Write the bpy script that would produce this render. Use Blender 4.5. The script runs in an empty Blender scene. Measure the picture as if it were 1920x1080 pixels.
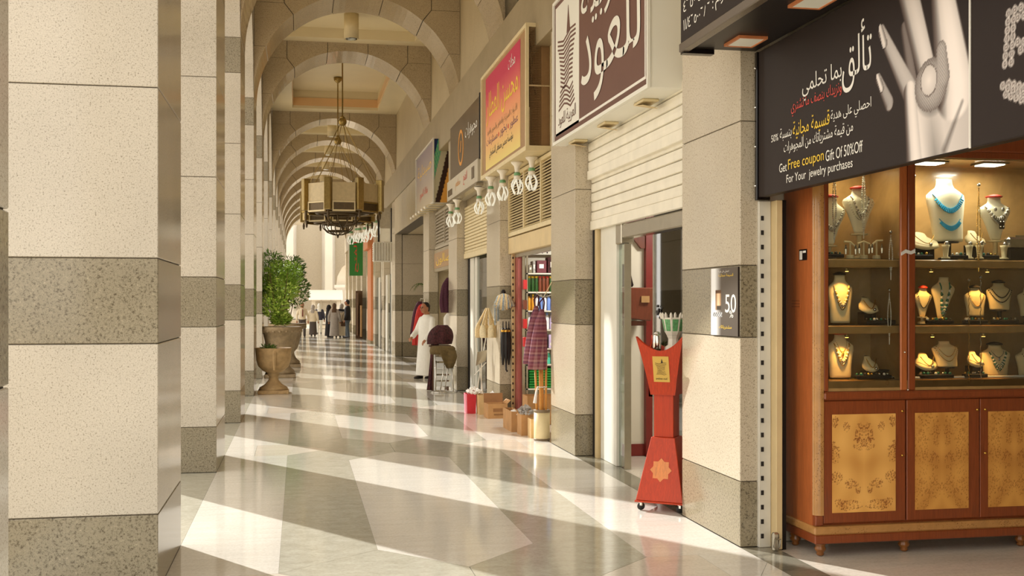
import bpy, bmesh, math, random, unicodedata
from mathutils import Vector, Matrix, Quaternion
R = random.Random(7)
pi = math.pi
SC = bpy.context.scene
COL = SC.collection

# ------------------------------------------------------------------ camera
EYE = 1.69
cam_d = bpy.data.cameras.new('camera'); cam = bpy.data.objects.new('camera', cam_d); COL.objects.link(cam)
cam_d.sensor_width = 36.0
cam_d.lens = 2082.5 / 1920 * 36
cam_d.shift_y = 29.0 / 1920
cam_d.clip_start = 0.05; cam_d.clip_end = 600
cam.location = (0, 0, EYE)
cam.rotation_euler = (pi / 2, 0, -math.radians(10.86))
SC.camera = cam

# ------------------------------------------------------------------ light
W = bpy.data.worlds.new('sky'); SC.world = W; W.use_nodes = True
bg = W.node_tree.nodes['Background']
bg.inputs['Color'].default_value = (1.0, 0.94, 0.85, 1)
bg.inputs['Strength'].default_value = 2.1
sun_d = bpy.data.lights.new('sun', 'SUN'); sun = bpy.data.objects.new('sun', sun_d); COL.objects.link(sun)
sun_d.energy = 5.8; sun_d.angle = math.radians(0.6); sun_d.color = (1.0, 0.985, 0.95)
_el = math.radians(31.5)
sdir = Vector((0.547 * math.cos(_el), -0.837 * math.cos(_el), -math.sin(_el)))
sun.rotation_euler = sdir.to_track_quat('-Z', 'Y').to_euler()
sun.location = (-20, 40, 30)
SC.view_settings.view_transform = 'Standard'
SC.view_settings.look = 'None'
SC.view_settings.exposure = 0.1
SC.view_settings.gamma = 1.0
SC.view_settings.use_curve_mapping = False

# ------------------------------------------------------------------ constants of the place (metres)
XL, XR = -0.81, 3.0          # corridor faces of the arcade pillars and of the shop pillars
NL, BAY, LD, LW = 2.09, 4.69, 1.28, 1.05
RA, RD, RXB = 7.253, 1.185, 3.2
SPR, APX, CEIL = 5.53, 7.43, 7.62
NP = 16
XC = (XL + XR) / 2

# ------------------------------------------------------------------ materials
def lin(c):
    return tuple(((v / 255) / 12.92 if v / 255 <= 0.04045 else ((v / 255 + 0.055) / 1.055) ** 2.4) for v in c)
MATS = {}
def nmat(name):
    m = bpy.data.materials.new(name); m.use_nodes = True
    nt = m.node_tree
    return m, nt, nt.nodes['Principled BSDF']
def _pos(nt, scale=(1, 1, 1)):
    g = nt.nodes.new('ShaderNodeNewGeometry'); mp = nt.nodes.new('ShaderNodeMapping')
    mp.inputs['Scale'].default_value = scale
    nt.links.new(g.outputs['Position'], mp.inputs['Vector'])
    return mp.outputs['Vector']
def _noise(nt, vec, scale, detail=2, rough=0.5, dist=0.0):
    n = nt.nodes.new('ShaderNodeTexNoise'); n.inputs['Scale'].default_value = scale
    n.inputs['Detail'].default_value = detail; n.inputs['Roughness'].default_value = rough
    n.inputs['Distortion'].default_value = dist
    nt.links.new(vec, n.inputs['Vector']); return n.outputs['Fac']
def _ramp(nt, fac, stops):
    r = nt.nodes.new('ShaderNodeValToRGB'); e = r.color_ramp.elements
    while len(e) < len(stops): e.new(0.5)
    for el, (p, c) in zip(e, stops):
        el.position = p; el.color = (*c, 1)
    nt.links.new(fac, r.inputs['Fac']); return r.outputs['Color']
def _mix(nt, a, b, fac, mode='MIX'):
    x = nt.nodes.new('ShaderNodeMix'); x.data_type = 'RGBA'; x.blend_type = mode
    for s, v in ((x.inputs['Factor'], fac), (x.inputs[6], a), (x.inputs[7], b)):
        if hasattr(v, 'links'): nt.links.new(v, s)
        elif isinstance(v, (int, float)): s.default_value = v
        else: s.default_value = (*v, 1)
    return x.outputs[2]
def granite(name, base, speck, pale, rough=0.16, amount=0.5, scale=85):
    m, nt, b = nmat(name); p = _pos(nt)
    n1 = _noise(nt, p, scale, 3, 0.6)
    c1 = _ramp(nt, n1, [(0.30, speck), (0.30 + 0.2 * amount, base), (0.62, base), (0.75, pale)])
    n2 = _noise(nt, p, scale * 2.6, 1, 0.5)
    c2 = _ramp(nt, n2, [(0.28, tuple(x * 0.55 for x in speck)), (0.40, (1, 1, 1))])
    c = _mix(nt, c1, c2, 0.75, 'MULTIPLY')
    n3 = _noise(nt, p, 1.3, 3)
    c3 = _ramp(nt, n3, [(0.3, (0.90, 0.89, 0.87)), (0.7, (1.05, 1.04, 1.02))])
    nt.links.new(_mix(nt, c, c3, 0.8, 'MULTIPLY'), b.inputs['Base Color'])
    b.inputs['Roughness'].default_value = rough
    MATS[name] = m; return m
def stone(name, base, dark, light, rough=0.1, scale=3.0, stretch=(1, 4, 1), fine=60, spec=0.5):
    m, nt, b = nmat(name); p = _pos(nt, stretch)
    n1 = _noise(nt, p, scale, 5, 0.6, 0.6)
    c1 = _ramp(nt, n1, [(0.28, dark), (0.5, base), (0.72, light)])
    p2 = _pos(nt); n2 = _noise(nt, p2, fine, 2, 0.6)
    c2 = _ramp(nt, n2, [(0.3, (0.82, 0.82, 0.80)), (0.6, (1, 1, 1))])
    nt.links.new(_mix(nt, c1, c2, 0.7, 'MULTIPLY'), b.inputs['Base Color'])
    b.inputs['Roughness'].default_value = rough
    b.inputs['Specular IOR Level'].default_value = spec
    MATS[name] = m; return m
def plain(name, col, rough=0.5, metal=0.0, var=0.08, scale=14, spec=0.5, emit=0, stretch=(1, 1, 1), alpha=1.0, trans=0.0, coat=0.0):
    m, nt, b = nmat(name); c = lin(col)
    n = _noise(nt, _pos(nt, stretch), scale, 3)
    cc = _ramp(nt, n, [(0.25, tuple(x * (1 - var * 2) for x in c)), (0.75, tuple(min(1, x * (1 + var)) for x in c))])
    nt.links.new(cc, b.inputs['Base Color'])
    b.inputs['Roughness'].default_value = rough; b.inputs['Metallic'].default_value = metal
    b.inputs['Specular IOR Level'].default_value = spec
    b.inputs['Coat Weight'].default_value = coat
    if trans: b.inputs['Transmission Weight'].default_value = trans
    if emit:
        b.inputs['Emission Color'].default_value = (*c, 1); b.inputs['Emission Strength'].default_value = emit
    if alpha < 1: b.inputs['Alpha'].default_value = alpha
    MATS[name] = m; return m
def burl(name, base, dark, knots=True):
    m, nt, b = nmat(name); p = _pos(nt)
    n1 = _noise(nt, p, 5, 5, 0.6, 1.5)
    c = _ramp(nt, n1, [(0.25, tuple(x * 0.78 for x in base)), (0.7, tuple(min(1, x * 1.12) for x in base))])
    if knots:
        v = nt.nodes.new('ShaderNodeTexVoronoi'); v.inputs['Scale'].default_value = 75
        nt.links.new(p, v.inputs['Vector'])
        k = _ramp(nt, v.outputs['Distance'], [(0.0, (0.16, 0.06, 0.03)), (0.36, (1, 1, 1))])
        mask = _ramp(nt, _noise(nt, p, 7.5, 2, 0.5), [(0.50, (0, 0, 0)), (0.56, (1, 1, 1))])
        c = _mix(nt, c, _mix(nt, c, k, 1.0, 'MULTIPLY'), mask)
    nt.links.new(c, b.inputs['Base Color'])
    b.inputs['Roughness'].default_value = 0.22; b.inputs['Coat Weight'].default_value = 0.25
    MATS[name] = m; return m
def wood(name, col, rough=0.3, stretch=(12, 12, 1), coat=0.2):
    m, nt, b = nmat(name); c = lin(col)
    n = _noise(nt, _pos(nt, stretch), 6, 5, 0.6, 0.8)
    cc = _ramp(nt, n, [(0.25, tuple(x * 0.72 for x in c)), (0.75, tuple(min(1, x * 1.15) for x in c))])
    nt.links.new(cc, b.inputs['Base Color'])
    b.inputs['Roughness'].default_value = rough; b.inputs['Coat Weight'].default_value = coat
    MATS[name] = m; return m
def attrmat(name, rough=0.4, spec=0.3):
    m, nt, b = nmat(name); a = nt.nodes.new('ShaderNodeAttribute'); a.attribute_name = 'Col'
    nt.links.new(a.outputs['Color'], b.inputs['Base Color'])
    b.inputs['Roughness'].default_value = rough; b.inputs['Specular IOR Level'].default_value = spec
    MATS[name] = m; return m
def glass(name, tint=(0.9, 0.97, 0.93), dens=0.12, rough=0.02):
    m = bpy.data.materials.new(name); m.use_nodes = True; nt = m.node_tree; nt.nodes.clear()
    out = nt.nodes.new('ShaderNodeOutputMaterial'); g = nt.nodes.new('ShaderNodeBsdfGlossy'); t = nt.nodes.new('ShaderNodeBsdfTransparent')
    g.inputs['Roughness'].default_value = rough; t.inputs['Color'].default_value = (*tint, 1)
    fr = nt.nodes.new('ShaderNodeFresnel'); fr.inputs['IOR'].default_value = 1.45
    mx = nt.nodes.new('ShaderNodeMath'); mx.operation = 'ADD'; mx.inputs[1].default_value = dens; mx.use_clamp = True
    n = _noise(nt, _pos(nt), 3, 1)
    nt.links.new(fr.outputs[0], mx.inputs[0])
    s = nt.nodes.new('ShaderNodeMixShader'); nt.links.new(mx.outputs[0], s.inputs[0]); nt.links.new(t.outputs[0], s.inputs[1]); nt.links.new(g.outputs[0], s.inputs[2])
    nt.links.new(s.outputs[0], out.inputs['Surface']); MATS[name] = m; return m
def stripes(name, cols, axis, freq, rough=0.7):
    m, nt, b = nmat(name)
    g = nt.nodes.new('ShaderNodeNewGeometry'); sp = nt.nodes.new('ShaderNodeSeparateXYZ'); nt.links.new(g.outputs['Position'], sp.inputs[0])
    def fr(sock, f):
        a = nt.nodes.new('ShaderNodeMath'); a.operation = 'MULTIPLY'; a.inputs[1].default_value = f; nt.links.new(sock, a.inputs[0])
        c = nt.nodes.new('ShaderNodeMath'); c.operation = 'FRACT'; nt.links.new(a.outputs[0], c.inputs[0]); return c.outputs[0]
    n = len(cols)
    def rp(f):
        r = _ramp(nt, f, [(i / n, lin(c)) for i, c in enumerate(cols)]); nt.nodes[-1].color_ramp.interpolation = 'CONSTANT'; return r
    c1 = rp(fr(sp.outputs['Z'], freq)); c2 = rp(fr(sp.outputs[axis], freq))
    nt.links.new(_mix(nt, c1, c2, 0.5), b.inputs['Base Color']); b.inputs['Roughness'].default_value = rough
    MATS[name] = m; return m

granite('granite_light', (0.56, 0.515, 0.44), (0.27, 0.235, 0.18), (0.68, 0.64, 0.56), 0.13, 0.75, 105)
granite('granite_dark', (0.285, 0.25, 0.18), (0.10, 0.08, 0.05), (0.44, 0.385, 0.28), 0.14, 0.9, 70)
stone('stone_wall', (0.40, 0.325, 0.215), (0.35, 0.28, 0.18), (0.46, 0.38, 0.26), 0.42, 2.0, (1, 1, 1), 110)
stone('plaster_wall', (0.485, 0.395, 0.245), (0.445, 0.36, 0.22), (0.515, 0.425, 0.27), 0.45, 1.2, (1, 1, 1), 30)
stone('fascia_stone', (0.335, 0.265, 0.155), (0.295, 0.23, 0.13), (0.375, 0.30, 0.185), 0.4, 1.5, (1, 1, 1), 60)
granite('arch_stone', (0.43, 0.345, 0.225), (0.24, 0.18, 0.11), (0.53, 0.44, 0.31), 0.13, 0.8, 60)
granite('granite_tan', (0.565, 0.49, 0.37), (0.27, 0.215, 0.145), (0.68, 0.61, 0.48), 0.16, 0.7, 75)
granite('granite_olive', (0.295, 0.25, 0.165), (0.10, 0.08, 0.05), (0.42, 0.37, 0.26), 0.16, 0.9, 65)
stone('marble_light', (0.79, 0.75, 0.675), (0.74, 0.695, 0.62), (0.83, 0.80, 0.735), 0.085, 2.4, (1, 5, 1), 45)
stone('marble_pink', (0.75, 0.675, 0.57), (0.69, 0.62, 0.52), (0.80, 0.73, 0.63), 0.09, 2.4, (1, 5, 1), 45)
stone('marble_grey', (0.52, 0.50, 0.41), (0.46, 0.44, 0.355), (0.58, 0.56, 0.47), 0.095, 7.0, (1, 1.4, 1), 38)
stone('marble_dark', (0.27, 0.25, 0.19), (0.15, 0.135, 0.10), (0.26, 0.24, 0.18), 0.11, 3.0, (1, 3, 1), 40)
stone('paving', (0.52, 0.46, 0.36), (0.46, 0.40, 0.31), (0.57, 0.51, 0.41), 0.5, 0.6, (1, 1, 1), 20)
plain('grout', (92, 82, 66), 0.7)
plain('ceiling_paint', (222, 208, 172), 0.35, var=0.03, scale=1)
plain('ceiling_peach', (226, 184, 132), 0.3, var=0.04, scale=1)
plain('white_paint', (226, 222, 208), 0.35, var=0.03, scale=4)
plain('white_metal', (214, 209, 195), 0.32, 0.1, var=0.04, scale=8)
plain('cream_metal', (222, 204, 160), 0.45, var=0.05, scale=8)
plain('cream_panel', (214, 190, 142), 0.5, var=0.05, scale=5)
plain('shutter_metal', (240, 233, 214), 0.4, 0.0, var=0.05, scale=5)
plain('steel', (176, 168, 150), 0.22, 0.8, var=0.05)
plain('chrome', (210, 205, 196), 0.1, 1.0, var=0.02)
plain('black_panel', (30, 23, 20), 0.35, var=0.1, spec=0.2)
plain('black_gloss', (22, 17, 16), 0.12, var=0.05)
plain('banner_brown', (46, 37, 33), 0.45, var=0.04, scale=2, spec=0.12)
plain('sign_brown', (112, 78, 66), 0.45, var=0.04, scale=2, spec=0.2)
plain('sign_grey', (92, 78, 62), 0.25, var=0.06, scale=2)
plain('sign_white', (238, 236, 224), 0.4, var=0.02, scale=2)
plain('sign_pale', (196, 186, 164), 0.4, var=0.04, scale=3)
plain('print_white', (238, 234, 224), 0.5, var=0.01)
plain('print_yellow', (240, 200, 50), 0.5, var=0.01)
plain('print_gold', (214, 176, 84), 0.5, var=0.01)
plain('print_red', (206, 62, 46), 0.5, var=0.01)
plain('print_black', (40, 30, 26), 0.5, var=0.01)
plain('print_purple', (120, 70, 92), 0.5, var=0.01)
plain('print_orange', (222, 150, 48), 0.4, var=0.01)
plain('sign_green', (38, 120, 44), 0.4, var=0.05)
plain('frame_brown', (166, 128, 82), 0.45, var=0.06)
plain('dark_void', (26, 18, 14), 0.8)
plain('shop_white', (222, 214, 194), 0.5, var=0.03, scale=2)
plain('shop_red', (122, 34, 26), 0.4, var=0.05)
plain('jamb_red', (150, 74, 66), 0.45, var=0.05)
plain('jamb_peach', (206, 176, 128), 0.5, var=0.05)
plain('orange_paint', (206, 128, 78), 0.5, var=0.06)
plain('brass', (158, 134, 78), 0.3, 0.8, var=0.12, scale=20)
plain('brass_dark', (92, 76, 52), 0.4, 0.6, var=0.1, scale=20)
plain('lamp_shade', (200, 180, 138), 0.4, var=0.06)
plain('gold', (214, 168, 76), 0.22, 0.9, var=0.1, scale=60)
plain('silver', (196, 190, 178), 0.2, 0.9, var=0.1, scale=80)
plain('pearl', (232, 224, 206), 0.2, var=0.02)
plain('turquoise', (36, 150, 190), 0.3, var=0.15, scale=90)
plain('gem_green', (42, 110, 92), 0.15, var=0.2, scale=60)
plain('gem_dark', (44, 36, 32), 0.2, var=0.3, scale=80)
plain('velvet_cream', (226, 206, 158), 0.7, var=0.04)
plain('velvet_white', (236, 226, 196), 0.7, var=0.03)
plain('velvet_red', (178, 40, 26), 0.6, var=0.05)
plain('velvet_black', (30, 22, 20), 0.8, var=0.05)
plain('led', (255, 250, 235), 0.4, emit=9, var=0)
plain('warm_bulb', (255, 190, 90), 0.4, emit=6, var=0)
plain('tube_white', (240, 240, 228), 0.25, var=0.02, emit=0.25)
plain('tube_green', (110, 160, 110), 0.4)
plain('porcelain', (232, 224, 208), 0.3, var=0.02)
plain('cardboard', (190, 142, 90), 0.75, var=0.08, scale=8)
plain('cardboard_dark', (150, 104, 62), 0.8, var=0.08)
plain('cardboard_light', (214, 178, 124), 0.75, var=0.06)
plain('bag_red', (206, 38, 52), 0.5, var=0.05)
plain('bag_pink', (232, 120, 138), 0.5, var=0.05)
plain('tissue', (234, 228, 220), 0.6, var=0.06, scale=20)
plain('news', (176, 170, 164), 0.7, var=0.3, scale=40)
plain('bin_cream', (236, 216, 168), 0.4, var=0.03)
plain('bin_rim', (132, 112, 84), 0.4)
plain('broom_orange', (214, 148, 66), 0.6, var=0.1, scale=40, stretch=(6, 6, 1))
plain('bristle', (226, 200, 150), 0.8, var=0.15, scale=60)
plain('bristle_pale', (238, 222, 184), 0.8, var=0.1, scale=60)
plain('mop_blue', (160, 172, 178), 0.8, var=0.25, scale=30)
plain('mop_grey', (190, 178, 154), 0.8, var=0.25, scale=30)
plain('umbrella_black', (26, 21, 20), 0.6)
plain('cloth_red', (196, 44, 34), 0.75, var=0.1)
plain('cloth_purple', (74, 26, 46), 0.8, var=0.25, scale=40)
plain('cloth_maroon', (74, 30, 32), 0.85, var=0.5, scale=28)
plain('cloth_turquoise', (86, 178, 178), 0.75, var=0.1)
plain('cloth_olive', (104, 84, 46), 0.85, var=0.12, scale=20)
plain('cloth_white', (234, 230, 220), 0.8, var=0.03)
plain('cloth_cream', (222, 206, 178), 0.8, var=0.05)
plain('cloth_black', (32, 26, 26), 0.85, var=0.1)
plain('cloth_grey', (168, 158, 148), 0.85, var=0.06)
plain('cloth_navy', (58, 56, 70), 0.85, var=0.06)
plain('cloth_jeans', (84, 92, 98), 0.85, var=0.08)
plain('cloth_brown', (96, 70, 48), 0.85, var=0.1)
plain('cloth_trouser', (82, 72, 66), 0.85, var=0.06)
plain('cloth_tie', (112, 36, 30), 0.7)
plain('skin', (168, 112, 78), 0.5, var=0.06)
plain('hair', (30, 22, 18), 0.7, var=0.1)
plain('eye', (24, 18, 16), 0.2)
plain('shoe', (40, 30, 24), 0.5)
plain('plastic_white', (232, 230, 224), 0.35, var=0.02)
plain('urn_stone', (178, 148, 104), 0.8, var=0.14, scale=12)
plain('urn_grey', (150, 130, 100), 0.8, var=0.14, scale=12)
plain('soil', (74, 54, 36), 0.9)
plain('bark', (104, 82, 54), 0.9)
plain('leaf_a', (150, 186, 70), 0.5, var=0.3, scale=9, spec=0.3)
plain('leaf_b', (92, 120, 52), 0.5, var=0.3, scale=9, spec=0.3)
plain('leaf_c', (186, 208, 96), 0.5, var=0.25, scale=9, spec=0.3)
plain('ceramic_green', (104, 168, 108), 0.3, var=0.2, scale=60)
plain('paper_white', (236, 230, 214), 0.6, var=0.02)
plain('rubber', (40, 38, 36), 0.6)
plain('can_orange', (214, 150, 40), 0.3); plain('bottle_white', (226, 226, 232), 0.3); plain('bottle_blue', (110, 140, 206), 0.3)
plain('bottle_teal', (84, 200, 172), 0.3); plain('bottle_brown', (120, 62, 40), 0.3); plain('bottle_green', (44, 84, 36), 0.3); plain('bottle_lilac', (202, 184, 222), 0.3)
plain('towel_green', (20, 128, 40), 0.8, var=0.15)
plain('pack_maroon', (104, 32, 44), 0.5, var=0.2, scale=30)
plain('pack_red', (190, 36, 36), 0.5)
plain('far_white', (248, 244, 236), 0.6, var=0.03, scale=0.3)  # paleness stands in for haze and overexposure beyond the corridor
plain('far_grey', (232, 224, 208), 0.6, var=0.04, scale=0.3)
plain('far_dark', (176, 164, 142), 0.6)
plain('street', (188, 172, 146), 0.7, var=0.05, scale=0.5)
burl('burl_amber', (0.50, 0.245, 0.075), (0.1, 0.03, 0.01))
burl('burl_pale', (0.40, 0.235, 0.085), (0.1, 0.03, 0.01), False)
wood('mahogany', (142, 70, 34)); wood('cherry', (186, 104, 54)); wood('burner_wood', (190, 58, 18), 0.45, (14, 14, 1), 0.0)
wood('burner_inlay', (222, 132, 56), 0.3); wood('chest_brown', (112, 56, 36), 0.35); wood('foot_wood', (138, 84, 34), 0.3)
attrmat('print_colour'); attrmat('print_satin', 0.45, 0.12)
glass('glass_pane', (0.96, 0.985, 0.97), 0.03); glass('glass_green', (0.80, 0.88, 0.82), 0.16); glass('glass_tint', (0.45, 0.50, 0.45), 0.18); glass('glass_dark', (0.16, 0.14, 0.11), 0.12)
stripes('plaid', [(126, 58, 70), (150, 90, 104), (96, 48, 78), (176, 130, 126)], 'Y', 11)

# ------------------------------------------------------------------ mesh building
OFF = {}
class MB:
    def __init__(s): s.v = []; s.f = []; s.col = None
    def add(s, vs, fs):
        o = len(s.v); s.v += [tuple(v) for v in vs]; s.f += [tuple(i + o for i in f) for f in fs]; return s
    def box(s, x0, x1, y0, y1, z0, z1):
        return s.add([(x0, y0, z0), (x1, y0, z0), (x1, y1, z0), (x0, y1, z0), (x0, y0, z1), (x1, y0, z1), (x1, y1, z1), (x0, y1, z1)],
                     [(3, 2, 1, 0), (4, 5, 6, 7), (0, 1, 5, 4), (1, 2, 6, 5), (2, 3, 7, 6), (3, 0, 4, 7)])
    def hexa(s, b, t):     # eight corners: bottom quad ccw, top quad ccw
        return s.add(list(b) + list(t), [(3, 2, 1, 0), (4, 5, 6, 7), (0, 1, 5, 4), (1, 2, 6, 5), (2, 3, 7, 6), (3, 0, 4, 7)])
    def prism(s, poly, d0, d1, fn):   # poly 2d list, fn(a,b,d)->xyz
        n = len(poly); vs = [fn(a, b, d0) for a, b in poly] + [fn(a, b, d1) for a, b in poly]
        return s.add(vs, [tuple(range(n - 1, -1, -1)), tuple(range(n, 2 * n))] + [(i, (i + 1) % n, n + (i + 1) % n, n + i) for i in range(n)])
    def loft(s, rings, cap=True):
        n = len(rings[0]); vs = [p for r in rings for p in r]; fs = []
        for k in range(len(rings) - 1):
            for i in range(n):
                j = (i + 1) % n; fs.append((k * n + i, k * n + j, (k + 1) * n + j, (k + 1) * n + i))
        if cap: fs += [tuple(range(n - 1, -1, -1)), tuple(range((len(rings) - 1) * n, len(rings) * n))]
        return s.add(vs, fs)
    def lathe(s, prof, c=(0, 0, 0), n=16, sx=1, sy=1):
        rings = [[(c[0] + sx * r * math.cos(2 * pi * i / n), c[1] + sy * r * math.sin(2 * pi * i / n), c[2] + z) for i in range(n)] for r, z in prof]
        return s.loft(rings)
    def tube(s, pts, r, n=6):
        pts = [Vector(p) for p in pts]; rs = r if isinstance(r, (list, tuple)) else [r] * len(pts); rings = []
        prev = None
        for i, p in enumerate(pts):
            t = (pts[min(i + 1, len(pts) - 1)] - pts[max(i - 1, 0)])
            if t.length < 1e-9: t = Vector((0, 0, 1))
            t.normalize()
            if prev is None:
                a = Vector((0, 0, 1)) if abs(t.z) < 0.9 else Vector((1, 0, 0)); x = t.cross(a).normalized()
            else:
                x = prev - t * prev.dot(t)
                x = x.normalized() if x.length > 1e-6 else t.orthogonal().normalized()
            prev = x; y = t.cross(x)
            rings.append([tuple(p + (x * math.cos(2 * pi * k / n) + y * math.sin(2 * pi * k / n)) * rs[i]) for k in range(n)])
        return s.loft(rings)
    def ball(s, c, r, n=8, m=5, sx=1, sy=1, sz=1):
        prof = [(r * max(0.02, math.sin(pi * i / m)), -r * math.cos(pi * i / m) * sz) for i in range(m + 1)]
        return s.lathe(prof, c, n, sx, sy)
    def limb(s, pts, rs, n=10):    # tapered chain with round ends
        s.tube(pts, rs, n)
        for p, r in zip(pts, rs): s.ball(p, r * 0.99, n, 6)
        return s
    def shift(s, d):
        s.v = [(x + d[0], y + d[1], z + d[2]) for x, y, z in s.v]; return s
    def mesh(s, name, mat, smooth=False, bevel=0.0, segs=1):
        me = bpy.data.meshes.new(name); me.from_pydata(s.v, [], s.f)
        if s.col is not None:
            a = me.color_attributes.new('Col', 'FLOAT_COLOR', 'POINT')
            a.data.foreach_set('color', [x for c in s.col for x in (*c, 1)])
        if bevel or True:
            bm = bmesh.new(); bm.from_mesh(me)
            if bevel: bmesh.ops.bevel(bm, geom=list(bm.edges), offset=bevel, segments=segs, affect='EDGES', clamp_overlap=True)
            if s.col is None: bmesh.ops.recalc_face_normals(bm, faces=bm.faces)
            bm.to_mesh(me); bm.free()
        if smooth:
            for p in me.polygons: p.use_smooth = True
        me.materials.append(MATS[mat] if isinstance(mat, str) else mat)
        return me

def tag(o, label=None, cat=None, group=None, kind=None):
    if label: o['label'] = label
    if cat: o['category'] = cat
    if group: o['group'] = group
    if kind: o['kind'] = kind
    return o
def thing(name, label, cat, loc=(0, 0, 0), rz=0, group=None):
    o = bpy.data.objects.new(name, None); COL.objects.link(o); o.empty_display_size = 0.1
    o.location = loc; o.rotation_euler = (0, 0, rz); OFF[o.name] = Vector(loc) if not rz else Vector((0, 0, 0))
    return tag(o, label, cat, group)
def link(name, me, parent=None):
    o = bpy.data.objects.new(name, me); COL.objects.link(o)
    if parent: o.parent = parent
    return o
def part(name, mb, mat, parent, world=True, smooth=False, bevel=0.0, kind=None, label=None):
    """a part: coordinates in world space (world=True) or in its thing's own space"""
    if world:
        d = OFF[parent.name]; mb.shift((-d.x, -d.y, -d.z))
    o = link(name, mb.mesh(name, mat, smooth, bevel), parent)
    OFF[o.name] = OFF[parent.name] if world else Vector((0, 0, 0))
    return tag(o, label, kind=kind)
def solo(name, mb, mat, label=None, cat=None, group=None, kind=None, smooth=False, bevel=0.0):
    """a thing that is one mesh: origin set at the middle of its base"""
    xs, ys, zs = zip(*mb.v); c = Vector(((min(xs) + max(xs)) / 2, (min(ys) + max(ys)) / 2, min(zs)))
    mb.shift((-c.x, -c.y, -c.z))
    o = link(name, mb.mesh(name, mat, smooth, bevel)); o.location = c; OFF[o.name] = c
    return tag(o, label, cat, group, kind)
def struct(name, mb, mat, smooth=False, bevel=0.0):
    return solo(name, mb, mat, kind='structure', smooth=smooth, bevel=bevel)
def copy_tree(o, parent=None):
    c = o.copy(); COL.objects.link(c); c.parent = parent
    OFF[c.name] = OFF.get(o.name, Vector((0, 0, 0)))
    for ch in list(o.children): copy_tree(ch, c)
    return c
def dup(o, loc, rz=None, label=None, group=None, scale=None):
    c = copy_tree(o); c.location = loc
    if rz is not None: c.rotation_euler = (0, 0, rz)
    if label: c['label'] = label
    if group: c['group'] = group
    if scale: c.scale = (scale, scale, scale)
    return c
ORD = ['first', 'second', 'third', 'fourth', 'fifth', 'sixth', 'seventh', 'eighth', 'ninth', 'tenth', 'eleventh', 'twelfth', 'thirteenth', 'fourteenth', 'fifteenth', 'sixteenth', 'seventeenth', 'eighteenth']

# ------------------------------------------------------------------ lettering
_FORM = {}
for _c in range(0xFE80, 0xFEFD):
    _d = unicodedata.decomposition(chr(_c)).split()
    if len(_d) >= 2: _FORM[(''.join(chr(int(x, 16)) for x in _d[1:]), _d[0][1:-1])] = chr(_c)
def arabic(t):
    out = []; i = 0; cells = []
    while i < len(t):
        if t[i] == '\u0644' and i + 1 < len(t) and (t[i:i + 2], 'isolated') in _FORM: cells.append(t[i:i + 2]); i += 2
        else: cells.append(t[i]); i += 1
    joinL = lambda c: (c, 'initial') in _FORM      # joins to the letter after it
    joinR = lambda c: (c, 'final') in _FORM        # joins to the letter before it
    for k, c in enumerate(cells):
        b = k > 0 and joinL(cells[k - 1]) and joinR(c); a = k + 1 < len(cells) and joinL(c) and joinR(cells[k + 1])
        f = {(0, 0): 'isolated', (0, 1): 'initial', (1, 0): 'final', (1, 1): 'medial'}[(int(b), int(a))]
        out.append(_FORM.get((c, f), c))
    s = ''.join(reversed(out))
    import re
    return re.sub(r'[0-9\u0660-\u0669]+', lambda m: m.group(0)[::-1], s)
TXT = {
    'oud1': 'العربية', 'oud2': 'للعود', 'oud3': 'العربية للعود',
    'b1': 'تألق', 'b2': 'بما تحلمي', 'b3': 'ونزيدك بنصف ما تشتري', 'b4': 'احصلي على هدية', 'b5': 'قسيمة مجانية', 'b6': 'بنسبة', 'b7': 'من قيمة مشترياتك من المجوهرات',
    'p1': 'محسن العطار', 'p2': 'محلات', 'p3': 'عطور', 'p4': 'بخور', 'p5': 'مستلزمات', 'p6': 'مؤسسة محسن مصطفى الشنقيطي', 'p7': 'للأدوات المنزلية والعطور والبخور والعود',
    'n1': 'س.ت', 'n2': 'ر.م', 'd1': 'مجوهرات', 'd2': 'صيدلية', 'g1': 'بقالة الحرم', 'k1': 'صالون', 'k2': 'احصلي على هدية', 'k3': 'قسيمة مجانية', 'k4': 'مشترياتك', 's1': 'مطعم', 's2': 'الفتح',
}
LAT = {'b8': '50%', 'e1': 'Get', 'e2': 'Free coupon', 'e3': 'Gift Of 50%Off', 'e4': 'For Your  jewelry purchases', 'q1': '50', 'q2': '%', 'n3': ':', 'sq': 'arabian oud',
       'dg1': '\u0664\u0666\u0665\u0660\u0660\u0664\u0666\u0664\u0666\u0664', 'dg2': '\u0661\u0661/\u0664\u0666\u0665\u0660\u0660\u0666\u0668\u0666'}
TM = {}
def _make_text():
    tmp = {}
    for k, s in list(TXT.items()) + list(LAT.items()):
        cu = bpy.data.curves.new('t', 'FONT'); cu.body = arabic(s) if k in TXT else s; cu.resolution_u = 3
        o = bpy.data.objects.new('t', cu); COL.objects.link(o); tmp[k] = o
    dg = bpy.context.evaluated_depsgraph_get()
    for k, o in tmp.items():
        me = bpy.data.meshes.new_from_object(o.evaluated_get(dg))
        vs = [(v.co.x, v.co.y) for v in me.vertices]; fs = [tuple(p.vertices) for p in me.polygons]
        xs = [v[0] for v in vs]; ys = [v[1] for v in vs]
        TM[k] = (vs, fs, min(xs), max(xs), min(ys), max(ys)); bpy.data.meshes.remove(me)
    for o in tmp.values():
        cu = o.data; bpy.data.objects.remove(o); bpy.data.curves.remove(cu)
_make_text()
class Face:
    """a flat face: o origin (lower left as read), u to the right, v up, n out"""
    def __init__(s, o, u, v):
        s.o, s.u, s.v = Vector(o), Vector(u).normalized(), Vector(v).normalized(); s.n = s.u.cross(s.v)
    def p(s, a, b, d=0.0): return tuple(s.o + s.u * a + s.v * b + s.n * d)
def wallface(X, yfar, z0): return Face((X, yfar, z0), (0, -1, 0), (0, 0, 1))   # seen from the corridor, faces -X
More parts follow.
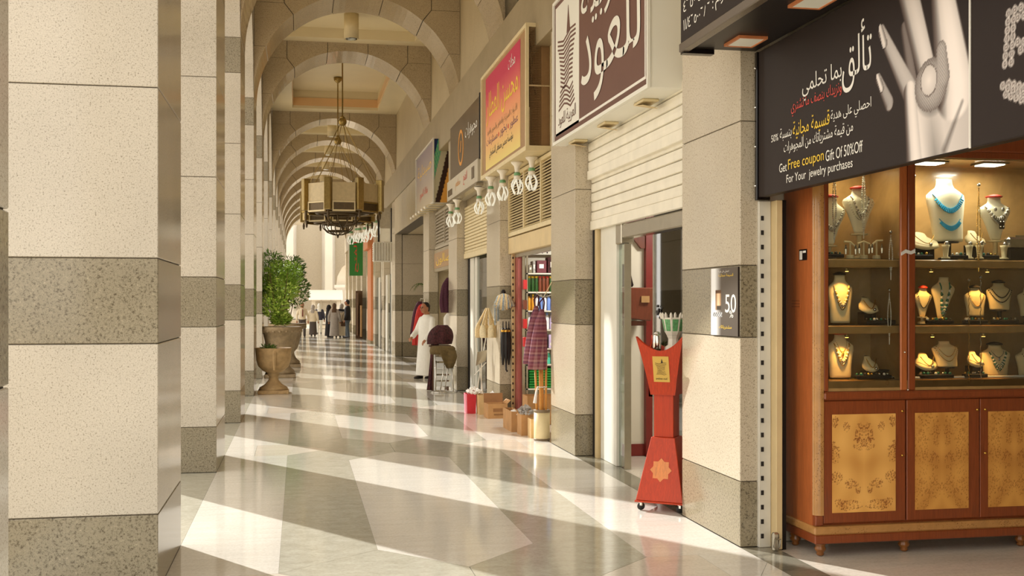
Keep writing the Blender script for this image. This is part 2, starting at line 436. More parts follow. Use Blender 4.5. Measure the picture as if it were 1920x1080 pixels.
def camface(x0, Y, z0): return Face((x0, Y, z0), (1, 0, 0), (0, 0, 1))         # faces -Y
def text(key, F, a0, b0, width, height, mat, parent, d=0.006, name='lettering', skew=0.0):
    vs, fs, x0, x1, y0, y1 = TM[key]; mb = MB()
    mb.add([F.p(a0 + (x - x0) / (x1 - x0) * width + skew * (y - y0), b0 + (y - y0) / (y1 - y0) * height, d) for x, y in vs], fs)
    return part(name, mb, mat, parent, kind='stuff')
def raster(name, F, w, h, nx, ny, fn, parent, mat='print_colour', d=0.004):
    mb = MB(); mb.col = []; vs = []; fs = []
    for j in range(ny + 1):
        for i in range(nx + 1):
            a, b = i / nx, j / ny; vs.append(F.p(a * w, b * h, d)); mb.col.append(lin(fn(a, b)))
    for j in range(ny):
        for i in range(nx):
            k = j * (nx + 1) + i; fs.append((k, k + 1, k + nx + 2, k + nx + 1))
    mb.add(vs, fs)
    return part(name, mb, mat, parent)
def fpoly(F, pts, d0, d1, mb=None):
    mb = mb or MB(); return mb.prism(pts, d0, d1, lambda a, b, d: F.p(a, b, d))
def rect(a0, a1, b0, b1): return [(a0, b0), (a1, b0), (a1, b1), (a0, b1)]

# ================================================================== THE SETTING
# ---- floor: slab, then every marble piece as a child
fl = struct('floor', MB().box(-1.9, 3.26, -8, 76, -0.30, -0.011), 'grout')
def tile(poly, mat, name='tile'):
    cx = sum(p[0] for p in poly) / len(poly); cy = sum(p[1] for p in poly) / len(poly)
    q = []
    for x, y in poly:
        d = math.hypot(x - cx, y - cy); k = max(0.0, 1 - 0.0025 / d); q.append((cx + (x - cx) * k, cy + (y - cy) * k))
    return part(name, MB().prism(q, -0.011, 0.0, lambda a, b, d: (a, b, d)), mat, fl)
yg = [6.63]
for k in range(20): yg.append(yg[-1] + (6.45 if k % 2 == 0 else 4.84))
yg = [6.63 - 4.84 - 6.45, 6.63 - 4.84] + yg
yg = [y for y in yg if y < 76]
xm = 1.075
for g0, g1 in zip(yg[:-1], yg[1:]):
    y0, y1 = g0 + 0.43, g1 - 0.42; s0, s1 = y0 + 0.6, y1 - 0.56; o0, o1 = g0 + 0.47, g1 - 0.47
    hw, ow, tw = 0.545, 1.2, 0.73
    tile([(xm, y0), (xm + hw, s0), (xm + hw, s1), (xm, y1), (xm - hw, s1), (xm - hw, s0)], 'marble_light')
    for sg in (1, -1):
        P = lambda *q: [(xm + sg * a, b) for a, b in (q if sg > 0 else reversed(q))]
        tile(P((0, g0), (tw, g0), (ow, o0), (hw, s0), (0, y0)), 'marble_grey')
        tile(P((hw, s0), (ow, o0), (ow, o1), (hw, s1)), 'marble_grey')
        tile(P((0, y1), (hw, s1), (ow, o1), (tw, g1), (0, g1)), 'marble_grey')
        tile(P((tw, g1), (ow, o1), (ow + 0.36, o1 - 0.0), (ow + 0.36, min(o1 + 0.94, 75.9)), (ow, min(o1 + 0.94, 75.9))), 'marble_pink')
        e = XR - xm if sg > 0 else xm - XL
        ym = (g0 + g1) / 2
        tile(P((ow, o0), (ow + 0.36, o0), (e, o0 - 0.3), (e, ym), (ow, ym)), 'marble_light')
        tile(P((ow, ym), (e, ym), (e, o1 + 0.64), (ow + 0.36, o1), (ow, o1)), 'marble_light')
        tile(P((ow + 0.36, o1), (e, o1 + 0.64), (ow + 0.36, o1 + 0.94)), 'marble_light')
for k in range(-1, NP):
    a, b = NL + BAY * k + LD, NL + BAY * (k + 1)
    tile([(XL - LW, a), (XL, a), (XL, b), (XL - LW, b)], 'marble_grey', 'threshold')
for k in range(-2, 14):
    a, b = RA + BAY * k + RD, RA + BAY * (k + 1)
    tile([(XR, a), (XR + 0.24, a), (XR + 0.24, b), (XR, b)], 'marble_dark', 'threshold')

# ---- outside ground and the street beyond the arcade
struct('floor_street', MB().box(-60, -1.9, -60, 140, -0.32, -0.16), 'street')
struct('floor_plaza', MB().box(-1.9, 60, 76, 140, -0.32, -0.05), 'street')
struct('floor_forecourt', MB().box(-1.9, 60, -60, -8, -0.32, -0.02), 'street')
struct('floor_shops', MB().box(3.25, 12, -8, 76, -0.30, -0.004), 'marble_pink')

# ---- arcade pillars on the left: granite courses with recessed joints
COURSES = [(0, 0.455, 'd'), (0.455, 1.455, 'l'), (1.455, 1.955, 'd'), (1.955, 2.955, 'l'), (2.955, 3.955, 'l'), (3.955, 4.955, 'l'), (4.955, 5.455, 'd'), (5.455, 6.455, 'l'), (6.455, 7.455, 'l')]
GM = {'d': 'granite_dark', 'l': 'granite_light'}
def course_meshes(wx, wy, courses):
    out = []
    for z0, z1, m in courses:
        out.append((MB().box(0, wx, 0, wy, z0 + 0.003, z1 - 0.003).mesh('stone_course', GM[m], bevel=0.004), m))
    core = MB().box(0.012, wx - 0.012, 0.012, wy - 0.012, 0, courses[-1][1]).mesh('core', 'grout')
    return out, core
LM, LCORE = course_meshes(LW, LD, COURSES)
def pillar(x, y, meshes, core, label, group):
    t = thing('pillar', label, 'pillar', (x, y, 0), group=group)
    for me, _ in meshes: link('stone_course', me, t)
    link('core', core, t)
    return t
for k in range(NP):
    lab = ('granite arcade pillar at the far left edge, nearest the camera' if k == 0 else
           'large speckled granite pillar filling the left foreground' if k == 1 else
           '%s granite pillar of the left arcade counting from the camera' % ORD[k])
    pillar(XL - LW, NL + BAY * k, LM, LCORE, lab, 'granite pillars of the left arcade')
# ---- longitudinal arches over the left openings
_n = 20; _r = (BAY - LD) / 2
for k in range(NP - 1):
    a, b = NL + BAY * k + LD, NL + BAY * (k + 1); yc = (a + b) / 2
    arc = [(yc - _r * math.cos(pi * i / _n), SPR + _r * math.sin(pi * i / _n)) for i in range(_n + 1)]
    cr = MB()
    rings_t = [(y, CEIL + 0.28) for y, z in arc]
    for i in range(_n):
        (ya, za), (yb, zb) = arc[i], arc[i + 1]
        cr.hexa([(XL - LW + 0.01, ya, za), (XL - 0.01, ya, za), (XL - 0.01, yb, zb), (XL - LW + 0.01, yb, zb)],
                [(XL - LW + 0.01, ya, CEIL + 0.28), (XL - 0.01, ya, CEIL + 0.28), (XL - 0.01, yb, CEIL + 0.28), (XL - LW + 0.01, yb, CEIL + 0.28)])
    solo('side_arch', cr, 'granite_light', '%s side arch between pillars of the left arcade' % ORD[k], 'arch', 'arches between the left pillars')

# ---- transverse arches across the corridor: cut stone blocks with recessed joints
AR = (XR - XL) / 2
def arcz(x): return SPR + math.sqrt(max(0, AR * AR - (x - XC) ** 2))
def arch_blocks():
    """2d outlines in x,z for one side (mirrored) and the crown"""
    bl = []
    def under(x0, x1, n=8): return [(x0 + (x1 - x0) * i / n, arcz(x0 + (x1 - x0) * i / n)) for i in range(n + 1)]
    T = CEIL + 0.02
    h = 0.455; j = 1.36                                           # joints left and right of the crown
    bl.append(under(XC - h, XC + h) + [(XC + h, T), (XC - h, T)])
    # the radial joint from (XC-j, 7.22) to the intrados
    for sg in (1, -1):
        v = Vector((-j, 7.22 - SPR)).normalized() * AR; xr = v.x
        def M(pts): return [(XC + sg * p[0], p[1]) for p in pts] if sg > 0 else [(XC - p[0], p[1]) for p in reversed(pts)]
        az = lambda x: SPR + math.sqrt(max(0, AR * AR - x * x))
        und = lambda x0, x1, n=8: [(x0 + (x1 - x0) * i / n, az(x0 + (x1 - x0) * i / n)) for i in range(n + 1)]
        bl.append(M(und(xr, -h) + [(-h, T), (-j, T), (-j, 7.22)]))
        bl.append(M([(-AR, 7.22), (-j, 7.22), (-j, T), (-AR, T)]))
        x641 = -math.sqrt(AR * AR - (6.41 - SPR) ** 2)
        bl.append(M(und(x641, xr) + [(-j, 7.22), (-AR, 7.22), (-AR, 6.41)]))
        aa = [(-AR * math.cos(t), SPR + AR * math.sin(t)) for t in [math.asin((6.41 - SPR) / AR) * i / 8 for i in range(9)]]
        bl.append(M(aa + [(-AR - 0.0, 6.41)][:0] + [(-AR, 6.41)]))
    return bl
BL = arch_blocks()
ABM = []
for poly in BL:
    cx = sum(p[0] for p in poly) / len(poly); cz = sum(p[1] for p in poly) / len(poly)
    q = [(cx + (x - cx) * (1 - 0.007 / max(0.2, abs(x - cx)) * 1.0 if abs(x - cx) > 0.05 else 1), z) for x, z in poly]
    q = [(x, (z if z < CEIL - 1.9 else z - (0.006 if z > cz + 0.1 else 0))) for x, z in q]
    mb = MB().prism(q, 0, LD, lambda a, b, d: (a, d, b)); ABM.append(mb.mesh('arch_block', 'arch_stone'))
_core = MB(); _nn = 28
for i in range(_nn):
    t0, t1 = pi * i / _nn, pi * (i + 1) / _nn; r2 = AR + 0.02
    p0 = (XC - r2 * math.cos(t0), SPR + r2 * math.sin(t0)); p1 = (XC - r2 * math.cos(t1), SPR + r2 * math.sin(t1))
    x0, x1 = min(max(p0[0], XL + 0.001), XR - 0.001), min(max(p1[0], XL + 0.001), XR - 0.001)
    _core.hexa([(x0, 0.015, p0[1]), (x1, 0.015, p1[1]), (x1, LD - 0.015, p1[1]), (x0, LD - 0.015, p0[1])], [(x0, 0.015, CEIL), (x1, 0.015, CEIL), (x1, LD - 0.015, CEIL), (x0, LD - 0.015, CEIL)])
ACORE = _core.mesh('arch_core', 'grout')
ai = 0
for k in range(NP):
    if k == 6: continue
    t = thing('stone_arch', '%s cut stone arch spanning the corridor counting from the camera' % ORD[ai], 'arch', (0, NL + BAY * k, 0), group='arches across the corridor'); ai += 1
    for me in ABM: link('arch_block', me, t)
    link('arch_core', ACORE, t)

# ---- ceiling bays
def ceiling_bay(y0, y1, deep, n):
    fr = 0.42 if not deep else 0.62; zt = CEIL + (0.22 if not deep else 0.55)
    m = MB().box(XL, XL + fr, y0, y1, CEIL, zt).box(XR - fr, XR, y0, y1, CEIL, zt)
    m.box(XL + fr, XR - fr, y0, y0 + fr, CEIL, zt).box(XL + fr, XR - fr, y1 - fr, y1, CEIL, zt)
    c = struct('ceiling', m, 'ceiling_paint')
    part('ceiling_panel', MB().box(XL, XR, y0, y1, zt, zt + 0.12), 'ceiling_paint', c)
    if deep:
        b = MB(); f2 = fr + 0.02
        b.box(XL + fr + 0.001, XL + f2, y0 + fr, y1 - fr, CEIL + 0.08, CEIL + 0.32).box(XR - f2, XR - fr - 0.001, y0 + fr, y1 - fr, CEIL + 0.08, CEIL + 0.32)
        b.box(XL + f2, XR - f2, y0 + fr, y0 + f2, CEIL + 0.08, CEIL + 0.32).box(XL + f2, XR - f2, y1 - f2, y1 - fr - 0.001, CEIL + 0.08, CEIL + 0.32)
        part('cornice', b, 'ceiling_peach', c)
    return c
ceils = []
for k in range(NP - 1):
    if k == 6: continue
    y0 = NL + BAY * k + LD; y1 = NL + BAY * (k + (2 if k == 5 else 1))
    ceils.append(ceiling_bay(y0, y1, k == 5, k))
mb = MB().box(XL - LW - 0.3, 12.3, 0.6, 76, CEIL + 0.78, CEIL + 1.0); struct('ceiling_roof', mb, 'plaster_wall')

# ---- right side: pillars, piers above the shops, fascia, upper wall
RC = [(0, 0.455, 'd'), (0.455, 1.455, 'l'), (1.455, 1.955, 'd'), (1.955, 2.955, 'l'), (2.955, 3.955, 'l'), (3.955, 4.98, 'l')]
GM = {'d': 'granite_olive', 'l': 'granite_tan'}
RM, RCORE = course_meshes(RXB - XR + 0.02, RD, RC)
RP = [k for k in range(0, 15) if k != 5]
NM = {0: 'beside the jewellery cabinet', 1: 'left of the half open white shutter', 2: 'hung with brushes and mops', 3: 'behind the chair with the olive jacket', 4: 'behind the man in white, before the side passage', 6: 'beyond the side passage'}
for k in RP:
    pillar(XR, RA + BAY * k, RM, RCORE, 'granite shop pillar ' + NM.get(k, 'of the right wall, %s one beyond the passage' % ORD[max(0, k - 6)]), 'granite pillars of the right wall')
struct('trim_1', MB().box(2.96, 3.6, 2.0, 74, 4.98, 5.86), 'fascia_stone', bevel=0.01)
for i, (y0, y1) in enumerate([(17.44, 74.0)]):
    struct('wall_right', MB().box(XR, 3.3, y0 - 0.5, y1, 5.86, CEIL + 0.8), 'plaster_wall')
# upper wall with an arched window over the second shop bay
wy0, wy1 = 13.35, 16.3; wc = (wy0 + wy1) / 2; wr = (wy1 - wy0) / 2
m = MB()
for i in range(16):
    t0, t1 = pi * i / 16, pi * (i + 1) / 16
    ya, yb = wc - wr * math.cos(t0), wc - wr * math.cos(t1); za, zb = 5.86 + wr * math.sin(t0), 5.86 + wr * math.sin(t1)
    m.hexa([(XR, ya, za), (3.3, ya, za), (3.3, yb, zb), (XR, yb, zb)], [(XR, ya, CEIL + 0.8), (3.3, ya, CEIL + 0.8), (3.3, yb, CEIL + 0.8), (XR, yb, CEIL + 0.8)])
m.box(XR, 3.3, 1.0, wy0, 5.86, CEIL + 0.8).box(XR, 3.3, wy1, 16.94, 5.86, CEIL + 0.8)
wru = struct('wall_right_upper', m, 'plaster_wall')
win = struct('window_1', MB().box(3.2, 3.23, wy0, wy1, 5.86, 7.4), 'glass_dark')
part('window_frame', MB().box(3.15, 3.2, wc - 0.03, wc + 0.03, 5.86, 7.34).box(3.15, 3.2, wy0, wy1, 6.5, 6.55), 'brass_dark', win)
struct('wall_window_back', MB().box(3.28, 3.4, wy0 - 0.2, wy1 + 0.2, 5.8, 7.6), 'dark_void')
# wall over the shop openings (behind the signs), bay by bay
for i, (y0, y1, z0) in enumerate([(8.43, 11.95, 3.3), (13.12, 16.64, 2.62), (17.81, 21.33, 2.75), (22.5, 26.02, 2.45)]):
    struct('wall_transom', MB().box(RXB, 3.4, y0, y1, z0, 5.0), 'plaster_wall')
# the beam over the side passage: upright stone panels
pb = struct('wall_passage_beam', MB().box(3.02, 3.4, 27.18, 35.4, 3.9, 4.98), 'grout')
npan = 15; wpan = (35.38 - 27.2) / npan
pm = MB().box(0, 0.03, 0.008, wpan - 0.008, 3.88, 4.98).mesh('panel', 'plaster_wall', bevel=0.008)
for i in range(npan):
    o = link('panel', pm, pb); o.location = Vector((2.99, 27.2 + wpan * i, 0)) - OFF[pb.name]
# passage: far side wall in granite courses facing the camera, back wall, soffit
pw = struct('wall_passage', MB().box(3.22, 9.5, 35.42, 36.4, 0, 3.9), 'grout')
for z0, z1, mt in [(0, 0.455, 'd'), (0.455, 1.455, 'l'), (1.455, 1.955, 'd'), (1.955, 2.955, 'l'), (2.955, 3.88, 'l')]:
    for x0, x1 in ((3.24, 4.15), (4.15, 5.3), (5.3, 6.45), (6.45, 7.6)):
        part('stone_course', MB().box(x0 + 0.003, x1 - 0.003, 35.39, 36.3, z0 + 0.003, z1 - 0.003), GM[mt], pw, bevel=0.004)
struct('ceiling_passage', MB().box(3.4, 9.5, 27.2, 35.4, 3.9, 4.1), 'plaster_wall')
struct('wall_passage_near', MB().box(3.24, 9.5, 26.1, 27.15, 0, 4.9), 'plaster_wall')
struct('wall_passage_back', MB().box(9.4, 9.6, 27.15, 36.4, 0, 4.1), 'plaster_wall')

# ---- the far end: plaza buildings, glare and haze put into their pale colours
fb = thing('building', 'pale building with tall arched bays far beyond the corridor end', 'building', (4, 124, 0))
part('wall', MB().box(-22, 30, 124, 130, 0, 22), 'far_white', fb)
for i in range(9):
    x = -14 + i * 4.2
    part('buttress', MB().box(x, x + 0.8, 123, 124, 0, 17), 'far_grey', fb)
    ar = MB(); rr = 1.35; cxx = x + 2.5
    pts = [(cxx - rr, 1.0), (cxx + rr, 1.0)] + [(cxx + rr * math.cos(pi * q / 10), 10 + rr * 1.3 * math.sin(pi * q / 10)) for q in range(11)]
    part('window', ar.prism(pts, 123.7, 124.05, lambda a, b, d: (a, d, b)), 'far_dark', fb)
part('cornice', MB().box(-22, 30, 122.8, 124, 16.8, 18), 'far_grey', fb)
kk = thing('kiosk', 'low pale kiosk with a curved awning beyond the corridor end', 'kiosk', (2.5, 92, 0))
part('body', MB().box(1.0, 3.3, 91.2, 94, 0, 2.0), 'far_grey', kk)
aw = MB(); aw.loft([[(xx, 90.8 + 3.4 * q / 10, 2.05 + 0.75 * math.sin(pi * q / 10)) for q in range(11)] + [(xx, 94.2 - 3.4 * q / 10, 1.97) for q in range(11)] for xx in (0.8, 3.5)])
part('awning', aw, 'far_white', kk)
part('counter', MB().box(0.9, 3.4, 90.95, 91.2, 0.9, 1.0), 'far_white', kk)
part('hatch', MB().box(1.3, 3.0, 91.15, 91.19, 1.05, 1.85), 'far_dark', kk)
for i in range(4): part('post', MB().box(0.95 + 0.78 * i, 1.01 + 0.78 * i, 90.95, 91.03, 0, 2.0), 'far_dark', kk)
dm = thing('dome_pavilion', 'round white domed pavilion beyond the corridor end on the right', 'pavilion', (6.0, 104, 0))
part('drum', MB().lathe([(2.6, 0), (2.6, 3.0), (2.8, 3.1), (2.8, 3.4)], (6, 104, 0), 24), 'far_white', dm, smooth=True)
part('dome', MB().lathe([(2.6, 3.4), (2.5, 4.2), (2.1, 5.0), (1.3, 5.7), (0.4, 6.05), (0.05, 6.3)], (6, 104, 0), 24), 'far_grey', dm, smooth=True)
cv = thing('canopy', 'large pale tensile canopy high over the plaza beyond the corridor', 'canopy', (1, 100, 0))
rings = []
for j in range(9):
    yy = 84 + 4 * j
    rings.append([(-8 + 2.6 * i, yy, 10.2 + 1.2 * math.sin(pi * j / 4) * math.cos((i - 3) * 0.5) + 0.1 * i) for i in range(8)] + [(-8 + 2.6 * i, yy, 10.08 + 1.2 * math.sin(pi * j / 4) * math.cos((i - 3) * 0.5) + 0.1 * i) for i in range(7, -1, -1)])
part('fabric', MB().loft(rings), 'far_white', cv, smooth=True)
for x, y in ((-6.5, 86), (9.3, 86), (-6.5, 114), (9.3, 114)): part('mast', MB().tube([(x, y, -0.1), (x, y, 10.6)], 0.14, 10), 'far_grey', cv)

# ================================================================== SHOPS: shell
struct('wall_back', MB().box(7.4, 7.6, 1.8, 76, 0, CEIL + 0.78), 'plaster_wall')
struct('wall_shop_south', MB().box(3.3, 7.4, 1.6, 1.8, 0, CEIL + 0.78), 'plaster_wall')
for y0, y1 in ((7.40, 8.42), (11.98, 13.10), (16.68, 17.78), (21.37, 22.46)):
    struct('wall_partition', MB().box(3.225, 7.4, y0, y1, 0, 4.97), 'shop_white')
for y0, y1, z in ((1.8, 7.40, 3.46), (8.42, 11.98, 2.95), (13.10, 16.68, 2.9), (17.78, 21.37, 2.9), (22.46, 26.1, 2.8)):
    struct('ceiling_shop', MB().box(3.42, 7.4, y0, y1, z, z + 0.15), 'shop_white')
# far shops beyond the passage: flat shop wall
fw = struct('wall_far_shops', MB().box(3.23, 3.5, 36.4, 73.5, 0, 5.0), 'shop_white')

def shutter(name, label, y0, y1, z0, z1, X, pitch, mat, group=None):
    t = thing(name, label, 'shutter', (X, (y0 + y1) / 2, z0), group=group)
    n = int((z1 - z0 - 0.1) / pitch)
    prof = [(0.0, 0.0), (-0.014, 0.006), (-0.018, pitch * 0.5), (-0.014, pitch - 0.012), (0.0, pitch - 0.006), (0.012, pitch - 0.006), (0.012, 0.0)]
    me = MB().prism(prof, y0, y1, lambda a, b, d: (a, d - (y0 + y1) / 2, b)).mesh('slat', mat)
    for i in range(n):
        o = link('slat', me, t); o.location = (0, 0, 0.1 + pitch * i)
    part('bottom_bar', MB().box(X - 0.03, X + 0.025, y0, y1, z0, z0 + 0.1), mat, t, bevel=0.006)
    return t
def slotted_rail(label, x0, x1, y, z1, mat, group='slotted shutter rails'):
    t = thing('shutter_rail', label, 'rail', ((x0 + x1) / 2, y, 0), group=group)
    part('channel', MB().box(x0, x1, y, y + 0.06, 0, z1), mat, t, bevel=0.004)
    me = MB().box(-0.010, 0.010, -0.004, 0.01, -0.016, 0.016).mesh('slot', 'dark_void')
    n = int(z1 / 0.1)
    for i in range(n):
        o = link('slot', me, t); o.location = (-(x1 - x0) * 0.22, 0.0, 0.08 + 0.1 * i)
    return t

# ================================================================== jewellery shop: rail, banner, black upper sign
rl = slotted_rail('white slotted shutter rail beside the jewellery cabinet', 3.125, 3.215, 7.225, 2.40, 'white_metal')
part('side_flange', MB().box(3.216, 3.262, 7.14, 7.24, 0.0, 2.40), 'cream_panel', rl, bevel=0.004)
part('black_gasket', MB().box(3.263, 3.288, 7.14, 7.25, 0.0, 2.40), 'black_panel', rl)
lk = thing('shutter_lock', 'small steel shutter lock standing at the foot of the white rail', 'lock', (3.19, 7.10, 0))
part('body', MB().box(3.165, 3.215, 7.08, 7.12, 0.0, 0.13), 'steel', lk, bevel=0.012)
part('hasp', MB().tube([(3.17, 7.075, 0.03), (3.17, 7.06, 0.09), (3.21, 7.06, 0.09), (3.21, 7.075, 0.03)], 0.006, 6), 'chrome', lk)

bn = thing('shop_banner', 'dark brown jewellery banner with hand and ring photo and coupon offer', 'banner', (3.14, 5.0, 2.42))
bnb = part('board', MB().box(3.104, 3.17, 2.2, 7.18, 2.42, 3.42), 'banner_brown', bn, bevel=0.004)
part('edge_trim', MB().box(3.09, 3.19, 7.181, 7.215, 2.40, 3.42), 'black_gloss', bn, bevel=0.004)
for i in range(4): part('rivet', MB().ball((3.088, 7.198, 2.5 + i * 0.27), 0.008, 8, 5), 'chrome', bn)
BF = wallface(3.104, 7.18, 2.42)       # a: distance from the far edge towards the camera, b: height
def sy(Y): return 7.18 - Y
# --- the photo print of a hand wearing a ring (grey tones)
def cap(a, b, ax, ay, bx, by, r0, r1):
    vx, vy = bx - ax, by - ay; L = vx * vx + vy * vy; t = max(0, min(1, ((a - ax) * vx + (b - ay) * vy) / L))
    return math.hypot(a - ax - vx * t, b - ay - vy * t) / (r0 + (r1 - r0) * t), t
def hand(fa, fb):
    # metres on the print: a to the right, b up
    a, b = fa * 1.015, fb * 0.99
    v = 46
    if a > 0.46 and b < 0.36:                                  # back of the hand
        e = min(1, (a - 0.46) / 0.05); v = v * (1 - e) + e * (205 + 30 * math.sin(3.2 * a) - 70 * max(0, 1 - abs(a - 0.66 - 0.2 * (0.36 - b)) / 0.10) * (1 - b / 0.36))
    segs = [(0.525, 0.387, 0.441, 0.70, 0.045, 0.034, 0.55), (0.291, 0.339, 0.180, 0.490, 0.042, 0.028, 0.72), (0.497, 0.36, 0.213, 0.74, 0.066, 0.036, 0.82),
            (0.642, 0.46, 0.470, 0.90, 0.078, 0.086, 0.93), (0.890, 0.30, 0.775, 0.85, 0.150, 0.086, 1.0), (0.545, -0.05, 0.495, 0.36, 0.070, 0.055, 0.97)]
    for ax, ay, bx, by, r0, r1, br in segs:
        d, t = cap(a, b, ax, ay, bx, by, r0, r1)
        if d < 1.08:
            side = (a - (ax + (bx - ax) * t)) / (r0 + (r1 - r0) * t)
            sh = (0.62 + 0.38 * math.cos(min(1.45, abs(side - 0.25) * 1.15))) * br
            if side < -0.35: sh *= 1 + 0.9 * (side + 0.35)
            e = 1 if d < 0.94 else max(0, (1.08 - d) / 0.14)
            v = v * (1 - e) + (40 + 212 * max(0.05, sh) ** 1.4) * e
    d, t = cap(a, b, 0.81, 0.015, 0.961, 0.228, 0.035, 0.016)
    if d < 1: v *= 0.62 + 0.38 * d
    for x0, y0, x1, y1, r in ((0.245, 0.665, 0.200, 0.765, 0.024), (0.215, 0.43, 0.172, 0.507, 0.020)):   # nails
        d, t = cap(a, b, x0, y0, x1, y1, r, r * 0.7)
        if d < 1: v = 215 + 30 * (1 - d) - 90 * max(0, (a - x0 - (x1 - x0) * t) / r)
        elif d < 1.25: v *= 0.6
    # the ring: paved oval with a pale stone, a tail curling up
    d = math.hypot((a - 0.692) / 0.147, (b - 0.358) / 0.134); tail, tt = cap(a, b, 0.79, 0.38, 0.785, 0.515, 0.066, 0.042)
    sh = math.hypot((a - 0.70) / 0.16, (b - 0.335) / 0.145)
    if sh < 1 and d >= 1 and tail >= 1: v *= 0.6 + 0.4 * sh ** 4
    if d < 1 or tail < 1:
        v = (178 + 50 * math.sin(a * 330) * math.sin(b * 330)) * (1 - 0.3 * min(d, tail) ** 4)
        st = math.hypot((a - 0.674) / 0.070, (b - 0.384) / 0.074)
        if st < 1: v = 242 - 30 * st
        elif st < 1.10: v = 120
    v = max(30, min(250, v)); k = max(0.0, min(1, (v - 50) / 110)); return (v, v * (0.80 + 0.155 * k), v * (0.72 + 0.205 * k))
HF = wallface(3.104, 5.75, 2.425)
raster('hand_photo', HF, 5.75 - 4.735, 0.99, 150, 150, hand, bnb, 'print_satin', 0.002)
part('panel_joint', MB().box(3.098, 3.1035, 4.722, 4.732, 2.42, 3.42), 'print_white', bn)
# --- lettering made of diamonds on the next panel
dots = []
def jewel(a, b):
    v = 46
    for cx, cy in dots:
        d = math.hypot(a * 0.95 - cx, b * 0.99 - cy) / 0.0215
        if d < 1: v = 120 + 120 * (math.cos(d * 9) * 0.5 + 0.5) * (1 - 0.4 * d) + 20 * math.sin(a * 300)
    k = max(0.0, min(1, (v - 50) / 110)); return (v, v * (0.80 + 0.155 * k), v * (0.72 + 0.205 * k))
for j in range(7): dots += [(0.235 + 0.0045 * j, 0.335 + j * 0.037), (0.280 + 0.0035 * j, 0.335 + j * 0.037)]
for j in range(8): dots += [(0.305 + 0.042 * j, 0.562 - 0.001 * j), (0.325 + 0.042 * j, 0.522)]
for j in range(6): dots += [(0.325 + 0.042 * j, 0.415 - 0.008 * j), (0.345 + 0.042 * j, 0.375 - 0.008 * j)]
for j in range(7): dots += [(0.22 + 0.036 * j, 0.242 - 0.016 * j), (0.262 + 0.036 * j, 0.243 - 0.012 * j), (0.242 + 0.036 * j, 0.200 - 0.014 * j)]
raster('jewel_lettering', wallface(3.104, 4.70, 2.425), 0.95, 0.99, 150, 150, jewel, bnb, 'print_satin', 0.002)
# --- lettering; positions from the far edge
def btext(key, yl, yr, zb, zt, mat): return text(key, BF, sy(yl), zb - 2.42, yl - yr, zt - zb, mat, bnb, 0.003)
for key, yl, yr, zb, zt, mt in (
        ('b1', 5.98, 5.64, 2.905, 3.285, 'print_white'), ('b2', 6.50, 5.985, 2.955, 3.11, 'print_white'), ('b3', 6.66, 5.985, 2.885, 2.99, 'print_red'),
        ('b8', 6.965, 6.855, 2.765, 2.812, 'print_white'), ('b6', 6.83, 6.655, 2.750, 2.835, 'print_white'), ('b5', 6.635, 6.135, 2.735, 2.850, 'print_yellow'), ('b4', 6.12, 5.645, 2.745, 2.835, 'print_white'),
        ('b7', 6.77, 5.85, 2.655, 2.738, 'print_white'), ('e1', 6.84, 6.725, 2.548, 2.606, 'print_white'), ('e2', 6.705, 6.21, 2.532, 2.618, 'print_yellow'), ('e3', 6.185, 5.74, 2.540, 2.606, 'print_white'),
        ('e4', 6.73, 5.855, 2.452, 2.522, 'print_white')):
    btext(key, yl, yr, zb, zt, mt)

us = thing('sign_box', 'black overhead sign box with small white numerals above the jewellery shop', 'sign', (2.85, 5, 3.41))
part('box', MB().box(2.60, 3.10, 1.9, 7.22, 3.43, 4.9), 'black_panel', us, bevel=0.006)
usf = part('face_panel', MB().box(2.575, 2.599, 1.9, 7.27, 3.47, 4.9), 'banner_brown', us)
part('lower_rail', MB().box(2.56, 2.62, 1.9, 7.27, 3.41, 3.47), 'sign_grey', us, bevel=0.006)
part('end_cap', MB().box(2.58, 2.80, 7.225, 7.29, 3.40, 3.44), 'black_gloss', us)
UF = wallface(2.575, 7.27, 3.41)
for key, zb, a0, w in (('dg1', 0.26, 0.06, 0.60), ('dg2', 0.135, 0.06, 0.50)): text(key, UF, a0, zb, w, 0.075, 'print_white', usf, 0.003)
text('n3', UF, 0.70, 0.27, 0.015, 0.05, 'print_white', usf, 0.003); text('n1', UF, 0.75, 0.25, 0.20, 0.09, 'print_white', usf, 0.003)
text('n3', UF, 0.60, 0.145, 0.015, 0.05, 'print_white', usf, 0.003); text('n2', UF, 0.65, 0.12, 0.14, 0.085, 'print_white', usf, 0.003)
for i, (yy, lab) in enumerate(((6.92, 'square orange rimmed downlight under the black sign, nearer the granite pillar'), (5.93, 'square orange rimmed downlight under the black sign at the top edge'))):
    dl = thing('downlight', lab, 'lamp', (2.9, yy, 3.40), group='square downlights under the black sign')
    m = MB()
    for a in ((2.80, 2.815, yy - 0.13, yy + 0.13), (2.985, 3.0, yy - 0.13, yy + 0.13), (2.815, 2.985, yy - 0.13, yy - 0.115), (2.815, 2.985, yy + 0.115, yy + 0.13)): m.box(*a, 3.412, 3.4295)
    part('rim', m, 'orange_paint', dl); part('lens', MB().box(2.815, 2.985, yy - 0.115, yy + 0.115, 3.416, 3.426), 'sign_white', dl)

